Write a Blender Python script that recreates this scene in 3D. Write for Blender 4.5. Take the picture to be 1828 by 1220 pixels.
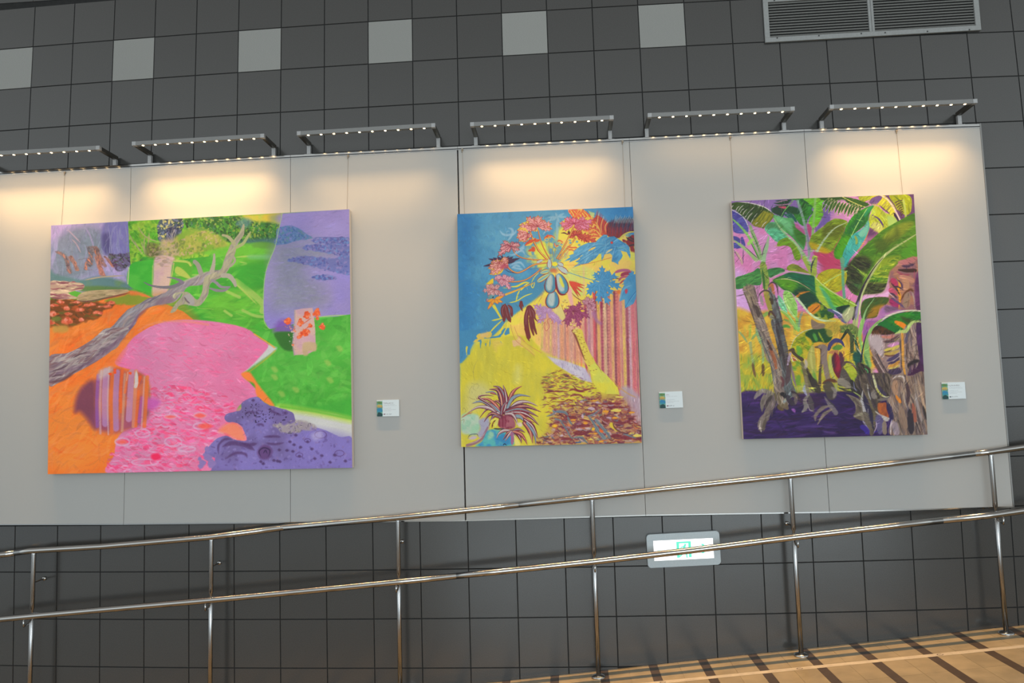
import bpy, bmesh, math, random
import numpy as np
from mathutils import Vector, Matrix

for o in list(bpy.data.objects):
    bpy.data.objects.remove(o)
scene = bpy.context.scene
COL = scene.collection
rnd = random.Random(7)

# ------------------------------------------------------------------ camera
# world: X along the wall, Y into the wall (tile face at Y=0), Z up
RR = ((0.9973192428647214, 0.027859126423035164, 0.06766237423179701),
      (-0.03426674438854647, 0.9948427497897144, 0.0954656661834455),
      (-0.06465383237479756, -0.0975283152001734, 0.9931304595537619))
CAM_FIT = (3.0301, 2.6779, -4.9279)
Z0 = 4.3                      # height of the survey origin above the world origin
FPX = 1376.0                  # focal length in pixels of the 1828 px wide frame
def fv(v): return Vector((v[0], v[2], -v[1]))
RIGHT, DOWN, FWD = fv(RR[0]), fv(RR[1]), fv(RR[2])
CAM = Vector((CAM_FIT[0], CAM_FIT[2], Z0 - CAM_FIT[1]))
cd = bpy.data.cameras.new('camera')
cam = bpy.data.objects.new('camera', cd)
COL.objects.link(cam)
cam.matrix_world = Matrix(((RIGHT.x, -DOWN.x, -FWD.x, CAM.x),
                           (RIGHT.y, -DOWN.y, -FWD.y, CAM.y),
                           (RIGHT.z, -DOWN.z, -FWD.z, CAM.z),
                           (0, 0, 0, 1)))
cd.sensor_width = 36.0
cd.lens = FPX / 1828 * 36
cd.clip_start = 0.05
scene.camera = cam

def P(x, y, Y=0.0):
    """survey point: where the sight line of frame pixel (x, y) meets the plane at depth Y"""
    d = RIGHT * ((x - 914) / FPX) + DOWN * ((y - 610) / FPX) + FWD
    return CAM + d * ((Y - CAM.y) / d.y)

# ------------------------------------------------------------------ light
WORLD = 1.72
scene.view_settings.view_transform = 'Standard'
scene.view_settings.look = 'None'
scene.view_settings.gamma = 1.0
scene.view_settings.use_curve_mapping = False
scene.view_settings.exposure = 0.0
w = bpy.data.worlds.new('hall'); scene.world = w
w.use_nodes = True
nt = w.node_tree; nt.nodes.clear()
wo = nt.nodes.new('ShaderNodeOutputWorld'); bg = nt.nodes.new('ShaderNodeBackground')
# the hall around: dim ceiling, brighter glazed band at eye level, darker low down
tcw = nt.nodes.new('ShaderNodeTexCoord'); spw = nt.nodes.new('ShaderNodeSeparateXYZ'); rmp = nt.nodes.new('ShaderNodeValToRGB')
mrw = nt.nodes.new('ShaderNodeMapRange'); mrw.inputs[1].default_value = -1; mrw.inputs[2].default_value = 1
nt.links.new(tcw.outputs['Generated'], spw.inputs[0]); nt.links.new(spw.outputs[2], mrw.inputs[0]); nt.links.new(mrw.outputs[0], rmp.inputs[0])
el = rmp.color_ramp.elements
el[0].position, el[0].color = 0.0, (.16, .17, .17, 1)
el[1].position, el[1].color = 1.0, (.13, .13, .125, 1)
for p_, c_ in ((.44, (.34, .38, .40, 1)), (.52, (.80, .90, .95, 1)), (.62, (.72, .77, .78, 1)), (.74, (.30, .30, .29, 1))):
    e_ = el.new(p_); e_.color = c_
nt.links.new(rmp.outputs[0], bg.inputs[0]); bg.inputs[1].default_value = WORLD
nt.links.new(bg.outputs[0], wo.inputs[0])

def area(name, loc, target, sx, sy, power, col, spread=180):
    l = bpy.data.lights.new(name, 'AREA'); l.shape = 'RECTANGLE'
    l.size, l.size_y, l.energy, l.color = sx, sy, power, col
    l.spread = math.radians(spread)
    o = bpy.data.objects.new(name, l); COL.objects.link(o)
    o.location = loc
    o.rotation_euler = (Vector(target) - Vector(loc)).to_track_quat('-Z', 'Y').to_euler()
    return o
# daylight through the hall's glass front, well behind the viewer
area('glass_front_daylight', (4.5, -9.5, 1.6), (3.5, 0, 1.0), 8.0, 2.4, 330, (0.80, 0.93, 1.0))

# picture-light lamps: watts per lamp, beam angle, colour
LEDW, LEDSPREAD, LEDCOL, COREW, SPILLW = 7.0, 90, (1.0, .60, .25), 24.0, 1.0
# light reaching each picture from top (0) to bottom (1), red green blue
LV = {'a': [(0.02, 1.81, 1.57, 1.19), (0.06, 1.77, 1.49, 1.16), (0.10, 1.71, 1.43, 1.13), (0.16, 1.58, 1.34, 1.09), (0.24, 1.42, 1.25, 1.05), (0.36, 1.25, 1.15, 1.02), (0.50, 1.12, 1.07, 0.98), (0.70, 1.02, 1.01, 0.95), (0.97, 0.96, 0.96, 0.92)],
      'b': [(0.02, 1.79, 1.49, 1.18), (0.06, 1.72, 1.44, 1.16), (0.10, 1.64, 1.39, 1.14), (0.16, 1.53, 1.33, 1.12), (0.24, 1.40, 1.26, 1.09), (0.36, 1.26, 1.18, 1.06), (0.50, 1.15, 1.12, 1.03), (0.70, 1.07, 1.07, 1.01), (0.97, 1.01, 1.02, 0.98)],
      'c': [(0.02, 1.66, 1.45, 1.17), (0.06, 1.64, 1.41, 1.16), (0.10, 1.59, 1.38, 1.14), (0.16, 1.50, 1.32, 1.12), (0.24, 1.39, 1.26, 1.10), (0.36, 1.25, 1.18, 1.07), (0.50, 1.16, 1.13, 1.04), (0.70, 1.08, 1.07, 1.02), (0.97, 1.02, 1.03, 0.99)]}

# ------------------------------------------------------------------ helpers
def node_mat(name, col, rough=0.6, metal=0.0, spec=0.5):
    m = bpy.data.materials.new(name); m.use_nodes = True
    b = m.node_tree.nodes['Principled BSDF']
    b.inputs['Base Color'].default_value = (*col, 1)
    b.inputs['Roughness'].default_value = rough
    b.inputs['Metallic'].default_value = metal
    b.inputs['Specular IOR Level'].default_value = spec
    return m
def grain(m, scale, amount, bump=0.0, stretch=(1, 1, 1), detail=4, rnd_obj=0.0, coords='Object'):
    """multiplies the base colour by a noise around 1 and adds fine relief"""
    n = m.node_tree.nodes; l = m.node_tree.links; b = n['Principled BSDF']
    tc = n.new('ShaderNodeTexCoord'); mp = n.new('ShaderNodeMapping'); mp.inputs['Scale'].default_value = stretch
    no = n.new('ShaderNodeTexNoise'); no.inputs['Scale'].default_value = scale; no.inputs['Detail'].default_value = detail
    l.new(tc.outputs[coords], mp.inputs[0]); l.new(mp.outputs[0], no.inputs['Vector'])
    mr = n.new('ShaderNodeMapRange'); mr.inputs[1].default_value = 0.3; mr.inputs[2].default_value = 0.7
    mr.inputs[3].default_value = 1 - amount; mr.inputs[4].default_value = 1 + amount
    l.new(no.outputs[0], mr.inputs[0])
    fac = mr.outputs[0]
    if rnd_obj:
        oi = n.new('ShaderNodeObjectInfo'); m2 = n.new('ShaderNodeMapRange')
        m2.inputs[3].default_value = 1 - rnd_obj; m2.inputs[4].default_value = 1 + rnd_obj
        l.new(oi.outputs['Random'], m2.inputs[0])
        mu = n.new('ShaderNodeMath'); mu.operation = 'MULTIPLY'
        l.new(fac, mu.inputs[0]); l.new(m2.outputs[0], mu.inputs[1]); fac = mu.outputs[0]
    vm = n.new('ShaderNodeVectorMath'); vm.operation = 'SCALE'
    src = b.inputs['Base Color']
    if src.is_linked:
        l.new(src.links[0].from_socket, vm.inputs[0])
    else:
        vm.inputs[0].default_value = src.default_value[:3]
    l.new(fac, vm.inputs['Scale']); l.new(vm.outputs[0], b.inputs['Base Color'])
    if bump:
        bp = n.new('ShaderNodeBump'); bp.inputs['Strength'].default_value = bump; bp.inputs['Distance'].default_value = 0.002
        l.new(no.outputs[0], bp.inputs['Height']); l.new(bp.outputs[0], b.inputs['Normal'])
    return m
def s2l(*c):
    return tuple(((v / 255 / 12.92) if v / 255 <= 0.04045 else ((v / 255 + 0.055) / 1.055) ** 2.4) for v in c)

def link(name, me, m=None, parent=None):
    o = bpy.data.objects.new(name, me); COL.objects.link(o)
    if m is not None and not me.materials: me.materials.append(m)
    if parent is not None: o.parent = parent
    return o
def mesh(name, bm, m=None, parent=None, smooth=False):
    bmesh.ops.recalc_face_normals(bm, faces=bm.faces)
    me = bpy.data.meshes.new(name); bm.to_mesh(me); bm.free()
    if smooth:
        for p in me.polygons: p.use_smooth = True
    return link(name, me, m, parent)
def empty(name, loc=(0, 0, 0)):
    o = bpy.data.objects.new(name, None); COL.objects.link(o); o.location = loc
    o.empty_display_size = 0.1
    return o
def tag(o, label=None, cat=None, group=None, kind=None):
    if label: o['label'] = label
    if cat: o['category'] = cat
    if group: o['group'] = group
    if kind: o['kind'] = kind
    return o
def prism(bm, front, back, bevel=0.0):
    """front/back: equally long loops of points; bevel insets the front edge"""
    n = len(front)
    c = sum((Vector(p) for p in front), Vector()) / n
    dirn = (Vector(back[0]) - Vector(front[0])).normalized()
    vb = [bm.verts.new(p) for p in back]
    if bevel:
        vm = [bm.verts.new(Vector(p) + dirn * bevel) for p in front]
        vf = []
        for p in front:
            p = Vector(p); d = p - c
            vf.append(bm.verts.new(p - d.normalized() * bevel * 1.4))
        rings = (vb, vm, vf)
    else:
        vf = [bm.verts.new(p) for p in front]; rings = (vb, vf)
    for a, b in zip(rings, rings[1:]):
        for k in range(n):
            bm.faces.new((a[k], a[(k + 1) % n], b[(k + 1) % n], b[k]))
    bm.faces.new(rings[0]); bm.faces.new(rings[-1])
def box(bm, x0, x1, y0, y1, z0, z1, bev=0.0):
    vs = [bm.verts.new((x, y, z)) for x in (x0, x1) for y in (y0, y1) for z in (z0, z1)]
    fs = [(0, 1, 3, 2), (4, 6, 7, 5), (0, 4, 5, 1), (2, 3, 7, 6), (0, 2, 6, 4), (1, 5, 7, 3)]
    faces = [bm.faces.new([vs[i] for i in f]) for f in fs]
    if bev:
        es = list({e for f in faces for e in f.edges})
        bmesh.ops.bevel(bm, geom=es, offset=bev, segments=1, affect='EDGES')
def tube(bm, pts, rad, n=16, caps=True):
    """tube along a polyline; rad a number or one per point"""
    pts = [Vector(p) for p in pts]
    rads = rad if isinstance(rad, (list, tuple)) else [rad] * len(pts)
    prev = None; rings = []; up = None
    for i, p in enumerate(pts):
        t = (pts[min(i + 1, len(pts) - 1)] - pts[max(i - 1, 0)]).normalized()
        if up is None:
            up = Vector((0, 0, 1)) if abs(t.z) < 0.9 else Vector((0, 1, 0))
        a = (up - t * up.dot(t)).normalized(); up = a; b = t.cross(a)
        r = [bm.verts.new(p + (a * math.cos(2 * math.pi * k / n) + b * math.sin(2 * math.pi * k / n)) * rads[i]) for k in range(n)]
        if prev:
            for k in range(n):
                bm.faces.new((prev[k], prev[(k + 1) % n], r[(k + 1) % n], r[k]))
        rings.append(r); prev = r
    if caps:
        bm.faces.new(rings[0]); bm.faces.new(rings[-1])
def disc(bm, c, r, n, axis='Z'):
    c = Vector(c)
    f = {'Z': lambda a: Vector((math.cos(a), math.sin(a), 0)), 'Y': lambda a: Vector((math.cos(a), 0, math.sin(a)))}[axis]
    bm.faces.new([bm.verts.new(c + f(2 * math.pi * k / n) * r) for k in range(n)])

# ------------------------------------------------------------------ materials
M = {}
M['tile'] = grain(node_mat('dark_grey_tile', (0.0405, 0.0400, 0.0385), 0.17, 0, 0.7), 260, 0.22, 0.05, rnd_obj=0.06, coords='Object')
M['pale_tile'] = grain(node_mat('pale_textured_tile', (0.2350, 0.2350, 0.2200), 0.6), 180, 0.14, 0.25, (1, 1, 3), rnd_obj=0.04)
M['grout'] = grain(node_mat('dark_grout', (0.009, 0.009, 0.009), 0.9), 30, 0.3)
M['panel'] = grain(node_mat('cream_board_cloth', (0.3680, 0.3700, 0.3600), 0.85, 0, 0.2), 420, 0.06, 0.15)
M['seam'] = grain(node_mat('brown_panel_edge', (0.0571, 0.0400, 0.0257), 0.8), 60, 0.4)
M['polished'] = grain(node_mat('polished_steel_profile', (0.3600, 0.3600, 0.3550), 0.10, 1.0), 12, 0.04, 0, (1, 8, 8))
M['groove'] = node_mat('dark_groove', (0.0171, 0.0200, 0.0229), 0.5)
M['alu'] = grain(node_mat('brushed_aluminium', (0.2000, 0.2000, 0.1950), 0.42, 0.7), 30, 0.12, 0.03, (1, 30, 30))
M['arm'] = grain(node_mat('dark_steel_arm', (0.13, 0.12, 0.10), 0.35, 0.9), 30, 0.1)
M['alu_cap'] = grain(node_mat('satin_corner_cap', (0.3400, 0.3400, 0.3400), 0.5, 0.4), 80, 0.08)
M['steel'] = grain(node_mat('stainless_steel_tube', (0.4000, 0.3950, 0.3850), 0.16, 1.0), 8, 0.05, 0.01, (0.4, 6, 6))
M['steel_post'] = grain(node_mat('satin_steel_post', (0.3300, 0.3300, 0.3300), 0.24, 1.0), 20, 0.08, 0.01, (6, 6, 0.5))
M['vent'] = grain(node_mat('grey_painted_vent', (0.24, 0.245, 0.24), 0.55), 90, 0.07)
M['slat'] = grain(node_mat('grey_vent_slat', (0.13, 0.13, 0.122), 0.5), 90, 0.15)
M['dark'] = node_mat('dark_void', (0.012, 0.012, 0.012), 0.9)
M['screw'] = node_mat('dark_screw', (0.05, 0.05, 0.05), 0.5, 0.6)
M['sign_frame'] = grain(node_mat('pale_grey_plastic', (0.38, 0.44, 0.47), 0.45), 140, 0.05)
M['wire'] = node_mat('thin_hanging_cable', (0.24, 0.20, 0.15), 0.5, 0.3)
M['canvas'] = grain(node_mat('bare_canvas_edge', (0.4600, 0.4400, 0.4200), 0.85, 0, 0.2), 300, 0.08, 0.2)
M['card'] = grain(node_mat('white_card', (0.3543, 0.3771, 0.3886), 0.6), 100, 0.02)
def emit(name, col, strength):
    m = bpy.data.materials.new(name); m.use_nodes = True
    n = m.node_tree.nodes; b = n['Principled BSDF']
    b.inputs['Base Color'].default_value = (0.8, 0.75, 0.65, 1)
    b.inputs['Emission Color'].default_value = (*col, 1); b.inputs['Emission Strength'].default_value = strength
    return m
M['led'] = emit('warm_led_lens', (1.0, 0.70, 0.34), 13)

# floor stone: ochre slabs crossed by brown bands every 30 cm
SLOPE, F0 = 0.0973, -0.2524            # ramp rises to the right
def zf(x): return F0 + SLOPE * x
M['slab'] = grain(node_mat('ochre_stone_slab', (0.3900, 0.3050, 0.1850), 0.28, 0, 0.5), 9, 0.16, 0.02, rnd_obj=0.07)
M['band'] = grain(node_mat('brown_stone_band', (0.0850, 0.0580, 0.0400), 0.35, 0, 0.5), 25, 0.16, 0.03, rnd_obj=0.06)
BAND0, BANDW = 4.690, 0.052            # left edge of one band, band width
def floor_material():
    m = node_mat('ramp_stone_floor', (0.3900, 0.3050, 0.1850), 0.3)
    n = m.node_tree.nodes; l = m.node_tree.links; b = n['Principled BSDF']
    tc = n.new('ShaderNodeTexCoord'); sp = n.new('ShaderNodeSeparateXYZ'); l.new(tc.outputs['Object'], sp.inputs[0])
    def math_(op, a, v):
        q = n.new('ShaderNodeMath'); q.operation = op; l.new(a, q.inputs[0]); q.inputs[1].default_value = v; return q.outputs[0]
    f = math_('FRACT', math_('DIVIDE', math_('SUBTRACT', sp.outputs[0], BAND0 - 30.0), 0.3), 0)
    k = math_('LESS_THAN', f, BANDW / 0.3)
    mx = n.new('ShaderNodeMix'); mx.data_type = 'RGBA'
    mx.inputs[6].default_value = (0.39, 0.305, 0.185, 1); mx.inputs[7].default_value = (0.085, 0.058, 0.040, 1)
    l.new(k, mx.inputs[0]); l.new(mx.outputs[2], b.inputs['Base Color'])
    return grain(m, 9, 0.15)
M['floor'] = floor_material()

# ------------------------------------------------------------------ structure: wall
K1, F1 = -0.0400565224201644, 1401.2508854239973
def grid(gi, gj):
    """tile-course corner (column, row) on the wall face, as surveyed"""
    p = Vector((gi * 0.3, 0, Z0 - gj * 0.3)) - CAM
    x, y = p.dot(RIGHT) / p.dot(FWD), p.dot(DOWN) / p.dot(FWD)
    d = 1 + K1 * (x * x + y * y)
    return P(914 + F1 * x * d, 610 + F1 * y * d, 0.0)

wall = empty('wall_back', (3, 0, zf(3)))
tag(wall, kind='structure')
bm = bmesh.new()
XL, XR, ZT = -5.0, 10.4, 6.4
prism(bm, [(XL, .004, zf(XL) - .02), (XR, .004, zf(XR) - .02), (XR, .004, ZT), (XL, .004, ZT)],
      [(XL, .16, zf(XL) - .02), (XR, .16, zf(XR) - .02), (XR, .16, ZT), (XL, .16, ZT)])
def adopt(o, parent):
    """parent without moving (all meshes are built in world coordinates)"""
    o.parent = parent; o.matrix_parent_inverse = parent.matrix_world.inverted()
    return o
def settle(e):
    bpy.context.view_layer.update()
def reg(name, bm, m, parent, smooth=False):
    o = mesh(name, bm, m, None, smooth)
    o.parent = parent; o.matrix_parent_inverse = Matrix.Translation(-Vector(parent.location))
    return o
reg('backing', bm, M['grout'], wall)

def clip_floor(poly, lift=0.0):
    out = []
    for k, a in enumerate(poly):
        b = poly[(k + 1) % len(poly)]
        da, db = a.z - zf(a.x) - lift, b.z - zf(b.x) - lift
        if da >= 0: out.append(a)
        if (da >= 0) != (db >= 0):
            out.append(a.lerp(b, da / (da - db)))
    return out
ntile = 0
PALE = {-3, 0, 3, 6, 9, 12}
for gj in range(-1, 16):
    for gi in range(-4, 21):
        if gj >= 4 and gj <= 9 and gi < 18: continue                   # behind the display board
        if gj == 0 and 15 <= gi <= 18: continue                       # behind the vent
        q = [grid(gi, gj), grid(gi + 1, gj), grid(gi + 1, gj + 1), grid(gi, gj + 1)]
        c = sum(q, Vector()) / 4
        g = 0.0030
        q = [Vector((p.x + (g if p.x < c.x else -g), 0.0, p.z + (g if p.z < c.z else -g))) for p in q]
        q = clip_floor(q)
        if len(q) < 3 or max(p.z for p in q) - min(p.z for p in q) < 0.012: continue
        bm = bmesh.new()
        prism(bm, q, [p + Vector((0, .004, 0)) for p in q], 0.0008)
        pale = gj == 0 and gi in PALE
        o = reg('tile', bm, M['pale_tile' if pale else 'tile'], wall)
        if pale: o['label'] = 'pale grey textured tile'
        ntile += 1
# the same tiling carried on outside the surveyed courses
def far_tiles():
    m = node_mat('distant_tiling', (0.042, 0.0425, 0.042), 0.2, 0, 0.7)
    n = m.node_tree.nodes; l = m.node_tree.links; b = n['Principled BSDF']
    tc = n.new('ShaderNodeTexCoord'); sp = n.new('ShaderNodeSeparateXYZ'); l.new(tc.outputs['Object'], sp.inputs[0])
    def math_(op, a, v=0.0):
        q = n.new('ShaderNodeMath'); q.operation = op; l.new(a, q.inputs[0])
        if hasattr(v, 'links'): l.new(v, q.inputs[1])
        else: q.inputs[1].default_value = v
        return q.outputs[0]
    ax = math_('LESS_THAN', math_('FRACT', math_('DIVIDE', math_('ADD', sp.outputs[0], 30.0), .3)), .02)
    az = math_('LESS_THAN', math_('FRACT', math_('DIVIDE', math_('ADD', sp.outputs[2], 30.0 - Z0), .3)), .02)
    mx = n.new('ShaderNodeMix'); mx.data_type = 'RGBA'
    mx.inputs[6].default_value = (.042, .0425, .042, 1); mx.inputs[7].default_value = (.009, .009, .009, 1)
    l.new(math_('MAXIMUM', ax, az), mx.inputs[0]); l.new(mx.outputs[2], b.inputs['Base Color'])
    return m
FT = far_tiles()
gl, gr, gt = min(grid(-4, j).x for j in range(-1, 15)) - .003, max(grid(21, j).x for j in range(-1, 15)) + .003, max(grid(i, -1).z for i in range(-4, 22)) + .003
for x0, x1, z0f, z1 in ((XL, gl, True, ZT), (gr, XR, True, ZT), (gl, gr, False, ZT)):
    za, zb_ = (zf(x0), zf(x1)) if z0f else (gt, gt)
    bm = bmesh.new()
    prism(bm, [(x0, 0, za), (x1, 0, zb_), (x1, 0, z1), (x0, 0, z1)], [(x0, .004, za), (x1, .004, zb_), (x1, .004, z1), (x0, .004, z1)])
    reg('outer_tiling', bm, FT, wall)
print('tiles', ntile)

# ------------------------------------------------------------------ structure: ramp floor
floor = empty('floor', (3, -2, zf(3)))
tag(floor, kind='structure')
bm = bmesh.new()
prism(bm, [(-6, 0.1, zf(-6) - .002), (12, 0.1, zf(12) - .002), (12, -12, zf(12) - .002), (-6, -12, zf(-6) - .002)],
      [(-6, 0.1, zf(-6) - .2), (12, 0.1, zf(12) - .2), (12, -12, zf(12) - .2), (-6, -12, zf(-6) - .2)])
base = mesh('ramp_slab', bm, M['floor'])
base.parent = floor; base.matrix_parent_inverse = Matrix.Translation(-floor.location)
def slab(name, x0, x1, y0, y1, m):
    bm = bmesh.new(); g = 0.0007
    loop = [(x0 + g, y0 + g), (x1 - g, y0 + g), (x1 - g, y1 - g), (x0 + g, y1 - g)]
    prism(bm, [(x, y, zf(x)) for x, y in loop], [(x, y, zf(x) - .002) for x, y in loop])
    reg(name, bm, m, floor)
for k in range(-9, 6):
    x = BAND0 + 0.3 * k
    if x > 6.3 or x < 2.3: continue
    ydeep = -0.9 if x > 3.2 else -0.45
    slab('stone_band', x, x + BANDW, ydeep, -0.001, M['band'])
    r = 0
    while -0.3 * r > ydeep + 0.01:
        ya, yb = max(ydeep, -0.3 * (r + 1)), -0.3 * r - (0.001 if r == 0 else 0)
        mid = x + BANDW + (0.3 - BANDW) * 0.5
        slab('stone_slab', x + BANDW, mid, ya, yb, M['slab'])
        slab('stone_slab', mid, x + 0.3, ya, yb, M['slab'])
        r += 1

# ------------------------------------------------------------------ display board
FY = -0.05                                # board face
seams = [-0.955, 0.171, 1.270, 2.390, 3.509, 4.615]
board = empty('display_board', (2.4, -0.025, Z0 - 3.3))
tag(board, 'long cream display board of upright panels fixed to the dark tiled wall', 'display board')
_tp = [P(0, 306.5, FY), P(234, 293.8, FY), P(519, 277, FY), P(818, 261.8, FY), P(1124, 247, FY), P(1438, 231.0, FY), P(1749, 221.5, FY)]
_bp = [P(0, 936.5, FY), P(221, 936, FY), P(518, 933, FY), P(829, 929.5, FY), P(1152, 920, FY), P(1478, 914.5, FY), P(1808, 905, FY)]
def interp(pts, x):
    xs = [p.x for p in pts]; zs = [p.z for p in pts]
    return float(np.interp(x, xs, zs))
_tp.insert(0, _tp[0] + (_tp[0] - _tp[1])); _bp.insert(0, _bp[0] + (_bp[0] - _bp[1]))
XE_T, XE_B = P(1749, 225, FY).x, P(1808, 905, FY).x
edges = [(s, s) for s in seams] + [(XE_T, XE_B)]
TH = 0.024                                # height of the hanging track
for k in range(6):
    (a0, a1), (b0, b1) = edges[k], edges[k + 1]
    gl = 0.0045 if k == 3 else 0.0012
    gr = 0.0045 if k == 2 else 0.0012
    if k == 5: gr = 0
    c = [(a1 + gl, interp(_bp, a1)), (b1 - gr, interp(_bp, b1)), (b0 - gr, interp(_tp, b0) - TH), (a0 + gl, interp(_tp, a0) - TH)]
    bm = bmesh.new()
    prism(bm, [(x, FY, z) for x, z in c], [(x, -0.004, z) for x, z in c], 0.0012)
    reg('panel', bm, M['panel'], board)
# dark carrier seen in the joints
bm = bmesh.new()
c = [(edges[0][1], interp(_bp, -.9) + .01), (XE_B - .01, interp(_bp, XE_B) + .01), (XE_T - .01, interp(_tp, XE_T) - TH), (edges[0][0], interp(_tp, -.9) - TH)]
prism(bm, [(x, -.012, z) for x, z in c], [(x, -.002, z) for x, z in c])
reg('carrier', bm, M['seam'], board)
# hanging track along the top: lip, groove, lip
def track(x0, x1, label=None):
    prof = [(-.004, 0), (FY - .001, 0), (FY - .001, -.013), (FY + .008, -.0135), (FY + .008, -.0185), (FY - .001, -.019), (FY - .001, -TH), (-.004, -TH)]
    bm = bmesh.new(); rings = []
    for x in (x0, x1):
        z = interp(_tp, x); rings.append([bm.verts.new((x, y, z + dz)) for y, dz in prof])
    n = len(prof)
    for k in range(n): bm.faces.new((rings[0][k], rings[1][k], rings[1][(k + 1) % n], rings[0][(k + 1) % n]))
    bm.faces.new(rings[0]); bm.faces.new(rings[1])
    t = reg('hanging_track', bm, M['polished'], board)
    bm = bmesh.new()
    z0, z1 = interp(_tp, x0), interp(_tp, x1); y = FY + .0075
    bm.faces.new([bm.verts.new(p) for p in ((x0, y, z0 - .0138), (x1, y, z1 - .0138), (x1, y, z1 - .0182), (x0, y, z0 - .0182))])
    g = mesh('groove', bm, M['groove']); g.parent = t
    return t
tx = [seams[0], seams[1], seams[2], seams[3], seams[4], seams[5], XE_T]
for a, b in zip(tx, tx[1:]):
    track(a + .0008, b - .0008)
# bottom and right-hand edge trims
for k in range(6):
    a, b = edges[k][1], edges[k + 1][1]
    za, zb = interp(_bp, a), interp(_bp, b)
    bm = bmesh.new()
    prism(bm, [(a + .001, FY - .002, za - .005), (b - .001, FY - .002, zb - .005), (b - .001, FY - .002, zb + .002), (a + .001, FY - .002, za + .002)],
          [(a + .001, -.004, za - .005), (b - .001, -.004, zb - .005), (b - .001, -.004, zb - .001), (a + .001, -.004, za - .001)])
    reg('bottom_trim', bm, M['polished'], board)
bm = bmesh.new()
zt, zb = interp(_tp, XE_T), interp(_bp, XE_B)
prism(bm, [(XE_B, FY - .002, zb - .005), (XE_B + .008, FY - .002, zb - .005), (XE_T + .008, FY - .002, zt + .004), (XE_T, FY - .002, zt + .004)],
      [(XE_B, -.004, zb - .005), (XE_B + .008, -.004, zb - .005), (XE_T + .008, -.004, zt + .004), (XE_T, -.004, zt + .004)])
reg('end_trim', bm, M['alu'], board)

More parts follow.
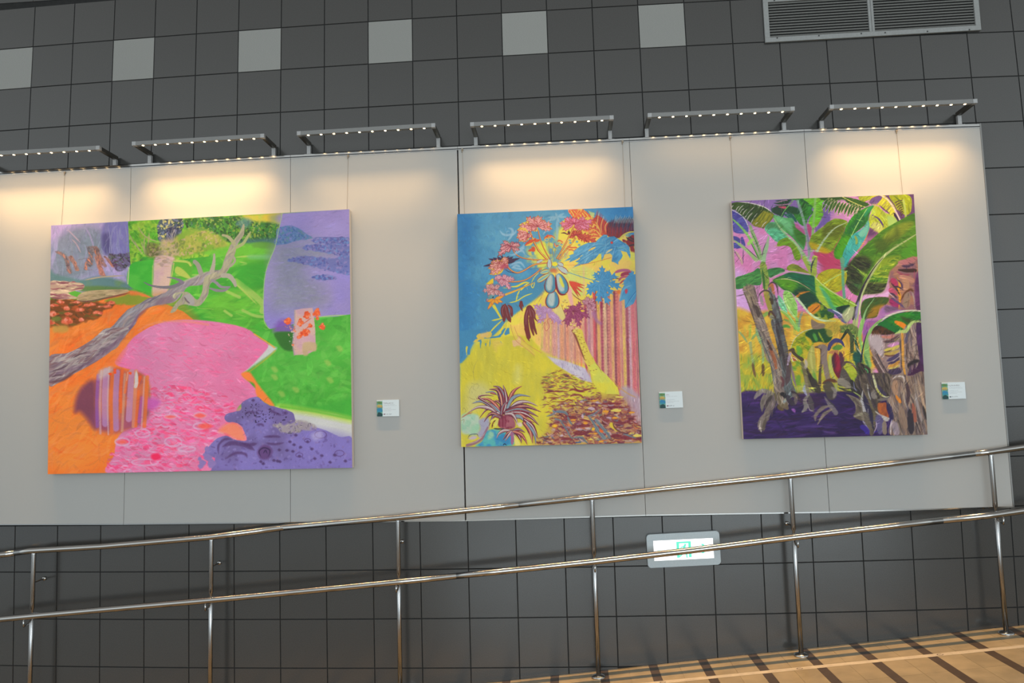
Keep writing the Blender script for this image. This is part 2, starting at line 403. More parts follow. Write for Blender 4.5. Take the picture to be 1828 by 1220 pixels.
# ------------------------------------------------------------------ pigment: pictures painted stroke by stroke into arrays
class Canvas:
    """a sheet W x H; strokes are given in surveyed frame coordinates and carried on to the flat sheet"""
    def __init__(self, quad, W, H, base, seed=1):
        self.W, self.H = W, H
        self.im = np.empty((H, W, 3), np.float32); self.im[:] = np.array(base, np.float32)
        self.rng = np.random.RandomState(seed)
        dst = [(0, 0), (W, 0), (W, H), (0, H)]
        A = []; b = []
        for (x, y), (u, v) in zip(quad, dst):
            A.append([x, y, 1, 0, 0, 0, -u * x, -u * y]); b.append(u)
            A.append([0, 0, 0, x, y, 1, -v * x, -v * y]); b.append(v)
        self.h = np.append(np.linalg.solve(np.array(A, float), np.array(b, float)), 1).reshape(3, 3)
        self.sc = W / np.hypot(quad[1][0] - quad[0][0], quad[1][1] - quad[0][1])
        self.fr = (0, 0, 1)
    def frame(self, ox, oy, s): self.fr = (ox, oy, s); return self
    def T(self, pts):
        p = np.asarray(pts, float).reshape(-1, 2)
        ox, oy, s = self.fr
        x, y = ox + p[:, 0] / s, oy + p[:, 1] / s
        q = self.h @ np.stack([x, y, np.ones_like(x)])
        return (q[:2] / q[2]).T
    def L(self, v): return v / self.fr[2] * self.sc           # a length
    def noise(self, w, h, scale, stretch=1.0, ang=0.0):
        """smooth value noise in -1..1; scale in sheet pixels"""
        sx, sy = scale * stretch, scale
        gw, gh = int(w / sx) + 4, int(h / sy) + 4
        g = self.rng.rand(gh, gw).astype(np.float32) * 2 - 1
        X = (np.arange(w) / sx) + self.rng.rand(); Y = (np.arange(h) / sy) + self.rng.rand()
        xi = X.astype(int); yi = Y.astype(int); fx = (X - xi)[None, :]; fy = (Y - yi)[:, None]
        fx = fx * fx * (3 - 2 * fx); fy = fy * fy * (3 - 2 * fy)
        a = g[yi][:, xi]; b = g[yi][:, xi + 1]; c = g[yi + 1][:, xi]; d = g[yi + 1][:, xi + 1]
        return (a * (1 - fx) + b * fx) * (1 - fy) + (c * (1 - fx) + d * fx) * fy
    @staticmethod
    def smooth(p, n=5, closed=True):
        m = len(p); out = []
        rngk = range(m if closed else m - 1)
        for k in rngk:
            if closed: a, b, c, d = p[k - 1], p[k], p[(k + 1) % m], p[(k + 2) % m]
            else: a, b, c, d = p[max(k - 1, 0)], p[k], p[k + 1], p[min(k + 2, m - 1)]
            for i in range(n):
                t = i / n
                out.append(0.5 * ((2 * b) + (c - a) * t + (2 * a - 5 * b + 4 * c - d) * t * t + (3 * b - a - 3 * c + d) * t ** 3))
        if not closed: out.append(p[-1])
        return np.array(out)
    def mask(self, pts, soft=0.8, curve=True, wob=0.0, wobs=14):
        p = self.T(pts)
        if curve: p = self.smooth(p)
        soft = max(self.L(soft) if self.fr[2] == 1 else soft, 0.5)
        pad = soft * 2 + wob * 2 + 2
        x0, y0 = np.floor(p.min(0) - pad).astype(int); x1, y1 = np.ceil(p.max(0) + pad).astype(int)
        x0, y0 = max(x0, 0), max(y0, 0); x1, y1 = min(x1, self.W), min(y1, self.H)
        if x1 <= x0 or y1 <= y0: return None
        st = 1 if (x1 - x0) * (y1 - y0) < 60000 else 2         # big washes are computed at half size
        X = np.arange(x0, x1, st, dtype=np.float32) + 0.5; Y = np.arange(y0, y1, st, dtype=np.float32) + 0.5
        D = np.full((len(Y), len(X)), 1e9, np.float32); ins = np.zeros(D.shape, bool)
        XX, YY = X[None, :], Y[:, None]
        for a, b in zip(p, np.roll(p, -1, 0)):
            ex, ey = b - a; l2 = ex * ex + ey * ey
            if l2 < 1e-9: continue
            t = np.clip(((XX - a[0]) * ex + (YY - a[1]) * ey) / l2, 0, 1)
            dx = XX - a[0] - t * ex; dy = YY - a[1] - t * ey
            np.minimum(D, dx * dx + dy * dy, out=D)
            if a[1] != b[1]:
                c = (YY >= min(a[1], b[1])) & (YY < max(a[1], b[1]))
                ins ^= c & (XX < a[0] + (YY - a[1]) * (ex / ey))
        D = np.sqrt(D); D = np.where(ins, -D, D)
        if st == 2:
            D = np.repeat(np.repeat(D, 2, 0), 2, 1)[:y1 - y0, :x1 - x0]
            E = D.copy()
            E[1:] = (D[1:] + D[:-1]) / 2; D = E.copy(); D[:, 1:] = (E[:, 1:] + E[:, :-1]) / 2
        if wob: D = D + self.noise(D.shape[1], D.shape[0], wobs) * wob
        return (x0, y0, x1, y1), np.clip(0.5 - D / (2 * soft), 0, 1)
    def lay(self, mk, col, alpha=1.0, var=0.0, vs=10, stretch=1.0, col2=None, c2s=40, c2st=1.0, grad=None):
        if mk is None: return
        (x0, y0, x1, y1), m = mk
        c = np.empty(m.shape + (3,), np.float32); c[:] = np.array(col, np.float32)
        if grad is not None:                                    # second colour towards one side: (colour, 'x' or 'y')
            t = np.linspace(0, 1, m.shape[1])[None, :, None] if grad[1] == 'x' else np.linspace(0, 1, m.shape[0])[:, None, None]
            c = c * (1 - t) + np.array(grad[0], np.float32) * t
        if col2 is not None:
            k = np.clip(self.noise(m.shape[1], m.shape[0], c2s, c2st) * 1.3 + 0.5 + 0.4 * self.noise(m.shape[1], m.shape[0], c2s / 3, c2st), 0, 1)[..., None]
            c = c * (1 - k) + np.array(col2, np.float32) * k
        if var:
            c = c * (1 + var * (self.noise(m.shape[1], m.shape[0], vs, stretch) + 0.5 * self.noise(m.shape[1], m.shape[0], max(vs / 3, 1.5), stretch)))[..., None]
        a = (m * alpha)[..., None]
        s = self.im[y0:y1, x0:x1]; s *= (1 - a); s += c * a
    def poly(self, pts, col, soft=0.8, curve=True, wob=0.0, wobs=14, **k):
        mk = self.mask(pts, soft, curve, wob, wobs); self.lay(mk, col, **k); return mk
    def _seg(self, p, r, col, alpha, soft=0.7, clipm=None):
        pad = r.max() + 2
        x0, y0 = np.floor(p.min(0) - pad).astype(int); x1, y1 = np.ceil(p.max(0) + pad).astype(int)
        x0, y0 = max(x0, 0), max(y0, 0); x1, y1 = min(x1, self.W), min(y1, self.H)
        if x1 <= x0 or y1 <= y0: return
        XX = np.arange(x0, x1, dtype=np.float32)[None, :] + .5; YY = np.arange(y0, y1, dtype=np.float32)[:, None] + .5
        D = np.full((y1 - y0, x1 - x0), 1e9, np.float32)
        for k in range(len(p) - 1):
            a, b = p[k], p[k + 1]; ex, ey = b - a; l2 = ex * ex + ey * ey + 1e-9
            t = np.clip(((XX - a[0]) * ex + (YY - a[1]) * ey) / l2, 0, 1)
            d = np.sqrt((XX - a[0] - t * ex) ** 2 + (YY - a[1] - t * ey) ** 2) - (r[k] * (1 - t) + r[k + 1] * t)
            np.minimum(D, d, out=D)
        a = np.clip(0.5 - D / (2 * soft), 0, 1) * alpha
        if clipm is not None:
            (cx0, cy0, cx1, cy1), m = clipm
            full = np.zeros_like(a)
            ax0, ay0, ax1, ay1 = max(x0, cx0), max(y0, cy0), min(x1, cx1), min(y1, cy1)
            if ax1 <= ax0 or ay1 <= ay0: return
            full[ay0 - y0:ay1 - y0, ax0 - x0:ax1 - x0] = m[ay0 - cy0:ay1 - cy0, ax0 - cx0:ax1 - cx0]
            a = a * full
        a = a[..., None]
        s = self.im[y0:y1, x0:x1]; s *= (1 - a); s += np.array(col, np.float32) * a
    def line(self, pts, w, col, alpha=1.0, taper='both', soft=0.7, clip=None, n=4):
        """brush line; w = full width in the current frame's units; w may be a list"""
        p = self.T(pts)
        if len(p) > 2: p = self.smooth(p, n, False)
        m = len(p); t = np.linspace(0, 1, m)
        if isinstance(w, (list, tuple)): r = np.interp(t, np.linspace(0, 1, len(w)), w)
        else:
            r = np.full(m, float(w))
            if taper == 'both': r = r * np.clip(np.sin(math.pi * np.clip(t, .03, .97)) * 1.6, .12, 1)
            elif taper == 'end': r = r * (1 - .85 * t)
            elif taper == 'start': r = r * (.15 + .85 * t)
        self._seg(p, self.L(r) / 2, col, alpha, soft, clip)
    def dabs(self, mk, n, ang, ln, wd, cols, alpha=.7, jit=.25, bend=.2, shade=.08):
        """n short brush dabs inside a mask; ln/wd in frame units of the photograph (1 = one pixel)"""
        if mk is None: return
        (x0, y0, x1, y1), m = mk
        ys, xs = np.nonzero(m > .5)
        if not len(xs): return
        idx = self.rng.randint(len(xs), size=n); cols = [np.array(c, float) for c in cols]
        for k in idx:
            a = math.radians(ang) + self.rng.randn() * jit
            l = ln * self.sc * (0.6 + .8 * self.rng.rand()) / 2; w_ = wd * self.sc * (.5 + .9 * self.rng.rand()) / 2
            c = np.array([x0 + xs[k], y0 + ys[k]], float); d = np.array([math.cos(a), math.sin(a)]); nn = np.array([-d[1], d[0]])
            bq = self.rng.randn() * bend * l
            p = np.array([c - d * l, c - d * l * .5 + nn * bq * .75, c + nn * bq, c + d * l * .5 + nn * bq * .75, c + d * l])
            col = cols[self.rng.randint(len(cols))] * (1 + shade * self.rng.randn())
            self._seg(p, np.array([w_ * .2, w_ * .8, w_, w_ * .8, w_ * .15]), col, alpha, 1.3, mk)
    def dots(self, mk, n, r, cols, alpha=.8):
        if mk is None: return
        (x0, y0, x1, y1), m = mk
        ys, xs = np.nonzero(m > .5)
        if not len(xs): return
        for k in self.rng.randint(len(xs), size=n):
            rr = r * self.sc * (.5 + self.rng.rand()); c = np.array([x0 + xs[k], y0 + ys[k]], float)
            o = self.rng.randn(2) * rr
            self._seg(np.array([c - o * .5, c + o * .5]), np.array([rr, rr * .7]), cols[self.rng.randint(len(cols))], alpha, .8, mk)
    def leaf(self, a, b, w, col, edge=None, rib=None, bend=0.0, ew=2, **k):
        """a leaf from a to b (frame units), full width w"""
        a, b = np.array(a, float), np.array(b, float); d = b - a; L = np.hypot(*d); d /= L; n_ = np.array([-d[1], d[0]])
        t = np.array([0, .15, .4, .7, .9, 1.0]); s = np.array([.02, .55, 1, .75, .35, .02]) * w / 2
        mid = [a + d * L * q + n_ * bend * math.sin(math.pi * q) for q in t]
        pts = [m_ + n_ * q for m_, q in zip(mid, s)] + [m_ - n_ * q for m_, q in zip(mid[::-1], s[::-1])]
        mk = self.poly(pts, col, **k)
        if edge is not None: self.line(pts + [pts[0]], ew, edge, taper=None)
        if rib is not None: self.line(mid, ew, rib)
        return mk
    def oval(self, a, b, w, col, fat=.0, **k):
        """a plump fruit from a to b, widest past the middle"""
        a, b = np.array(a, float), np.array(b, float); d = b - a; n_ = np.array([-d[1], d[0]]) / np.hypot(*d)
        t = np.linspace(0, math.pi, 7)
        h = [math.sin(q) * w / 2 * (1 + .25 * -math.cos(q)) for q in t]
        m = [a + d * (1 - math.cos(q)) / 2 for q in t]
        pts = [p + n_ * v for p, v in zip(m, h)] + [p - n_ * v for p, v in zip(m[-2:0:-1], h[-2:0:-1])]
        return self.poly(pts, col, **k)
    def fingered(self, c, tips, col, edge=None, w=26, ew=3, vein=None, jag=0, alpha=1.0):
        """palmate leaf: ragged pointed lobes from a centre to each tip"""
        R = self.rng; c_ = np.array(c, float)
        light = tuple(min(255, v * 1.12 + 14) for v in col)
        for t in tips:
            t_ = np.array(t[:2], float); ww = t[2] if len(t) > 2 else w
            d = t_ - c_; L = np.hypot(*d); d = d / L; n_ = np.array([-d[1], d[0]])
            bd = (R.rand() - .5) * .22 * L
            if not jag:
                self.leaf(c_, t_, ww, col, edge, bend=bd, ew=ew, alpha=alpha); continue
            # ragged outline: teeth sweeping forward on both sides
            st = [.12, .30, .42, .52, .64, .74, .84]
            sides = []
            for sg in (1, -1):
                q = []
                for k, u in enumerate(st):
                    h = ww / 2 * (math.sin(math.pi * min(u * 1.02, .97)) ** .7)
                    if k % 2: p = c_ + d * L * (u + .10) + n_ * sg * h * (1.15 + .5 * R.rand())
                    else: p = c_ + d * L * u + n_ * sg * h * (.5 + .15 * R.rand())
                    q.append(p + n_ * bd * math.sin(math.pi * u))
                sides.append(q)
            pts = [c_] + sides[0] + [t_] + sides[1][::-1]
            self.poly(pts, col, curve=True, soft=.9, alpha=alpha, var=.07, vs=5)
            if edge is not None:
                for q in sides:
                    self.line([c_] + q + [t_], ew * (.5 + .6 * R.rand()), edge, alpha=.75, taper=None)
            for k in range(5):
                u0 = .1 + .5 * R.rand(); off = (R.rand() - .5) * ww * .5
                self.line([c_ + d * L * u0 + n_ * off * .5 + n_ * bd * u0, c_ + d * L * (u0 + .18) + n_ * off + n_ * bd * u0, c_ + d * L * (u0 + .34) + n_ * off * 1.1 + n_ * bd * u0], ew * 1.1, light if k % 3 else (edge or light), alpha=.6)
        for t in tips:
            if vein is not None: self.line([c, (c_ + np.array(t[:2], float)) / 2, t[:2]], ew, vein, alpha=.5, taper='end')
    def restroke(self, n, ln, wd, amt=.16, alpha=.5, ang0=-20, spread=70):
        """loose brush marks over the whole sheet, each in the colour already lying there, a little lighter or darker"""
        A = self.noise(self.W, self.H, 120) * spread + ang0
        for k in range(n):
            x, y = self.rng.randint(self.W), self.rng.randint(self.H)
            a = math.radians(float(A[y, x])); c = np.array([x, y], float); d = np.array([math.cos(a), math.sin(a)])
            l = ln * self.sc * (.4 + self.rng.rand()) / 2; w_ = wd * self.sc * (.5 + self.rng.rand()) / 2
            b = self.rng.randn() * .2 * l; nn = np.array([-d[1], d[0]])
            col = self.im[y, x] * (1 + amt * self.rng.randn()) + self.rng.randn(3) * 4
            self._seg(np.array([c - d * l, c + nn * b, c + d * l]), np.array([w_ * .3, w_, w_ * .2]), np.clip(col, 0, 255), alpha, 1.0)
    def finish(self, weave=.02, contrast=0.0, sat=1.0):
        m_ = self.im.mean(2, keepdims=True); self.im = m_ + (self.im - m_) * sat
        if contrast: self.im = self.im * (1 - contrast + contrast * np.clip(self.im.mean(2, keepdims=True) / 128, .3, 1.5))
        g = self.noise(self.W, self.H, 2.2) * weave + self.noise(self.W, self.H, 60) * .03
        return np.clip(self.im * (1 + g[..., None]), 0, 255)

def paint_beach():
    q = [(91.3, 402.8), (623.3, 373.8), (628.8, 835.6), (85.2, 847.0)]
    c = Canvas(q, 1150, 960, (96, 176, 52), 11)
    A = lambda: c.frame(70, 360, 4.88)
    B = lambda: c.frame(350, 360, 4.88)
    C = lambda: c.frame(70, 600, 4.693)
    D = lambda: c.frame(350, 600, 4.693)
    G1, G2, G3, YG = (60, 165, 45), (110, 185, 60), (45, 135, 45), (175, 190, 80)
    # lawn
    A()
    lawn = c.mask([(85, 640), (700, 380), (3400, 100), (3400, 2250), (1700, 2250), (1200, 1500), (600, 900)], curve=False)
    c.lay(lawn, (100, 180, 50), col2=(62, 160, 48), c2s=90, c2st=2.2, var=.06, vs=12, stretch=3)
    c.dabs(lawn, 900, -8, 26, 5, [G1, G2, (80, 170, 50), (130, 195, 70)], .4, .35)
    # misty upper left
    mist = c.poly([(98, 205), (400, 188), (765, 172), (775, 330), (785, 570), (765, 775), (380, 800), (90, 730)], (150, 150, 178), curve=False, col2=(190, 165, 205), c2s=70, var=.05)
    c.poly([(100, 205), (560, 180), (540, 280), (300, 300), (180, 400), (98, 380)], (205, 172, 214), soft=22, alpha=.8)
    c.poly([(160, 310), (330, 220), (520, 240), (545, 480), (400, 640), (120, 680), (100, 500)], (118, 132, 138), soft=16, alpha=.75, var=.08, vs=10)
    c.poly([(560, 190), (765, 175), (775, 470), (640, 470), (545, 430)], (120, 112, 170), soft=7, alpha=.8)
    c.poly([(545, 300), (610, 280), (625, 440), (560, 450)], (82, 72, 120), soft=8, alpha=.8)
    for x, b in ((595, 18), (640, -20), (668, 8), (700, -14), (745, 16)):
        c.line([(x, 220), (x + b, 330), (x + b / 2, 470)], 11, (150, 145, 178), .8)
    c.line([(690, 300), (730, 350), (770, 400)], 9, (140, 132, 168), .8)
    c.dabs(mist, 260, 90, 16, 3, [(165, 160, 190), (130, 135, 150), (150, 140, 180)], .3, .2)
    c.line([(245, 245), (300, 300), (355, 360)], 12, (195, 165, 175), .8)
    c.line([(280, 330), (320, 370), (360, 450)], 12, (190, 160, 165), .8)
    c.line([(280, 350), (285, 460)], 9, (175, 150, 160), .8)
    c.line([(400, 230), (440, 300), (470, 400)], 16, (185, 160, 200), .5)
    c.line([(150, 280), (140, 420), (110, 560)], 30, (185, 165, 205), .5)
    # rusty roots and dark brush
    for pts, w_, col in (([(160, 440), (210, 470), (240, 530), (265, 620)], 34, (135, 100, 92)), ([(260, 480), (300, 540), (330, 600)], 34, (165, 110, 90)),
                         ([(360, 510), (420, 500), (400, 590), (440, 600)], 26, (120, 95, 100)), ([(430, 400), (450, 470), (430, 560)], 40, (110, 98, 100)),
                         ([(480, 400), (520, 480), (560, 560)], 44, (150, 100, 85)), ([(500, 480), (520, 560), (550, 650)], 44, (205, 120, 90)),
                         ([(560, 480), (600, 520), (640, 570)], 32, (205, 115, 80))):
        mk = c.poly([(pts[0][0] - w_ / 3, pts[0][1])] + [(x + w_ / 2, y) for x, y in pts] + [(x - w_ / 2, y) for x, y in pts[::-1]], col, soft=3, wob=3, alpha=.8, var=.15, vs=5)
        c.dabs(mk, 16, 65, 9, 2, [(95, 75, 80), (215, 125, 90), (170, 120, 110)], .7, .4)
    br = c.mask([(600, 470), (700, 460), (860, 450), (870, 540), (780, 570), (700, 620), (650, 580)], wob=4, soft=3)
    c.lay(br, (96, 82, 108), .75)
    c.dabs(br, 130, 20, 7, 1.6, [(60, 45, 60), (140, 125, 165), (85, 100, 60), (110, 60, 90)], .8, .8)
    c.poly([(790, 590), (870, 440), (900, 520), (800, 590)], (70, 120, 50), soft=6, alpha=.5)
    c.poly([(370, 690), (560, 660), (770, 720), (770, 780), (380, 785)], (90, 128, 122), soft=7, alpha=.9, col2=(100, 140, 80), c2s=40)
    c.poly([(380, 745), (600, 745), (770, 770), (380, 790)], (95, 125, 55), soft=5, alpha=.8)
    c.line([(390, 690), (540, 662), (735, 650)], 12, (190, 165, 130), .9)
    c.poly([(100, 600), (150, 640), (370, 690), (380, 720), (95, 705)], (90, 130, 120), soft=6, alpha=.8)
    # bright grove
    gr = c.poly([(765, 175), (1040, 160), (1150, 152), (1464, 138), (2230, 95), (2200, 210), (2150, 370), (1500, 420), (1464, 480), (1140, 515), (900, 480), (790, 590), (775, 400)], (90, 170, 40), curve=False, col2=(150, 195, 55), c2s=26, var=.1)
    c.dabs(gr, 420, 70, 8, 3.5, [(70, 150, 35), (130, 190, 50), (165, 195, 70), (60, 130, 40)], .6, .9)
    c.poly([(1040, 160), (1230, 155), (1240, 250), (1200, 350), (1090, 350), (1035, 340)], (70, 85, 100), soft=3, wob=4)
    c.dots(c.mask([(1040, 160), (1240, 152), (1230, 270), (1200, 350), (1035, 350)]), 190, 1.4, [(180, 180, 120), (40, 48, 75), (110, 120, 140), (200, 190, 110), (60, 90, 60)], .85)
    c.poly([(1110, 230), (1190, 230), (1200, 340), (1110, 340)], (45, 45, 85), soft=6, alpha=.7)
    c.dabs(c.mask([(1110, 250), (1190, 250), (1190, 340), (1110, 340)]), 22, 90, 10, 1.2, [(150, 150, 170), (170, 160, 150)], .8, .3)
    for pts in ([(770, 270), (810, 350), (850, 400), (890, 460)], [(820, 340), (850, 400), (900, 470)], [(880, 350), (900, 410), (915, 470)], [(915, 300), (905, 380), (930, 470)], [(850, 210), (900, 290), (960, 330), (1040, 355)], [(950, 270), (945, 350), (920, 460)], [(950, 350), (1030, 390)], [(1050, 400), (1080, 480)]):
        c.line(pts, 11, (170, 165, 110), .9)
    # dark canopy, bushes
    dk = c.poly([(1260, 150), (1464, 138), (1750, 128), (1830, 160), (2090, 205), (2080, 360), (1700, 365), (1540, 300), (1464, 260), (1290, 240)], (42, 100, 38), soft=4, wob=6, col2=(60, 135, 50), c2s=30)
    c.dots(dk, 330, 1.5, [(95, 165, 40), (30, 62, 38), (150, 170, 80), (70, 120, 90), (130, 150, 50)], .8)
    c.dabs(dk, 150, 60, 8, 2, [(110, 175, 50), (30, 75, 45), (80, 140, 60)], .7, .6)
    c.poly([(1160, 340), (1260, 260), (1420, 240), (1600, 330), (1630, 400), (1500, 430), (1360, 460), (1160, 500)], (160, 165, 70), soft=7, wob=5, col2=(120, 160, 50), c2s=22)
    c.poly([(940, 370), (1030, 380), (1060, 480), (930, 475)], (98, 92, 60), soft=7, alpha=.9)
    c.poly([(1050, 340), (1180, 340), (1200, 460), (1060, 480)], (180, 155, 125), soft=8, alpha=.85)
    c.dots(c.mask([(930, 380), (1200, 340), (1460, 250), (1620, 400), (1360, 460), (1000, 500)]), 220, 1.8, [(130, 150, 50), (190, 175, 90), (95, 110, 60), (200, 160, 140)], .5)
    B(); c.poly([(400, 125), (560, 112), (745, 102), (735, 185), (620, 180), (480, 172)], (190, 200, 70), soft=6, col2=(225, 195, 60), c2s=30)
    c.poly([(640, 120), (745, 102), (700, 180), (640, 170)], (160, 165, 110), soft=10, alpha=.8)
    c.poly([(400, 340), (700, 320), (680, 375), (420, 380)], (60, 105, 115), soft=7, alpha=.75)
    c.poly([(340, 180), (430, 140), (480, 180), (400, 240)], (95, 140, 150), soft=8, alpha=.6)
    c.poly([(100, 430), (400, 370), (600, 362), (680, 385), (660, 430), (450, 470), (100, 470)], (105, 185, 50), soft=5, alpha=.8)
    c.poly([(490, 375), (560, 355), (680, 370), (660, 410), (500, 405)], (95, 150, 55), soft=5, alpha=.8)
    # lawn strokes and pale paths
    for pts, w_ in (([(-180, 520), (-60, 545), (-50, 560)], 26), ([(340, 700), (470, 800), (575, 900), (570, 960)], 52), ([(240, 960), (300, 1000)], 22), ([(400, 955), (500, 1000), (570, 1010)], 26), ([(260, 790), (370, 840)], 26), ([(90, 640), (-180, 650)], 10)):
        c.line(pts, w_, (168, 196, 92), .8, taper=None, soft=2)
    for pts in ([(370, 530), (430, 545), (380, 560)], [(330, 490), (460, 480), (600, 480)], [(0, 935), (140, 945)], [(340, 980), (420, 1010)], [(330, 720), (420, 800), (520, 900)]):
        c.line(pts, 14, (196, 200, 100), .7, soft=2)
    c.poly([(455, 470), (640, 470), (620, 505), (460, 505)], (110, 185, 105), soft=6, alpha=.8)
    c.poly([(370, 560), (600, 540), (590, 700), (440, 760), (340, 640)], (55, 160, 45), soft=14, alpha=.75)
    A(); c.poly([(1160, 520), (1290, 520), (1330, 560), (1300, 680), (1180, 600)], (88, 168, 48), soft=3)
    c.poly([(1190, 570), (1260, 610), (1310, 680), (1180, 630)], (175, 190, 80), soft=2)
    c.line([(1170, 520), (1280, 530), (1310, 560)], 20, (185, 195, 90), .9, taper=None)
    c.poly([(785, 560), (900, 520), (1000, 540), (985, 820), (940, 800), (768, 730)], (62, 178, 50), soft=2, col2=(85, 190, 60), c2s=50)
    # pink column in the grove
    c.poly([(1005, 488), (1160, 488), (1150, 560), (1108, 800), (980, 828), (985, 680)], (212, 178, 160), soft=4, col2=(205, 165, 170), c2s=30)
    c.dabs(c.mask([(1005, 440), (1170, 440), (1160, 560), (1005, 560)]), 40, 0, 9, 3, [(170, 150, 140), (190, 160, 120), (150, 130, 120)], .5)
    c.line([(980, 560), (978, 700), (980, 820)], 8, (180, 190, 100), .8, taper=None)
    c.line([(1165, 540), (1150, 640), (1110, 780)], 8, (190, 190, 100), .8, taper=None)
    c.line([(775, 580), (765, 720)], 10, (205, 205, 150), .9, taper=None)
    # lavender sea view
    B()
    lav = c.poly([(745, 104), (900, 95), (1340, 65), (1348, 540), (1350, 1005), (1060, 1012), (1000, 1040), (850, 1080), (780, 1145), (690, 1148), (620, 1105), (585, 1040), (578, 900), (585, 720), (600, 610), (640, 500), (690, 370), (715, 230)], (146, 132, 196), curve=False, soft=1.2, col2=(156, 140, 190), c2s=120)
    c.poly([(745, 104), (1340, 65), (1340, 310), (1020, 320), (900, 240), (740, 220)], (160, 142, 192), soft=10, alpha=.8)
    c.poly([(680, 390), (1000, 335), (1180, 460), (950, 600), (1100, 760), (1120, 900), (850, 960), (640, 930), (650, 640)], (142, 140, 156), soft=34, alpha=.95, var=.03)
    c.dabs(lav, 500, 0, 12, 2.5, [(150, 135, 192), (140, 130, 180), (160, 145, 195)], .22)
    hill = c.poly([(700, 240), (770, 215), (860, 225), (960, 285), (1010, 325), (860, 345), (760, 375), (680, 378), (690, 300)], (92, 125, 165), soft=2, wob=2)
    c.dots(hill, 130, 1.5, [(70, 105, 150), (120, 140, 185), (95, 135, 140), (130, 120, 175)], .7)
    for poly_ in ([(1010, 335), (1150, 318), (1338, 318), (1338, 375), (1150, 375), (1020, 360)],
                  [(920, 412), (990, 380), (1150, 375), (1338, 390), (1340, 520), (1230, 470), (1050, 440)],
                  [(795, 518), (880, 485), (1000, 480), (1200, 500), (1340, 450), (1340, 640), (1210, 620), (1080, 590), (940, 550)],
                  [(1005, 662), (1080, 645), (1180, 650), (1225, 680), (1150, 690), (1040, 682)]):
        mk = c.poly(poly_, (108, 112, 168), soft=2, wob=4, wobs=8, alpha=.9)
        c.dots(mk, 110, 1.4, [(80, 95, 160), (145, 130, 180), (110, 140, 190), (95, 85, 140)], .7)
    c.line([(1030, 325), (1080, 315), (1338, 318)], 6, (85, 95, 150), .8)
    c.line([(745, 104), (715, 240), (680, 400), (630, 520), (600, 620), (585, 720), (578, 900), (585, 1040), (620, 1105), (690, 1148)], 7, (170, 195, 130), .8, taper=None)
    c.line([(1060, 1015), (1200, 1000), (1350, 998)], 9, (170, 200, 120), .9, taper=None)
    # lower lawn to the right
    low = c.poly([(1000, 1020), (1350, 1003), (1352, 1260), (700, 1260), (650, 1145), (800, 1140), (900, 1050)], (92, 192, 68), curve=False, soft=1)
    D()
    low = c.poly([(480, -20), (700, -75), (1000, -130), (1310, -180), (1312, 700), (1000, 640), (660, 592), (440, 312), (655, 130), (610, 60)], (88, 180, 62), curve=False, col2=(70, 165, 50), c2s=90, c2st=1.5)
    c.dabs(low, 330, 5, 22, 8, [(80, 175, 58), (100, 188, 72), (68, 165, 52), (115, 192, 78)], .28, 1.2)
    for x, y in ((650, 290), (650, 355), (710, 495), (830, 460), (1200, 115), (1100, 235), (1120, 380)):
        c.poly([(x - 30, y - 20), (x + 10, y - 25), (x + 30, y + 10), (x, y + 22)], (165, 190, 85), soft=4, alpha=.6)
    c.poly([(860, 610), (1100, 570), (1312, 520), (1312, 705), (1000, 645)], (62, 165, 50), soft=10, alpha=.8)
    # white sand margins
    c.poly([(660, 595), (1000, 635), (1160, 660), (1312, 700), (1312, 900), (1000, 800), (760, 700)], (196, 196, 190), soft=3, curve=False)
    c.line([(690, 600), (1000, 650), (1160, 680), (1312, 715)], 50, (176, 204, 70), .75, taper=None, soft=9)
    c.line([(700, 598), (1000, 640), (1312, 702)], 14, (90, 175, 45), .9, taper=None, soft=4)
    # ochre and orange shore on the left
    A()
    org = c.poly([(84, 1300), (86, 860), (240, 850), (480, 880), (700, 800), (760, 780), (960, 835), (1100, 900), (1240, 960), (1400, 1085), (1200, 1300), (900, 1500), (700, 2420), (60, 2420)], (242, 116, 36), soft=1.5, curve=False, col2=(236, 132, 48), c2s=110, c2st=1.6)
    c.dabs(org, 700, -30, 26, 5, [(245, 105, 30), (235, 135, 60), (240, 120, 40), (225, 130, 70)], .35, .5)
    c.poly([(960, 835), (1140, 800), (1330, 960), (1400, 1085), (1290, 1060)], (190, 120, 40), soft=12, alpha=.4)
    c.poly([(560, 870), (680, 840), (800, 815), (960, 850), (850, 905), (660, 900)], (140, 148, 40), soft=4, wob=4)
    c.line([(760, 785), (850, 800), (960, 840)], 20, (240, 120, 60), .9, soft=3)
    mo = c.poly([(88, 850), (250, 860), (480, 880), (660, 900), (560, 960), (520, 1010), (400, 1050), (300, 1090), (86, 1090)], (120, 66, 24), soft=5, wob=7)
    c.dabs(mo, 90, 10, 12, 4, [(150, 75, 25), (80, 60, 25), (100, 95, 35), (190, 85, 35)], .7, .5)
    for x, y, w_, h_ in ((130, 905, 60, 20), (235, 935, 50, 26), (120, 985, 70, 40), (350, 950, 80, 30), (240, 1045, 90, 60), (365, 1035, 50, 30), (250, 980, 70, 18), (510, 975, 90, 26), (330, 885, 130, 18), (560, 920, 120, 22), (110, 1060, 60, 34), (440, 905, 100, 18), (180, 880, 70, 15), (620, 890, 70, 18)):
        mk = c.poly([(x - w_ / 2, y + h_ * .3), (x - w_ / 4, y - h_ / 2), (x + w_ / 4, y - h_ / 2), (x + w_ / 2, y + h_ * .2), (x, y + h_ / 2)], (228, 108, 72), soft=3, wob=4)
        c.dots(mk, 9, 1.6, [(240, 150, 125), (200, 80, 50), (235, 125, 95)], .8)
    c.poly([(130, 1090), (240, 1085), (240, 1140), (130, 1145)], (190, 152, 70), soft=6, alpha=.8)
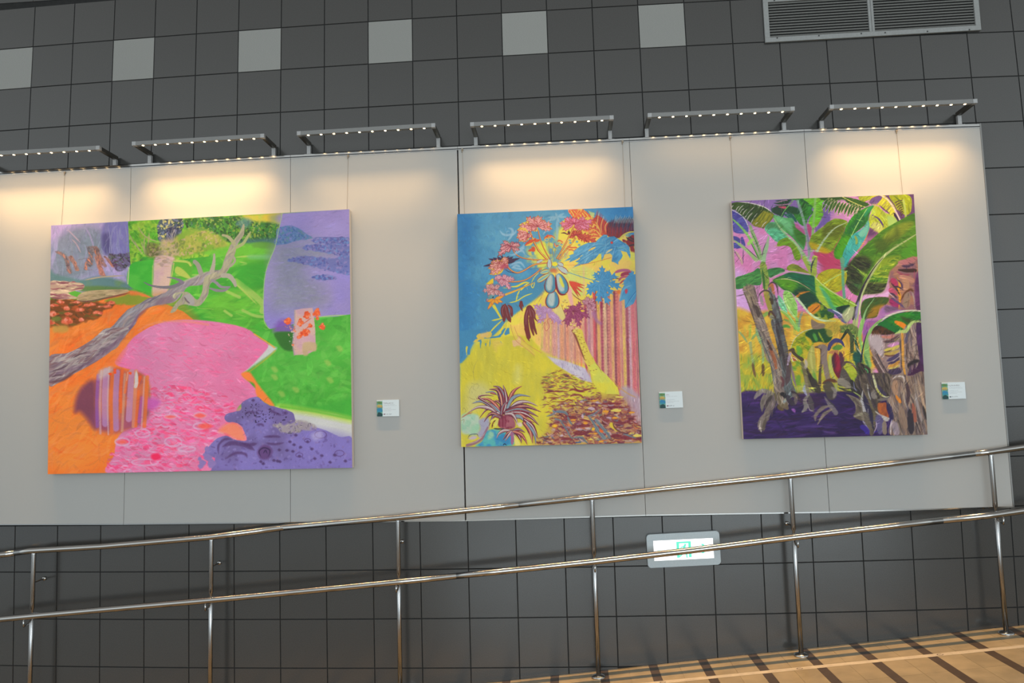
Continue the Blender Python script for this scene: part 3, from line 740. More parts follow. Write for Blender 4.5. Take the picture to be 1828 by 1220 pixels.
    c.poly([(110, 1015), (170, 1010), (180, 1045), (120, 1050)], (110, 130, 50), soft=5, alpha=.8)
    # rocks
    rk = c.poly([(94, 702), (180, 698), (290, 702), (380, 725), (372, 770), (250, 800), (330, 850), (92, 842)], (192, 155, 130), soft=1.5, wob=2)
    c.dabs(rk, 60, 3, 22, 3, [(150, 78, 88), (214, 182, 150), (160, 110, 110), (222, 192, 150), (135, 70, 80)], .8, .15)
    rk = c.poly([(325, 850), (345, 815), (420, 785), (560, 775), (740, 772), (770, 790), (690, 815), (560, 845), (420, 872), (340, 872)], (185, 158, 118), soft=1.5)
    c.dabs(rk, 40, -5, 20, 4, [(210, 182, 130), (150, 130, 90), (200, 165, 120)], .6, .15)
    c.line([(330, 868), (420, 876), (560, 850), (700, 820), (780, 800)], 14, (110, 60, 62), .8, soft=2)
    c.line([(345, 850), (400, 830)], 10, (160, 90, 90), .7)
    # pink pool
    D()
    c.poly([(590, 80), (645, 95), (655, 130), (430, 290), (340, 345), (400, 250), (520, 150)], (200, 200, 192), soft=5)
    C()
    pink = c.poly([(800, 0), (960, -90), (1130, -128), (1300, -130), (1500, -110), (1720, -60), (1830, 20), (1910, 85), (1830, 190), (1750, 270), (1690, 330), (1760, 400), (1830, 500), (1700, 560), (1640, 640), (1700, 750), (1690, 850), (1590, 830), (1450, 920), (1380, 1010), (1350, 1130), (1300, 1146), (585, 1160), (620, 1000), (640, 880), (700, 800), (880, 700), (920, 500), (860, 330), (640, 250), (650, 180), (720, 90)],
                  (224, 116, 160), soft=2.5, col2=(216, 128, 168), c2s=90, c2st=2)
    c.dabs(pink, 1100, 12, 14, 2.2, [(236, 90, 140), (222, 125, 165), (232, 105, 150), (215, 140, 175)], .4, .35)
    c.line([(700, 90), (640, 200), (600, 250)], 60, (240, 120, 60), .6, taper=None, soft=12)
    for mkp, n, ln, wd in (([(920, 420), (1500, 480), (1640, 640), (1600, 820), (1350, 1000), (1300, 1145), (600, 1155), (650, 880), (900, 690)], 420, 13, 4.4),):
        mk = c.mask(mkp)
        c.dabs(mk, n, 10, ln, wd, [(240, 66, 122), (246, 74, 116), (232, 95, 148)], .55, .22, bend=.35)
        c.dabs(mk, int(n * .8), 10, ln, 2.2, [(216, 158, 188), (224, 146, 182), (206, 164, 194)], .55, .25, bend=.4)
    for x, y, rx, ry in ((1115, 890, 70, 38), (860, 820, 60, 34), (690, 890, 60, 30), (1340, 670, 50, 22), (1090, 680, 50, 16), (880, 1060, 110, 26), (1230, 950, 70, 22), (1340, 760, 56, 26)):
        c.line([(x + rx * math.cos(t), y + ry * math.sin(t)) for t in np.linspace(.2, 6.1, 9)], 13, (214, 168, 198), .75, taper=None, soft=2)
    for x, y, rx, ry in ((1340, 672, 50, 20), (1090, 682, 45, 12), (690, 892, 42, 18), (1380, 760, 60, 24)):
        c.poly([(x - rx, y), (x, y - ry), (x + rx, y), (x, y + ry)], (246, 92, 76), soft=5, alpha=.85)
    c.poly([(1640, 690), (1700, 760), (1710, 860), (1560, 830), (1500, 790)], (246, 128, 96), soft=10, alpha=.8)
    c.poly([(930, 1000), (990, 985), (1010, 1030), (950, 1045)], (248, 38, 90), soft=5)
    c.line([(1000, 560), (1150, 555)], 26, (205, 160, 200), .7, soft=4)
    D()
    c.poly([(370, 325), (440, 310), (520, 420), (650, 592), (560, 560), (500, 500), (480, 410), (420, 380)], (244, 128, 54), soft=4)
    c.line([(655, 130), (590, 190), (440, 305)], 10, (215, 170, 60), .7, taper=None, soft=3)
    c.line([(480, -10), (590, 60), (650, 105)], 10, (242, 160, 60), .9, taper=None, soft=2)
    c.line([(560, 560), (600, 520), (660, 590)], 6, (150, 120, 30), .5)
    A()
    c.line([(860, 1130), (960, 1075), (1100, 1050), (1300, 1055), (1464, 1080)], 14, (226, 140, 110), .7, taper=None, soft=4)
    # driftwood trunk
    W1, W2, W3 = (152, 140, 146), (112, 98, 112), (178, 168, 160)
    A()
    tr = c.poly([(480, 1220), (560, 1150), (640, 1080), (700, 1010), (760, 950), (850, 900), (950, 845), (1080, 800), (1180, 730), (1300, 680), (1464, 612), (1560, 600), (1600, 640), (1464, 720), (1300, 740), (1240, 800), (1160, 880), (1000, 910), (900, 950), (850, 1010), (820, 1080), (760, 1150), (700, 1220), (650, 1290), (400, 1360)], (150, 142, 142), soft=1.3, wob=1.5, col2=(125, 115, 120), c2s=60)
    c.dabs(tr, 260, -40, 26, 3, [(172, 165, 158), (120, 105, 118), (148, 140, 148), (165, 140, 130)], .5, .15)
    c.line([(1180, 730), (1300, 682), (1464, 612)], 16, (182, 174, 150), .8, soft=3)
    c.line([(700, 1215), (760, 1140), (820, 1060), (860, 1000), (960, 915)], 22, (104, 72, 112), .7, soft=5)
    c.line([(900, 900), (1000, 850), (1060, 810)], 9, (98, 88, 108), .8, soft=2)
    c.line([(640, 1120), (740, 1010), (850, 940)], 16, (165, 165, 172), .8, soft=3)
    c.poly([(1040, 850), (1130, 830), (1160, 870), (1100, 900), (1000, 905)], (130, 105, 118), soft=5, alpha=.8)
    C()
    tr = c.poly([(80, 180), (240, 145), (400, 60), (490, -10), (560, -60), (740, -60), (700, 20), (620, 110), (500, 200), (400, 260), (270, 330), (160, 395), (80, 415)], (155, 140, 142), soft=1.3, col2=(132, 112, 122), c2s=40)
    c.dabs(tr, 220, -28, 22, 3, [(178, 168, 160), (110, 88, 100), (160, 140, 140), (188, 175, 165), (128, 90, 92)], .6, .25)
    c.line([(80, 345), (220, 300), (400, 240), (560, 130), (690, 10)], 46, (112, 78, 104), .6, taper='start', soft=7)
    c.line([(90, 395), (200, 370), (300, 300)], 26, (96, 62, 70), .8, soft=4)
    for pts in ([(110, 300), (180, 280), (240, 250)], [(100, 350), (150, 335), (190, 330)], [(280, 190), (340, 160), (400, 140)], [(380, 150), (420, 130)], [(430, 90), (500, 60)]):
        c.line(pts, 12, (92, 66, 76), .8)
    # branches
    A()
    c.line([(905, 708), (960, 735), (1050, 752), (1150, 748), (1230, 715)], [6, 14, 22, 30, 34], (116, 110, 118), soft=1)
    c.line([(1105, 665), (1160, 672), (1210, 690), (1240, 712)], [6, 14, 26, 30], (124, 112, 128), soft=1)
    c.line([(1345, 528), (1375, 560), (1400, 630)], [34, 38, 42], (150, 146, 132), soft=1)
    B()
    c.line([(150, 465), (146, 540), (130, 610)], [16, 30, 44], (166, 158, 140), soft=1)
    tr = c.poly([(400, 195), (412, 210), (405, 290), (370, 340), (345, 390), (330, 450), (300, 530), (270, 600), (215, 660), (140, 690), (105, 740), (95, 810), (60, 870), (10, 915), (-60, 910), (-110, 900), (-160, 915), (-190, 960), (-235, 975), (-215, 930), (-180, 880), (-150, 850), (-130, 800), (-180, 820), (-195, 850), (-215, 830), (-190, 800), (-120, 790), (-70, 800), (0, 860), (40, 790), (50, 720), (70, 660), (150, 620), (205, 590), (230, 520), (260, 440), (290, 380), (330, 320), (360, 280), (385, 230)], (164, 160, 128), soft=1.2)
    c.dabs(tr, 140, -60, 20, 3, [(178, 175, 135), (140, 136, 118), (168, 155, 130), (150, 140, 140)], .5, .3)
    c.line([(330, 450), (300, 530), (262, 590), (210, 650), (130, 690), (100, 740), (85, 810), (40, 880)], 12, (120, 112, 110), .6, soft=3)
    c.line([(225, 295), (270, 310), (305, 345), (320, 370)], [20, 26, 30, 34], (164, 162, 122), soft=1)
    c.line([(465, 268), (440, 310), (400, 370), (345, 400)], [14, 22, 28, 30], (160, 168, 110), soft=1)
    c.line([(290, 500), (310, 480), (330, 520), (300, 560), (270, 575)], 20, (158, 150, 130), taper=None)
    c.line([(225, 650), (280, 655), (320, 700), (335, 740)], [40, 42, 36, 22], (166, 160, 142), soft=1)
    c.line([(130, 690), (170, 715), (210, 750), (285, 750)], [20, 26, 24, 12], (140, 130, 138), soft=1)
    c.line([(110, 760), (170, 780), (240, 780), (290, 745)], [10, 26, 22, 6], (132, 124, 130), soft=1)
    A()
    c.poly([(1250, 830), (1300, 812), (1335, 850), (1340, 900), (1300, 905), (1265, 860)], (160, 155, 150), soft=2)
    c.line([(1255, 835), (1275, 870), (1305, 895)], 14, (100, 85, 90), .8)
    # striped ball
    C()
    c.poly([(460, 380), (500, 300), (580, 270), (720, 290), (850, 320), (910, 400), (920, 520), (900, 680), (800, 760), (640, 810), (500, 790), (430, 740), (340, 640), (295, 640), (310, 520), (360, 430)], (205, 105, 70), soft=8, col2=(170, 85, 80), c2s=40)
    c.poly([(450, 380), (470, 560), (470, 780), (400, 700), (340, 640), (295, 640), (310, 520), (360, 430)], (122, 62, 82), soft=12, alpha=.95)
    c.poly([(470, 640), (620, 700), (740, 660), (860, 520), (905, 560), (900, 700), (760, 790), (560, 810), (450, 750)], (150, 70, 120), soft=18, alpha=.55)
    c.poly([(890, 530), (960, 530), (1005, 560), (960, 615), (890, 620)], (196, 88, 170), soft=9, alpha=.9)
    for x, w_, y0, y1, col in ((485, 30, 340, 760, (146, 88, 172)), (510, 18, 300, 820, (206, 160, 168)), (550, 52, 300, 740, (182, 138, 190)), (575, 12, 270, 830, (206, 170, 170)), (604, 34, 320, 800, (232, 112, 40)), (640, 48, 310, 780, (176, 132, 184)), (682, 26, 300, 640, (240, 98, 30)), (706, 22, 330, 800, (204, 150, 120)),
                               (730, 20, 320, 480, (238, 110, 50)), (762, 52, 310, 700, (190, 140, 180)), (800, 30, 300, 760, (220, 140, 100)), (832, 28, 350, 420, (244, 84, 20)), (820, 24, 470, 760, (238, 106, 36)), (852, 36, 530, 720, (176, 84, 160)), (868, 14, 350, 780, (214, 160, 150)), (892, 30, 350, 760, (232, 116, 40))):
        c.line([(x + 6, y0), (x - 6, (y0 + y1) / 2), (x - 2 if x < 700 else x - 18, y1)], w_, col, .72, taper=None, soft=2.2)
    c.poly([(500, 300), (580, 265), (620, 290), (560, 340), (490, 370)], (200, 182, 172), soft=8, alpha=.7)
    for pts, w_ in (([(735, 310), (725, 380)], 22), ([(805, 300), (808, 400), (795, 440)], 30)):
        c.line(pts, w_, (206, 206, 202), .85, soft=2)
    for x, y in ((628, 290), (628, 312), (755, 318), (590, 325)):
        c.poly([(x - 12, y - 8), (x + 10, y - 8), (x + 8, y + 10), (x - 8, y + 8)], (246, 78, 22), soft=2)
    # lava rock
    D()
    c.poly([(-10, 1160), (60, 900), (200, 700), (400, 600), (520, 700), (700, 1160)], (226, 120, 162), soft=14)
    c.dabs(c.mask([(-10, 1150), (60, 900), (200, 720), (350, 740), (380, 900), (200, 1150)]), 90, 8, 12, 4, [(240, 70, 125), (214, 160, 190), (232, 95, 145)], .6, .3)
    c.poly([(250, 740), (330, 735), (390, 800), (400, 880), (320, 870), (250, 830), (180, 800)], (246, 134, 96), soft=8, alpha=.9)
    lv = c.poly([(230, 680), (260, 650), (360, 625), (368, 570), (420, 530), (500, 515), (545, 545), (600, 580), (680, 605), (760, 625), (810, 655), (832, 710), (900, 730), (1000, 765), (1100, 800), (1200, 845), (1312, 865), (1316, 1110), (180, 1135), (120, 1120), (150, 1030), (100, 1000), (60, 980), (110, 910), (170, 860), (240, 838), (320, 870), (400, 878), (410, 850), (380, 770), (330, 730), (250, 720)], (126, 112, 176), soft=1.2, wob=1.5, col2=(112, 96, 150), c2s=60)
    c.poly([(860, 800), (1040, 790), (1312, 870), (1316, 1105), (700, 1120), (200, 1130), (200, 1060), (700, 1060)], (132, 118, 190), soft=20, alpha=.7)
    c.poly([(640, 740), (760, 745), (860, 710), (1000, 770), (900, 800), (760, 825), (690, 790)], (158, 146, 148), soft=4, wob=5, alpha=.9)
    c.dabs(c.mask([(640, 740), (860, 710), (1000, 770), (760, 825)]), 40, 0, 5, 1.4, [(110, 95, 110), (180, 170, 150), (80, 70, 90)], .8, 1)
    c.dots(lv, 260, 1.5, [(92, 72, 130), (145, 130, 190), (110, 90, 150), (135, 110, 160)], .5)
    c.dots(c.mask([(380, 640), (480, 560), (700, 640), (820, 700), (700, 740), (400, 720)]), 70, .9, [(55, 38, 75), (70, 50, 90)], .9)
    for pts, w_ in (([(215, 930), (300, 900), (420, 925), (480, 960)], 34), ([(240, 1030), (320, 985), (400, 990), (420, 1020)], 20), ([(380, 905), (440, 915), (500, 905)], 26), ([(560, 850), (640, 845), (700, 850)], 18), ([(580, 900), (650, 910), (720, 900)], 18), ([(180, 990), (180, 920), (230, 870), (290, 870)], 18), ([(500, 750), (540, 745), (560, 760)], 16), ([(400, 650), (460, 640), (480, 660)], 14), ([(350, 740), (380, 750)], 14), ([(120, 930), (150, 940)], 18), ([(600, 620), (660, 650), (710, 670)], 16)):
        c.line(pts, w_, (78, 48, 96), .72, soft=3)
    c.poly([(505, 980), (540, 925), (600, 920), (635, 970), (600, 1030), (540, 1035)], (98, 66, 120), soft=5)
    c.line([(540, 1020), (520, 970), (560, 940), (610, 960), (600, 1015)], 12, (58, 38, 80), .8)
    c.line([(555, 990), (575, 960), (590, 990)], 10, (60, 40, 84), .9)
    for x, y in ((690, 958), (755, 962), (805, 970), (830, 835), (780, 890), (930, 890), (965, 950), (870, 935), (1160, 1000), (1050, 1005), (860, 1010), (1120, 1060), (990, 1030), (535, 1055), (645, 1045), (675, 1050), (695, 1055), (470, 545), (740, 650), (1250, 1050), (555, 1072), (815, 915)):
        c.poly([(x - 14, y), (x, y - 12), (x + 15, y), (x + 2, y + 11)], (72, 46, 92), soft=2.5, alpha=.8)
    for x, y, rx in ((1200, 985, 40), (860, 1000, 30), (740, 650, 22), (520, 645, 24), (1040, 830, 50), (930, 880, 26)):
        c.line([(x + rx * math.cos(t), y + rx * .6 * math.sin(t)) for t in np.linspace(0, 6.2, 9)], 6, (92, 62, 118), .7, taper=None)
    c.poly([(960, 830), (1040, 800), (1060, 850), (990, 880)], (190, 180, 205), soft=7, alpha=.5)
    for x, y, r in ((85, 950, 18), (95, 1020, 34), (40, 1060, 30), (120, 1070, 34), (30, 1090, 26), (60, 1000, 14), (25, 1030, 14)):
        c.poly([(x - r, y), (x, y - r), (x + r, y), (x, y + r)], (140, 118, 176), soft=2.5, wob=4)
    # flower vase
    B()
    c.poly([(675, 1145), (690, 1080), (730, 1040), (790, 1040), (850, 1100), (850, 1160)], (128, 84, 168), soft=10, alpha=.9)
    c.poly([(680, 1150), (840, 1145), (860, 1200), (880, 1290), (800, 1310), (740, 1280), (700, 1220)], (52, 112, 40), soft=4)
    c.poly([(850, 952), (930, 938), (1010, 932), (1022, 1000), (1035, 1120), (1040, 1300), (960, 1340), (850, 1345), (835, 1240), (850, 1150)], (214, 172, 156), soft=1.5, curve=False, col2=(206, 160, 166), c2s=26)
    c.poly([(930, 1240), (1040, 1240), (1040, 1310), (975, 1310), (970, 1345), (930, 1345)], (196, 168, 120), soft=3, alpha=.8)
    c.line([(855, 955), (850, 1140), (835, 1240), (850, 1345)], 10, (170, 150, 150), .8, taper=None, soft=2)
    for pts, w_ in (([(920, 1080), (960, 1050), (1000, 1020)], 8), ([(1030, 1055), (1080, 1075)], 7), ([(900, 1160), (960, 1110), (1000, 1080)], 8)):
        c.line(pts, w_, (214, 90, 60), .8)
    for x, y, r in ((960, 995, 32), (1050, 975, 34), (795, 1045, 32), (905, 1070, 26), (905, 1040, 18), (940, 1150, 34), (985, 1090, 18), (1095, 1100, 28), (1050, 1020, 16), (910, 1165, 22), (970, 1140, 16), (850, 1130, 9), (840, 1255, 10), (890, 1190, 14)):
        mk = c.poly([(x - r, y + r * .2), (x - r * .5, y - r * .8), (x + r * .4, y - r), (x + r, y - r * .1), (x + r * .5, y + r * .8), (x - r * .4, y + r * .9)], (236, 92, 44), soft=1.6, wob=4, wobs=6)
        c.dots(mk, 7, 1.6, [(246, 120, 60), (216, 70, 36), (240, 150, 110)], .7)
    c.dots(c.mask([(770, 1070), (850, 1050), (850, 1150), (790, 1130)]), 20, 1.1, [(206, 180, 180), (230, 120, 90), (180, 170, 180)], .7)
    c.dots(c.mask([(795, 1130), (850, 1120), (850, 1260), (810, 1240)]), 14, 1.0, [(200, 200, 190), (230, 180, 160)], .7)
    c.restroke(2200, 9, 1.4, .07, .4)
    return c.finish()

def paint_papaya():
    q = [(816.2, 382.4), (1129.9, 369.4), (1145.8, 791.2), (823.4, 798.4)]
    c = Canvas(q, 780, 1010, (222, 204, 66), 22)
    E = lambda: c.frame(815, 370, 10.165)
    F = lambda: c.frame(975, 365, 10.165)
    G = lambda: c.frame(860, 480, 10.165)
    H = lambda: c.frame(1000, 480, 10.165)
    I = lambda: c.frame(815, 590, 10.165)
    J = lambda: c.frame(975, 590, 10.165)
    K = lambda: c.frame(815, 690, 10.606)
    L_ = lambda: c.frame(975, 690, 10.446)
    X = lambda: c.frame(0, 0, 1)
    YEL, BLU, RED, MAR, PNK, LIL = (228, 208, 60), (62, 132, 172), (196, 72, 56), (128, 38, 62), (212, 142, 146), (176, 140, 180)
    X()
    c.poly([(810, 600), (900, 560), (960, 540), (1150, 500), (1155, 800), (815, 805)], (218, 204, 62), curve=False, soft=3, col2=(206, 194, 74), c2s=60)
    sky = c.poly([(810, 375), (1135, 362), (1140, 470), (1040, 470), (1000, 520), (960, 530), (920, 560), (905, 575), (880, 600), (862, 600), (846, 612), (833, 636), (826, 648), (815, 650)], BLU, curve=False, soft=1.2, col2=(80, 148, 178), c2s=70, var=.03)
    c.poly([(880, 375), (1000, 370), (960, 420), (900, 450), (870, 500), (850, 440)], (92, 152, 176), soft=26, alpha=.6)
    c.poly([(815, 384), (836, 382), (836, 640), (822, 650)], (44, 116, 168), soft=16, alpha=.7)
    c.poly([(1060, 366), (1132, 364), (1134, 400), (1100, 400)], (52, 126, 172), soft=10, alpha=.8)
    c.dabs(sky, 500, 40, 12, 5, [(66, 136, 172), (74, 142, 178), (58, 126, 168)], .25, 1)
    for x, y in ((848, 500), (851, 506), (846, 510), (856, 504), (850, 515), (852, 523), (844, 520)):
        c.line([(x, y), (x + 2, y + 2)], 1.3, (150, 160, 90), .7)
    # glow of yellow around the crown
    c.poly([(905, 575), (925, 560), (960, 530), (980, 500), (985, 470), (1000, 440), (990, 420), (1010, 400), (1060, 395), (1100, 410), (1135, 440), (1145, 560), (1060, 600), (960, 620)], (224, 206, 74), soft=5, col2=(230, 190, 92), c2s=30)
    c.poly([(945, 440), (975, 430), (1010, 440), (1000, 480), (960, 480), (940, 465)], (96, 150, 168), soft=5, alpha=.85, col2=(214, 200, 80), c2s=12)
    c.poly([(955, 440), (975, 435), (978, 470), (965, 480)], (222, 212, 60), soft=3, alpha=.85)
    c.poly([(860, 520), (930, 500), (968, 500), (970, 520), (940, 545), (905, 570), (885, 590), (865, 595)], (68, 136, 168), soft=3)
    # striped curtain of trunks at the right
    base = c.poly([(975, 560), (1150, 520), (1155, 760), (1100, 700), (1040, 650), (1000, 640), (965, 625)], (214, 168, 120), curve=False, soft=2.5, col2=(206, 150, 110), c2s=26)
    X()
    band = [(968, 3, (196, 192, 82)), (976, 4, (222, 176, 96)), (983, 3, (206, 190, 90)), (990, 5, (204, 148, 140)), (997, 4, (182, 158, 172)), (1003, 5, (218, 150, 96)), (1009, 2, (150, 106, 106)), (1013, 4, (218, 140, 100)), (1020, 5, (204, 156, 130)), (1026, 2, (176, 104, 96)), (1031, 4, (222, 150, 96)), (1037, 3, (224, 126, 84)),
            (1046, 4, (166, 60, 88)), (1052, 5, (172, 120, 146)), (1057, 3, (204, 150, 158)), (1062, 5, (198, 56, 76)), (1065, 2, (110, 30, 48)), (1069, 4, (216, 172, 70)), (1075, 4, (150, 40, 78)), (1081, 4, (208, 180, 130)), (1085, 1.4, (120, 46, 74)), (1089, 5, (204, 116, 100)), (1094, 3, (222, 176, 84)), (1099, 4, (112, 34, 62)), (1104, 6, (208, 100, 84)), (1111, 3, (190, 104, 112)), (1115, 5, (214, 188, 70)), (1121, 5, (112, 30, 62)), (1126, 4, (190, 160, 184)), (1132, 7, (200, 84, 98)), (1138, 3, (150, 56, 92))]
    def ybot(x): return 622 + (x - 968) * .62 if x < 1045 else 670 + (x - 1045) * 1.0
    def ytop(x): return 560 + (1000 - x) * .35 if x < 1060 else 520
    for x, w_, col in band:
        yt, yb = ytop(x), ybot(x)
        dx = (x - 980) * .02
        mk = c.mask([(x - w_ / 2 - dx, yt), (x + w_ / 2 - dx, yt), (x + w_ / 2 + dx, yb), (x - w_ / 2 + dx, yb)], curve=False, soft=1.5, wob=1.2)
        c.lay(mk, col, .9, var=.12, vs=4, stretch=.6)
        c.dabs(mk, 12, 90, 14, 1.4, [tuple(v * .8 for v in col), tuple(min(255, v * 1.15) for v in col)], .6, .05)
    for x in (1075, 1099, 1121, 1085):
        for y in range(525, int(ybot(x)) - 6, 6):
            c.line([(x - 1, y), (x + 3, y - .5)], .8, (90, 24, 50), .7, taper=None)
    c.poly([(1095, 500), (1140, 480), (1142, 600), (1100, 560)], (200, 120, 130), soft=12, alpha=.25)
    c.poly([(968, 560), (1060, 560), (1150, 530), (1152, 720), (1100, 680), (1050, 650), (1000, 640), (966, 625)], (206, 140, 140), soft=6, alpha=.28)
    # pale wall strip
    wl = c.poly([(967, 632), (975, 636), (1010, 645), (1045, 658), (1059, 684), (1040, 680), (1018, 668), (990, 652)], (184, 172, 190), curve=False, soft=1.5, col2=(196, 190, 200), c2s=18)
    c.dabs(wl, 30, 80, 7, 1.2, [(140, 130, 160), (200, 196, 205), (160, 150, 175)], .7, .2)
    c.poly([(1105, 700), (1120, 690), (1146, 716), (1149, 770), (1135, 752), (1118, 720)], (176, 158, 168), soft=3, alpha=.85)
    c.dabs(c.mask([(1108, 705), (1146, 716), (1147, 760), (1130, 745)]), 26, 88, 9, 1.2, [(140, 120, 140), (205, 190, 195)], .7, .1)
    # lower yellow ground
    gy = c.poly([(822, 650), (835, 638), (850, 615), (870, 608), (905, 600), (945, 600), (965, 625), (990, 650), (1030, 676), (1058, 690), (1048, 640), (1062, 648), (1080, 672), (1100, 700), (1108, 712), (1090, 716), (1040, 720), (1000, 760), (960, 790), (900, 800), (825, 800)], (206, 192, 52), curve=False, soft=1.6, col2=(196, 186, 60), c2s=50, c2st=.5)
    c.dabs(gy, 260, 90, 26, 5, [(212, 198, 60), (198, 184, 48), (204, 194, 70)], .16, .04)
    c.poly([(836, 690), (860, 685), (875, 700), (860, 725), (832, 740)], (196, 190, 132), soft=8, alpha=.7)
    c.poly([(920, 655), (930, 655), (930, 680), (920, 685)], (208, 204, 120), soft=6, alpha=.6)
    I()
    for pts in ([(385, 540), (330, 640), (305, 760), (320, 880), (340, 930)], [(260, 955), (320, 980), (400, 975)], [(330, 950), (400, 1000), (380, 1060), (410, 1000)], [(300, 1000), (240, 1080), (230, 1150)], [(330, 980), (300, 1060), (360, 1100)]):
        c.line(pts, 7, (150, 140, 80), .7)
    # ragged blue edge dripping into the yellow
    for pts in ([(60, 20), (560, -40), (620, 60), (640, 120), (740, 110), (800, 60), (860, -40), (960, -40), (960, 60), (890, 90), (860, 40), (800, 130), (760, 130), (600, 150), (480, 150), (430, 200), (310, 210), (240, 300), (240, 440), (185, 450), (175, 330), (165, 300), (160, 470), (110, 490), (80, 570), (50, 575)],):
        c.poly(pts, (64, 132, 168), soft=1.6, wob=2, curve=False)
    for pts, w_ in (([(440, 210), (435, 270), (438, 330)], 36), ([(600, 170), (605, 230), (600, 300)], 30), ([(530, 250), (528, 300)], 24), ([(800, 210), (820, 240)], 14)):
        c.line(pts, w_, (70, 138, 170), .9, taper='end', soft=1.4)
    yy = c.poly([(360, 110), (440, 60), (560, 30), (620, 30), (640, 120), (560, 150), (500, 140), (480, 180), (420, 180), (300, 230), (300, 200), (380, 160)], (216, 184, 76), soft=2, wob=4)
    c.poly([(430, 70), (560, 40), (560, 120), (450, 130)], (220, 182, 120), soft=5, alpha=.7)
    c.line([(600, 140), (580, 230), (560, 300)], 30, (222, 196, 60), .9)
    c.line([(185, 310), (180, 380), (185, 450)], [40, 22, 14], (216, 196, 62), .95)
    c.poly([(640, 200), (760, 180), (840, 260), (740, 300), (720, 390), (660, 290)], (214, 184, 92), soft=9, alpha=.7)
    c.poly([(1010, 180), (1080, 170), (1120, 110), (1170, 130), (1160, 230), (1190, 300), (1100, 280), (1040, 290)], (222, 178, 132), soft=3, wob=4, alpha=.9)
    for pts in ([(980, -100), (1020, 60), (1080, 190), (1200, 290), (1320, 380), (1420, 470)], [(1050, -60), (1110, 90), (1220, 200), (1330, 290), (1450, 360), (1540, 410)], [(1100, 100), (1180, 140), (1240, 210)]):
        c.line(pts, 9, (190, 120, 80), .8, taper=None)
    c.line([(1040, 20), (1150, 190), (1290, 320), (1420, 430)], 60, (224, 180, 100), .5, soft=6)
    # leaf litter path
    L_()
    pathm = c.mask([(-90, -150), (120, -260), (260, -320), (430, -240), (620, -180), (860, -60), (960, 30), (1120, 170), (1380, 190), (1500, 300), (1640, 480), (1780, 740), (1790, 1060), (-60, 1100), (-50, 980), (60, 880), (-20, 700), (60, 540), (-140, 380), (-60, 160)], soft=10)
    c.lay(c.mask([(1000, 200), (1450, 250), (1620, 520), (1790, 800), (1790, 1070), (-80, 1100), (60, 880), (120, 600), (300, 420), (600, 380)], soft=26), (158, 92, 84), .8, col2=(176, 116, 96), c2s=20)
    LC = [(112, 40, 50), (134, 58, 54), (104, 42, 66), (120, 56, 74), (150, 84, 78), (206, 180, 84), (168, 140, 150), (146, 92, 92), (190, 104, 56), (98, 104, 116), (178, 150, 116), (128, 60, 66), (96, 36, 50)]
    c.dabs(pathm, 380, 3, 9, 2.2, LC[:6], .65, .25)
    c.dabs(c.mask([(-90, 1090), (-60, 900), (60, 800), (60, 500), (300, 300), (800, 200), (1400, 300), (1650, 600), (1790, 1060)], soft=6), 620, 6, 10, 2.8, LC, .8, .35, bend=.6)
    c.dabs(c.mask([(-90, -150), (120, -260), (430, -240), (860, -60), (960, 60), (500, 60), (0, 150)], soft=6), 190, 3, 7, 1.5, [(130, 60, 50), (150, 96, 70), (120, 130, 60), (190, 130, 60), (90, 60, 70)], .7, .25)
    for pts, w_ in (([(0, 120), (100, 100), (240, 95), (420, 105)], 22), ([(20, 220), (160, 215), (290, 220)], 20), ([(160, 290), (320, 290), (420, 250), (500, 290)], 22), ([(420, 90), (500, 60), (600, 90), (720, 110)], 34), ([(440, 190), (520, 160), (640, 170), (700, 230)], 30), ([(500, -20), (560, 60), (640, 90), (780, 60), (860, 50)], 30), ([(1000, 340), (1200, 320), (1420, 330)], 34), ([(1100, 400), (1300, 390), (1500, 400)], 34), ([(740, 500), (860, 510), (940, 480)], 34), ([(60, 600), (160, 595), (260, 605)], 18), ([(340, 520), (420, 570), (560, 600)], 40), ([(620, 620), (760, 640), (840, 680)], 26), ([(560, 740), (700, 740), (820, 740)], 50), ([(500, 860), (640, 880), (800, 860)], 70), ([(270, 990), (400, 980), (500, 1000)], 50), ([(1240, 640), (1340, 680), (1480, 680), (1580, 640), (1680, 700)], 30), ([(1380, 980), (1560, 960), (1780, 1000)], 60), ([(1200, 940), (1320, 920), (1420, 960)], 60), ([(60, 420), (180, 430)], 14), ([(80, 730), (160, 690), (260, 680)], 18), ([(1040, 620), (1120, 650), (1180, 640)], 34), ([(1140, 160), (1260, 150), (1380, 185)], 14)):
        c.line(pts, w_, (118, 36, 48), .8, soft=1.5)
    for x, y, w_, h_ in ((160, 740, 90, 34), (740, 690, 90, 26), (1300, 450, 200, 50), (1230, 730, 80, 50), (880, 800, 60, 60), (820, 990, 130, 44), (1110, 470, 120, 50), (60, 410, 80, 26), (1290, 590, 120, 34), (540, 240, 130, 40), (870, 270, 150, 30), (880, 880, 160, 26), (500, 630, 100, 30), (1700, 920, 160, 44), (1600, 490, 120, 50), (1030, 1030, 90, 34), (1370, 200, 160, 34)):
        c.poly([(x - w_ / 2, y + h_ * .2), (x - w_ * .1, y - h_ / 2), (x + w_ / 2, y - h_ * .1), (x + w_ * .1, y + h_ / 2)], [(226, 176, 40), (216, 196, 90), (222, 150, 40)][(x + y) % 3], soft=1.6, wob=2.5)
    for x, y, w_, h_ in ((840, 420, 130, 50), (960, 300, 90, 34), (660, 290, 80, 34), (680, 560, 60, 80), (620, 800, 140, 30), (780, 790, 100, 30), (1160, 590, 100, 30), (250, 230, 60, 24), (200, 330, 60, 26), (300, 920, 60, 26), (130, 800, 60, 26)):
        c.poly([(x - w_ / 2, y), (x, y - h_ / 2), (x + w_ / 2, y), (x, y + h_ / 2)], (196, 170, 184), soft=2, wob=2.5, alpha=.9)
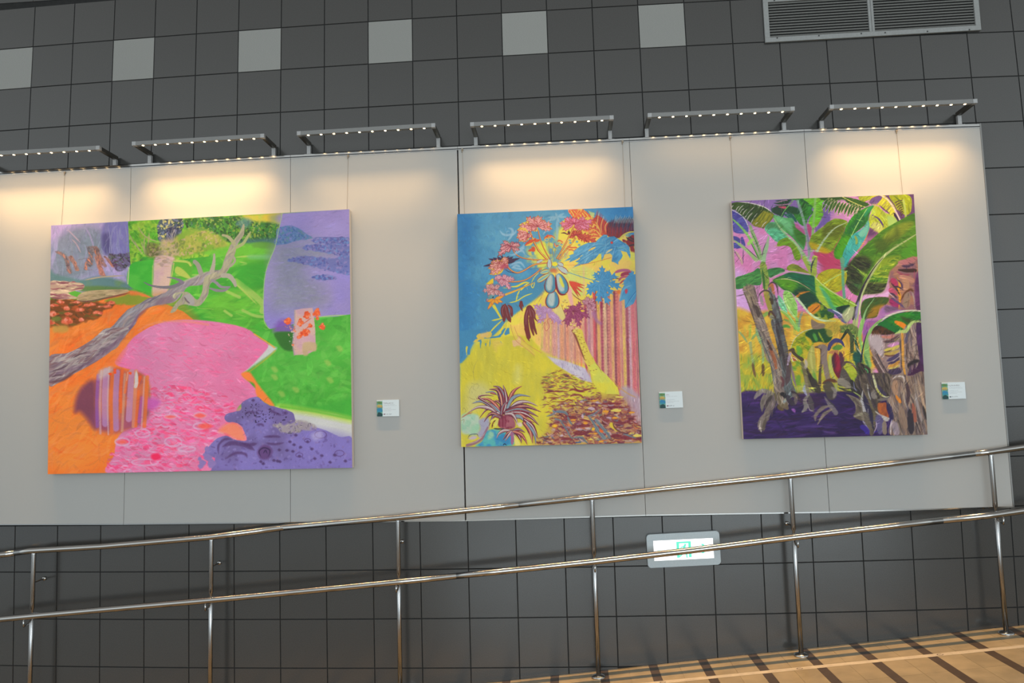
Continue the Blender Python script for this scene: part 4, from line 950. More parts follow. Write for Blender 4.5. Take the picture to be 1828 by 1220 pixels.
    BLG = (112, 130, 134)
    for pts, w_ in (([(0, 560), (80, 540), (150, 500), (110, 450)], 20), ([(150, 480), (250, 470), (350, 490), (410, 550)], 46), ([(170, 610), (260, 640), (330, 740), (400, 840), (450, 940), (500, 970)], [30, 26, 26, 28, 24, 20]), ([(480, 970), (580, 950), (670, 960), (740, 1030), (790, 1070)], 30), ([(770, 555), (840, 540), (920, 500), (990, 440)], [10, 30, 26, 14]), ([(790, 560), (880, 680), (980, 840), (1080, 960)], [20, 46, 60, 70]), ([(930, 630), (1040, 760), (1140, 880), (1190, 960)], [50, 50, 44, 30]), ([(400, 560), (430, 640), (480, 720)], 34), ([(1440, 890), (1560, 930), (1680, 970)], 26), ([(1070, 850), (1150, 870), (1180, 920)], 26)):
        c.line(pts, w_, BLG, .9, soft=1.4)
        c.line([(x + 4, y + 8) for x, y in pts], 6, (50, 50, 72), .7)
    c.line([(540, 1045), (600, 1050), (660, 1040)], 26, (60, 90, 140), .8)
    c.line([(120, 455), (200, 480), (330, 490)], 14, (80, 120, 160), .8)
    c.line([(960, 560), (1050, 640), (1200, 740), (1290, 820)], 14, (160, 120, 130), .8)
    c.poly([(1010, 800), (1060, 830), (1050, 870), (990, 840)], (214, 96, 40), soft=1.4)
    c.poly([(1180, 700), (1240, 680), (1290, 790), (1380, 850), (1300, 830), (1200, 760)], (206, 180, 50), soft=2)
    c.line([(1240, 670), (1270, 760), (1340, 830), (1410, 860)], 26, (100, 60, 44), .85)
    # bright triangle of the trunk foot
    J()
    tf = c.poly([(715, 590), (800, 560), (880, 560), (960, 680), (1100, 820), (1180, 900), (1300, 1040), (1330, 1170), (1130, 1165), (1000, 1130), (900, 1040), (860, 960), (840, 860), (790, 740)], (218, 206, 62), curve=False, soft=2, col2=(204, 204, 82), c2s=40)
    # speckled trunk
    tk = c.poly([(470, 0), (640, -10), (690, 150), (740, 270), (800, 420), (880, 560), (800, 640), (720, 600), (660, 470), (600, 300), (530, 130)], (212, 192, 74), soft=1.5)
    c.line([(480, 10), (540, 130), (600, 290), (650, 420), (700, 540)], [40, 34, 30, 26, 10], (126, 60, 50), .85, soft=1.5)
    for x, y in ((560, 30), (580, 110), (610, 170), (640, 240), (690, 220), (680, 300), (720, 340), (660, 360), (700, 400), (740, 380), (690, 460), (720, 540), (640, 130), (600, 60), (860, 730), (805, 735), (910, 710), (780, 640)):
        c.line([(x - 14, y - 6), (x, y + 6), (x + 16, y - 4)], 9, (134, 74, 50), .85)
    for x, y in ((540, 60), (620, 90), (650, 290), (700, 350), (660, 210)):
        c.poly([(x - 20, y), (x, y - 18), (x + 20, y), (x, y + 18)], (226, 208, 90), soft=2)
    c.line([(880, 580), (960, 670), (1010, 780)], 12, (150, 110, 60), .7)
    c.line([(1200, 900), (1330, 1040), (1500, 1160), (1640, 1220)], 22, (200, 150, 80), .7, soft=2)
    # brown hanging dry leaves
    G()
    for pts, w_ in (([(430, 640), (380, 740), (400, 860), (405, 970)], 76), ([(430, 650), (450, 760), (480, 870), (525, 975)], 80), ([(470, 660), (530, 720), (540, 800), (550, 880)], 56), ([(715, 610), (710, 680), (738, 775)], [50, 60, 8]), ([(720, 610), (755, 690)], [40, 14]), ([(715, 620), (680, 680)], [40, 14]),
                    ([(850, 710), (810, 860), (810, 1020), (850, 1240)], [70, 80, 86, 80]), ([(870, 710), (900, 860), (930, 1000), (990, 1190)], [90, 80, 70, 16]), ([(880, 900), (900, 1060), (940, 1200)], [60, 54, 30]), ([(900, 720), (950, 800), (960, 890), (1010, 960)], [60, 50, 34, 10])):
        c.line(pts, w_, (112, 46, 48), 1, soft=1.2, taper='both')
        c.line([(x - 6, y + 10) for x, y in pts[:-1]], 12, (158, 116, 122), .6)
    I(); c.line([(1270, -20), (1290, 80), (1300, 150), (1325, 205)], [80, 60, 40, 6], (116, 44, 40))
    c.line([(1370, -10), (1390, 60), (1405, 105)], [40, 24, 5], (116, 50, 40)); c.line([(1430, -10), (1445, 40), (1462, 75)], [40, 24, 5], (116, 50, 44))
    # yellow veins and thin stems on the blue
    G()
    for pts, w_ in (([(180, 945), (280, 925), (380, 900)], 26), ([(150, 1160), (240, 1060), (380, 930)], 24), ([(300, 1220), (380, 1060), (450, 960)], 22), ([(380, 1220), (440, 1100), (500, 1000)], 18), ([(350, 900), (280, 780), (220, 680)], [30, 40, 60]), ([(620, 610), (650, 480), (690, 390)], 22), ([(540, 330), (640, 320), (760, 260), (840, 250)], [16, 30, 34, 14]), ([(640, 590), (780, 500), (920, 450)], 18), ([(900, 260), (960, 150), (1050, 60)], 14), ([(380, 350), (460, 350), (520, 330)], 10), ([(500, 620), (600, 600), (700, 560)], 18)):
        c.line(pts, w_, (222, 204, 60), .95, soft=1.2)
    c.line([(870, 250), (800, 300), (740, 360), (700, 400)], 26, (220, 206, 70)); c.line([(930, 270), (900, 310), (930, 350), (960, 270)], 14, (222, 208, 70), taper=None)
    c.line([(820, 340), (830, 380)], 22, (220, 206, 80))
    c.line([(440, 470), (620, 400), (780, 330), (960, 250)], [40, 30, 20, 10], (214, 168, 60)); c.line([(440, 455), (620, 385), (780, 320), (950, 250)], 8, (190, 100, 60), .9)
    # stems of the crown
    E()
    ST = (204, 130, 70)
    def stem(pts, w_=22):
        c.line(pts, w_ + 8, (170, 66, 50), 1, taper=None); c.line([(x + 3, y - 3) for x, y in pts], w_ * .55, (226, 180, 84), 1, taper=None)
    stem([(1480, 420), (1520, 580), (1590, 760), (1690, 940)], 14)
    stem([(1340, 460), (1400, 620), (1500, 800), (1640, 950)], 24)
    stem([(1010, 750), (1080, 860), (1220, 930), (1460, 960), (1640, 955)], 14)
    stem([(910, 1060), (990, 1150), (1100, 1195), (1230, 1150), (1400, 1050), (1640, 1010)], 20)
    c.line([(880, 1130), (960, 1180), (1080, 1200)], 12, (52, 44, 84), .9)
    c.line([(1240, 860), (1330, 920), (1450, 935)], 8, (150, 180, 196), .8)
    c.line([(1250, 1130), (1400, 1120), (1640, 1080)], 8, (70, 90, 140), .7)
    G(); stem([(440, 230), (600, 240), (780, 210), (950, 110), (1080, 0)], 18)
    for pts in ([(1040, 600), (1100, 480), (1150, 380)], [(950, 620), (1040, 500), (1130, 400)], [(1010, 650), (1060, 560), (1100, 520)]): c.line(pts, 7, (180, 110, 90), .7)
    # pale ghost leaves
    E()
    GH = (158, 188, 204)
    for pts, w_ in (([(790, 430), (840, 490), (920, 510), (1000, 490)], [8, 34, 44, 20]), ([(940, 380), (1000, 400), (1020, 450), (990, 530), (940, 600)], [8, 40, 50, 44, 20]), ([(910, 470), (920, 440), (960, 440)], 12), ([(1000, 520), (1060, 470), (1080, 420)], 30), ([(970, 870), (1050, 860), (1120, 800), (1200, 740), (1220, 680)], [8, 34, 60, 60, 10]), ([(1120, 800), (1200, 800), (1240, 860)], [40, 40, 10]), ([(1180, 740), (1260, 770)], 34), ([(980, 1060), (1060, 1020), (1160, 1010), (1240, 1100)], [20, 40, 40, 8]), ([(1000, 1110), (1080, 1060), (1160, 1090)], 40), ([(1010, 1100), (1120, 1120), (1200, 1130)], 34), ([(1570, 500), (1620, 440), (1700, 430)], 26), ([(1640, 260), (1700, 240), (1730, 180)], 24)):
        c.line(pts, w_, GH, .7, soft=2.5)
    F()
    for t in ((20, 240), (170, 150), (330, 160), (380, 230), (90, 300), (240, 330), (200, 620)):
        c.leaf((200, 230), t, 44, (140, 176, 190), alpha=.7, soft=2)
    c.line([(210, 420), (200, 560), (190, 640)], 50, (130, 172, 186), .6, soft=4)
    # red palm fronds, top right
    fr = c.mask([(400, 100), (640, 80), (720, 130), (860, 250), (960, 400), (1010, 560), (860, 640), (760, 560), (600, 420), (480, 240)])
    c.lay(fr, (226, 176, 84), .9, soft_ if False else 0) if False else c.lay(fr, (228, 170, 84), .95, var=.05)
    c.dabs(fr, 200, -50, 14, 2.2, [(214, 70, 50), (226, 120, 70), (230, 200, 90), (204, 90, 80)], .8, .25)
    for k in range(16):
        x = 410 + k * 20
        c.line([(x, 95 + k * 3), (x + 60, 180), (x + 90 + k * 5, 260 + k * 6)], 14, [(214, 72, 48), (222, 206, 80), (220, 110, 60)][k % 3], .85)
    c.poly([(530, 150), (600, 120), (590, 200), (540, 260), (510, 230)], (222, 78, 56), soft=5, wob=6, alpha=.7)
    for k in range(9): c.line([(520 + k * 9, 250 - k * 8), (545 + k * 14, 170 - k * 3), (580 + k * 22, 92 + k * 4)], 10, [(226, 96, 60), (222, 190, 90), (206, 66, 50)][k % 3], .85)
    for k in range(11): c.line([(760 + k * 12, 110 + k * 4), (800 + k * 7, 180), (840 + k * 3, 240)], 8, (206, 204, 110), .8)
    rp = c.mask([(860, 300), (890, 230), (940, 200), (1000, 240), (1060, 290), (1120, 360), (1130, 470), (1100, 560), (1010, 570), (960, 420)])
    c.lay(rp, (186, 58, 50), .9, var=.1, vs=5)
    for k in range(17):
        x0 = 880 + k * 15
        c.line([(x0 + 20, 560 - k * 4), (x0 + 10, 350 + k * 4), (x0 + 50 + k * 2, 90 + k * 17)], 13, [(200, 60, 48), (150, 50, 52), (222, 180, 110), (206, 84, 60), (140, 60, 76)][k % 5], .85)
    dp = c.mask([(1130, 340), (1250, 330), (1590, 270), (1596, 500), (1440, 520), (1340, 610), (1180, 600), (1100, 540)])
    c.lay(dp, (116, 42, 52), .95, var=.15, vs=6)
    c.poly([(1150, 330), (1300, 280), (1590, 260), (1592, 420), (1400, 430), (1200, 440)], (66, 54, 72), soft=8, alpha=.9, var=.15, vs=6)
    for k in range(26):
        x0 = 1150 + k * 17
        c.line([(x0, 560 - k * 3), (x0 + 8, 430), (x0 + 40 + k, 250 + 60 * math.sin(k * 1.3) * .6)], 10, [(80, 56, 78), (150, 36, 48), (60, 60, 84), (130, 70, 90), (44, 66, 90)][k % 5], .8)
    for k in range(13):
        x0 = 1230 + k * 27; c.line([(x0, 350), (x0 + 20, 280), (x0 + 40, 190 + (k % 3) * 26)], 10, (176, 186, 176), .8)
    for k in range(12):
        x0 = 1130 + k * 24; c.line([(x0, 600), (x0 + 6, 500), (x0 + 14, 400)], 12, [(176, 36, 44), (150, 44, 50), (120, 60, 84)][k % 3], .8)
    c.line([(1310, 640), (1400, 560), (1500, 510), (1596, 500)], [10, 26, 26, 16], (206, 184, 84), 1)
    c.poly([(1380, 640), (1460, 650), (1500, 600), (1598, 560), (1606, 880), (1540, 860), (1480, 740)], (140, 46, 48), soft=2, wob=5)
    for pts in ([(1450, 600), (1520, 650), (1600, 680)], [(1500, 560), (1550, 620), (1600, 640)], [(1500, 760), (1560, 740), (1606, 740)]): c.line(pts, 30, (60, 50, 56), .85)
    for pts in ([(1440, 560), (1500, 580), (1560, 540)],): c.line(pts, 22, (110, 160, 160), .8)
    c.poly([(1540, 870), (1612, 890), (1620, 1000), (1540, 1010)], (206, 196, 84), soft=4)
    # papaya leaf clusters: red, pink with yellow halo
    E()
    def ptuft(cx, cy, tips, col, edge, halo=(226, 190, 70), hw=1.35, vein=(150, 44, 70), w_=70, jag=.5):
        c.fingered((cx, cy), [(t[0], t[1], (t[2] if len(t) > 2 else w_) * hw) for t in tips], halo, None, alpha=.9)
        c.fingered((cx, cy), [(t[0], t[1], (t[2] if len(t) > 2 else w_)) for t in tips], col, edge, ew=11, vein=vein, jag=jag)
    ptuft(1470, 350, [(1270, 180, 110), (1480, 150, 120), (1600, 230, 90), (1130, 330, 120), (1100, 420, 90), (1730, 300, 90), (1740, 400, 80), (1360, 420, 90)], (218, 150, 142), (160, 46, 52))
    ptuft(1310, 480, [(1100, 420, 90), (1090, 560, 110), (1210, 640, 90), (1330, 560, 80), (1120, 620, 70)], (218, 152, 140), (160, 50, 54))
    ptuft(990, 715, [(840, 610, 60), (790, 680, 60), (750, 890, 90), (1040, 630, 70), (1160, 690, 80), (1150, 780, 60), (930, 830, 50), (780, 780, 60)], (208, 142, 142), (116, 40, 60), halo=(150, 150, 120), hw=1.1)
    DK = (64, 44, 70)
    for t in ((580, 940), (660, 920), (740, 900), (480, 1075), (560, 1050), (1150, 930), (1060, 990), (1030, 900), (720, 1210), (760, 1140), (950, 890), (820, 880)):
        c.leaf((860, 1010), t, 62, DK, soft=1.2)
    ptuft(880, 1050, [(620, 1000, 110), (570, 1110, 100), (590, 1220, 90), (880, 900, 100), (940, 1060, 80), (740, 1060, 100)], (214, 150, 134), (150, 56, 60), halo=(230, 180, 50))
    c.poly([(820, 1060), (900, 1040), (940, 1090), (870, 1130), (800, 1110)], (176, 66, 90), soft=6, alpha=.8)
    # orange tufts below
    for cx, cy, tips in ((1400, 610, [(1240, 700), (1280, 660), (1310, 600), (1440, 570), (1520, 590)]), (1430, 760, [(1300, 800), (1360, 740), (1380, 810)]), (1660, 530, [(1590, 570), (1730, 540), (1640, 510)])):
        c.fingered((cx, cy), [(x, y, 64) for x, y in tips], (224, 180, 70), None); c.fingered((cx, cy), [(x, y, 44) for x, y in tips], (208, 84, 50), (190, 60, 44), ew=6)
    F()
    ptuft(510, 350, [(240, 350, 90), (300, 470, 80), (330, 260, 90), (480, 240, 90), (720, 230, 110), (870, 270, 80), (830, 420, 110), (740, 470, 90), (660, 500, 70), (620, 440, 80)], (208, 118, 142), (178, 50, 66))
    ptuft(540, 560, [(420, 610, 50), (360, 540, 40), (500, 470, 70), (740, 690, 90), (940, 690, 90), (820, 560, 80), (640, 470, 60)], (196, 84, 60), (150, 36, 40))
    c.poly([(400, 490), (420, 480), (430, 540), (405, 530)], (60, 30, 50), soft=1.5)
    c.line([(270, 525), (330, 520), (390, 550)], [6, 26, 12], (90, 40, 60))
    for pts in ([(760, 480), (860, 440), (940, 490), (1000, 560)], [(780, 540), (880, 520), (960, 570)], [(800, 600), (880, 580), (980, 590)], [(840, 330), (920, 380), (980, 470)]):
        c.line(pts, 40, (206, 92, 60), .85); c.line([(x, y + 20) for x, y in pts], 16, (230, 190, 80), .9)
    for k in range(8): c.line([(905 + k * 16, 320 + k * 30), (925 + k * 16, 330 + k * 28)], 12, (232, 196, 110), .9)
    c.line([(880, 300), (950, 420), (1000, 560)], 14, (228, 170, 80))
    stem([(500, 420), (430, 560), (330, 760), (200, 980)], 22)
    stem([(530, 620), (440, 740), (330, 860), (230, 1000)], 20)
    c.line([(420, 830), (340, 930), (240, 1010)], 16, (214, 140, 90), .8)
    # small ornaments in the heart of the crown
    for x, y in ((430, 660), (560, 680), (600, 740), (440, 700), (280, 730), (10, 640)):
        c.line([(x + 34 * math.cos(t), y + 28 * math.sin(t)) for t in np.linspace(0, 6.2, 8)], 12, (224, 196, 70), .9, taper=None)
        c.poly([(x - 24, y), (x, y - 20), (x + 24, y), (x, y + 20)], (104, 154, 172), soft=2)
    for pts in ([(200, 680), (240, 660), (290, 690), (270, 720)], [(150, 700), (170, 760), (230, 740)], [(380, 770), (460, 790), (550, 790), (500, 860)], [(400, 830), (470, 830), (510, 870)], [(20, 580), (90, 570), (160, 620)]):
        c.line(pts, 30, (208, 88, 60), .85); c.line([(x + 8, y + 18) for x, y in pts], 12, (228, 200, 80), .85)
    for pts in ([(60, 620), (50, 800), (80, 960)], [(120, 780), (110, 880), (140, 950)], [(180, 760), (160, 860), (150, 960)]): c.line(pts, 16, (150, 130, 90), .7)
    # big blue leaves
    BL1, BL2, BL3 = (80, 148, 182), (54, 120, 166), (120, 172, 194)
    def bl(pts, **k):
        mk = c.poly(pts, BL1, soft=1.2, col2=(66, 136, 174), c2s=30, **k)
        return mk
    mk = bl([(320, 1040), (440, 960), (410, 935), (500, 900), (500, 850), (620, 760), (760, 700), (900, 690), (930, 650), (990, 600), (1040, 550), (1110, 560), (1110, 600), (1230, 580), (1290, 620), (1400, 690), (1470, 730), (1510, 780), (1530, 930), (1525, 990), (1460, 870), (1350, 840), (1390, 930), (1370, 980), (1310, 1050), (1310, 1100), (1250, 1060), (1190, 1040), (1200, 930), (1160, 890), (1060, 910), (1010, 1030), (1000, 900), (960, 900), (900, 980), (760, 1070), (640, 1100), (480, 1155), (600, 1060), (530, 1045), (620, 990), (600, 970), (680, 920), (640, 930), (560, 1000), (420, 1055), (440, 1010)], curve=False)
    c.dabs(mk, 90, -30, 18, 3, [BL3, BL2, (96, 160, 190)], .5, .3)
    for pts in ([(430, 1000), (700, 850), (900, 730), (1080, 730)], [(560, 1060), (800, 900), (1000, 770)], [(1040, 570), (1080, 700), (1100, 750)], [(1200, 1000), (1230, 850), (1260, 760)], [(1500, 900), (1400, 800), (1200, 760)], [(1020, 980), (1050, 850), (1090, 770)]):
        c.line(pts, 14, BL3, .7); c.line([(x + 12, y + 14) for x, y in pts], 10, BL2, .7)
    c.poly([(760, 850), (830, 790), (900, 780), (850, 820)], (224, 188, 90), soft=1.5)
    c.poly([(1120, 840), (1200, 810), (1180, 840), (1080, 900)], (206, 196, 150), soft=1.5)
    c.poly([(1165, 690), (1195, 675), (1215, 700), (1190, 722)], (216, 60, 50), soft=1.5)
    c.line([(1280, 800), (1400, 790), (1480, 860)], 20, (104, 170, 170), .8)
    for pts in ([(1300, 660), (1400, 700), (1440, 760)], [(1300, 720), (1400, 740)]): c.line(pts, 12, (50, 104, 150), .8)
    # background behind right leaves: fans of pink and mauve
    H()
    for pts, w_, col in (([(980, 80), (1080, 40), (1200, 30), (1300, 60)], 50, (168, 84, 120)), ([(1100, 130), (1180, 90), (1320, 90)], 60, (150, 44, 76)), ([(1060, 230), (1120, 160), (1260, 140)], 36, (176, 80, 104)), ([(930, 200), (1000, 175), (1080, 190)], 14, (70, 34, 50)), ([(1080, 280), (1130, 230), (1180, 200)], 26, (176, 60, 70)), ([(1060, 300), (1100, 330), (1170, 270)], 18, (226, 186, 60))):
        c.line(pts, w_, col, .95, soft=1.4)
    c.poly([(0, 60), (420, -40), (640, 60), (620, 200), (460, 260), (440, 480), (200, 470), (150, 240)], (208, 204, 100), soft=7, alpha=.9, col2=(196, 206, 110), c2s=20)
    c.line([(425, -20), (430, 200), (430, 480)], 26, (222, 168, 130), .7, taper=None, soft=3)
    for pts in ([(140, 20), (300, 50), (520, 50)], [(150, 40), (350, 90), (520, 100)]): c.line(pts, 5, (190, 140, 80), .8)
    for pts in ([(660, 30), (680, 60)], [(640, 0), (650, 90)]): c.line(pts, 26, (222, 176, 110), .9)
    c.line([(150, 70), (330, 130), (480, 180), (640, 220)], 14, (110, 150, 160), 1, taper=None)
    # red comb frond
    for k, t in enumerate(((440, 310), (430, 360), (400, 430), (370, 500), (330, 510), (300, 440), (250, 380))):
        c.leaf((170, 240), t, 34, (206, 78, 52), (176, 50, 44), ew=5)
    c.poly([(170, 230), (300, 250), (360, 300), (260, 330), (200, 300)], (208, 72, 50), soft=4)
    c.poly([(120, 330), (200, 360), (220, 480), (240, 670), (190, 660), (140, 500)], (222, 164, 150), soft=3)
    c.line([(210, 440), (300, 530), (440, 610)], 12, (120, 52, 60), 1)
    # blue star leaves
    def star(cx, cy, tips, w_=90):
        c.fingered((cx, cy), [(x, y, w_) for x, y in tips], (66, 136, 176), None, jag=.55)
        for x, y in tips: c.line([(cx, cy), (x, y)], 8, BL3, .6, taper='end')
        for x, y in tips: c.line([(cx + 10, cy + 6), (x * .8 + cx * .2 + 10, y * .8 + cy * .2 + 8)], 8, BL2, .5, taper='end')
    star(725, 240, [(760, -60), (620, 60), (900, 20), (1070, 150), (1120, 360), (970, 480), (900, 680), (690, 660), (470, 480), (460, 350)], 120)
    star(1390, 260, [(1120, 290), (1180, 170), (1300, 20)], 100)
    mk = bl([(1390, 120), (1250, 110), (1140, 240), (1180, 270), (1120, 370), (1070, 600), (1170, 560), (1180, 720), (1330, 640), (1370, 560), (1390, 400)], curve=False)
    c.poly([(1180, 380), (1215, 370), (1225, 420), (1195, 460), (1175, 420)], (190, 62, 80), soft=1.5)
    c.line([(1180, 710), (1280, 540), (1385, 400)], 10, (40, 96, 150), .9, taper=None); c.line([(1190, 700), (1290, 550), (1385, 420)], 8, BL3, .7)
    c.line([(1080, 580), (1120, 440), (1180, 350), (1300, 300)], 30, BL3, .6)
    c.poly([(1035, 400), (1085, 395), (1080, 460), (1040, 450)], (220, 112, 50), soft=2)
    # mauve and wine tufts near the trunk
    star_w = lambda cx, cy, tips, col, ed, w_=70: (c.fingered((cx, cy), [(x, y, w_) for x, y in tips], col, ed, ew=7, jag=.5), [c.line([(cx, cy), (x, y)], 6, ed, .7, taper='end') for x, y in tips])
    star_w(520, 640, [(400, 570), (480, 500), (610, 540), (660, 690), (670, 770), (530, 720), (440, 620)], (190, 136, 150), (122, 54, 72), 80)
    c.poly([(570, 800), (650, 780), (670, 900), (760, 1000), (700, 1010), (620, 930)], (160, 110, 150), soft=6, alpha=.8)
    star_w(240, 770, [(50, 770), (120, 680), (230, 660), (380, 590), (520, 770), (540, 900), (400, 960), (370, 1080), (120, 1070), (40, 970)], (150, 66, 104), (112, 36, 60), 90)
    c.poly([(370, 760), (410, 750), (450, 770), (400, 790)], (222, 186, 60), soft=1.5)
    for x, y in ((60, 590), (120, 600), (40, 660), (130, 710), (90, 560), (220, 970), (260, 1040), (200, 1020), (260, 1140), (300, 1100)):
        c.poly([(x - 28, y), (x, y - 24), (x + 28, y), (x, y + 24)], (214, 196, 100), soft=2, wob=3); c.line([(x - 20, y + 10), (x, y + 22), (x + 22, y + 8)], 8, (140, 70, 54), .9)
    G()
    star_w(1180, 800, [(930, 670), (960, 760), (1000, 850), (1010, 1000), (1250, 700), (1450, 900), (1460, 1030), (1380, 980), (1100, 700)], (176, 138, 178), (170, 120, 150), 110)
    for pts in ([(1000, 1000), (1040, 930), (1100, 930), (1170, 900)], [(940, 780), (1010, 790)], [(930, 660), (1010, 680), (1060, 730)]): c.line(pts, 12, (190, 100, 90), .85)
    for pts in ([(1120, 1000), (1150, 980), (1130, 1060), (1170, 1130), (1210, 1090), (1230, 1050), (1210, 1000), (1190, 940), (1250, 910), (1290, 980), (1260, 1000)],): c.line(pts, 10, (186, 96, 84), .9, taper=None)
    c.poly([(1320, 700), (1420, 680), (1520, 860), (1460, 940), (1380, 850), (1310, 790)], (208, 192, 116), soft=3)
    c.line([(1440, 640), (1480, 760), (1530, 880)], 8, (120, 60, 60), .8)
    # fruits
    def fruit(a, b, w_, rim=(132, 42, 52)):
        c.oval(a, b, w_ * 1.12, rim, soft=1.2)
        a_, b_ = np.array(a, float), np.array(b, float)
        c.oval(a_, a_ + (b_ - a_) * .97, w_ * .96, (74, 136, 156), soft=1.6)
        c.oval(a_ + (b_ - a_) * .03 - (14, 0), a_ + (b_ - a_) * .86 - (14, 0), w_ * .62, (170, 186, 182), soft=4)
        c.line([a_ + (b_ - a_) * .1 + (w_ * .2, 0), a_ + (b_ - a_) * .5 + (w_ * .26, 0), a_ + (b_ - a_) * .8 + (w_ * .2, 0)], w_ * .2, (60, 120, 150), .6, soft=4)
        return a_, b_
    fruit((1300, 400), (1270, 730), 225); fruit((1270, 100), (1230, 450), 195); c.line([(1275, 120), (1250, 400)], 8, (120, 60, 60), .8)
    a, b = fruit((1390, 90), (1500, 470), 210); c.line([(1420, 150), (1450, 260), (1490, 340)], 50, (214, 206, 60), .9, soft=3)
    c.line([(1340, 110), (1350, 260), (1380, 400), (1440, 470), (1540, 470)], 34, (124, 34, 52), .95)
    for a, b, w_ in (((1240, 90), (1010, 240), 76), ((1060, 80), (1220, 40), 70), ((1420, 0), (1570, 90), 70)):
        c.oval(a, b, w_ * 1.3, (150, 60, 60)); c.oval(a, b, w_, (196, 200, 110)); c.oval(a, b, w_ * .45, (120, 164, 170), soft=2)
    F()
    for a, b, w_ in (((60, 1000), (60, 1160), 70), ((-60, 1010), (-170, 1060), 46), ((210, 1060), (310, 1120), 60), ((210, 1130), (380, 1240), 80)):
        c.oval(a, b, w_ * 1.3, (150, 60, 56)); c.oval(a, b, w_, (174, 186, 178))
    c.poly([(110, 1080), (150, 1050), (200, 1070), (200, 1110), (150, 1125), (115, 1110)], (226, 210, 50), soft=1.5); c.line([(140, 1100), (160, 1100)], 8, (150, 120, 40))
    c.poly([(60, 1190), (120, 1150), (190, 1180), (180, 1240), (80, 1240)], (190, 96, 66), soft=5, wob=4, alpha=.8)
    c.line([(330, 1105), (500, 1105)], 12, (176, 56, 44)); c.line([(500, 1110), (800, 1070), (1180, 970)], 8, (196, 96, 60), .9, taper=None)
    # tuft at the left edge below
    G()
    star_w(400, 200, [(210, 190), (250, 140), (420, 100), (610, 200), (530, 390), (350, 330), (300, 270)], (206, 150, 158), (150, 60, 84), 80)
    c.poly([(90, 270), (180, 190), (210, 190), (200, 280), (100, 290)], (230, 192, 40), soft=2)
    star_w(240, 380, [(10, 410), (60, 310), (150, 280), (330, 300), (430, 500), (300, 480), (100, 480), (70, 600)], (206, 156, 150), (150, 66, 76), 74)
    c.poly([(150, 480), (240, 500), (200, 560), (110, 560)], (96, 150, 150), soft=3); c.poly([(190, 520), (215, 505), (215, 530), (195, 535)], (40, 40, 60), soft=1)
    for t in ((100, 600), (380, 610), (400, 500), (110, 740), (300, 640), (180, 650)):
        c.leaf((230, 560), t, 56, (226, 156, 44), (190, 80, 44), ew=6)
    # bromeliad bottom left
    K()
    c.poly([(90, 560), (250, 520), (420, 560), (440, 800), (380, 920), (240, 920), (90, 860)], (176, 196, 170), soft=6, col2=(150, 190, 160), c2s=20)
    c.poly([(280, 760), (420, 720), (410, 880), (280, 910)], (150, 196, 160), soft=8, alpha=.8)
    c.poly([(430, 640), (600, 600), (620, 760), (560, 920), (440, 980), (400, 900), (450, 800)], (160, 158, 176), soft=5)
    c.poly([(560, 860), (760, 820), (1040, 940), (1040, 1130), (380, 1140), (480, 1040)], (84, 172, 168), soft=4, col2=(60, 140, 180), c2s=18)
    c.poly([(820, 930), (900, 900), (1000, 1010), (960, 1110), (840, 1050), (760, 1000)], (50, 132, 176), soft=5)
    c.poly([(620, 860), (700, 880), (700, 960), (600, 1000)], (140, 190, 160), soft=5)
    c.line([(200, 1120), (330, 1080), (470, 1000), (530, 900), (590, 780)], [50, 60, 50, 40, 30], (140, 98, 116), .9, soft=2)
    c.line([(220, 1090), (360, 1050), (480, 960), (550, 860)], 12, (196, 170, 170), .8)
    c.line([(210, 990), (260, 920), (380, 905), (410, 950)], 14, (90, 84, 100), .9); c.poly([(230, 1000), (300, 940), (390, 960), (330, 1010)], (186, 170, 180), soft=4)
    c.line([(880, 1120), (910, 1090), (950, 1120)], 18, (30, 50, 80)); c.line([(430, 1130), (470, 1110)], 14, (60, 60, 80))
    c.line([(90, 600), (200, 530), (300, 500)], 22, (176, 96, 66), .8)
    BRM = [(122, 40, 58), (162, 72, 76), (140, 146, 154), (168, 128, 130), (104, 50, 76), (150, 66, 74)]
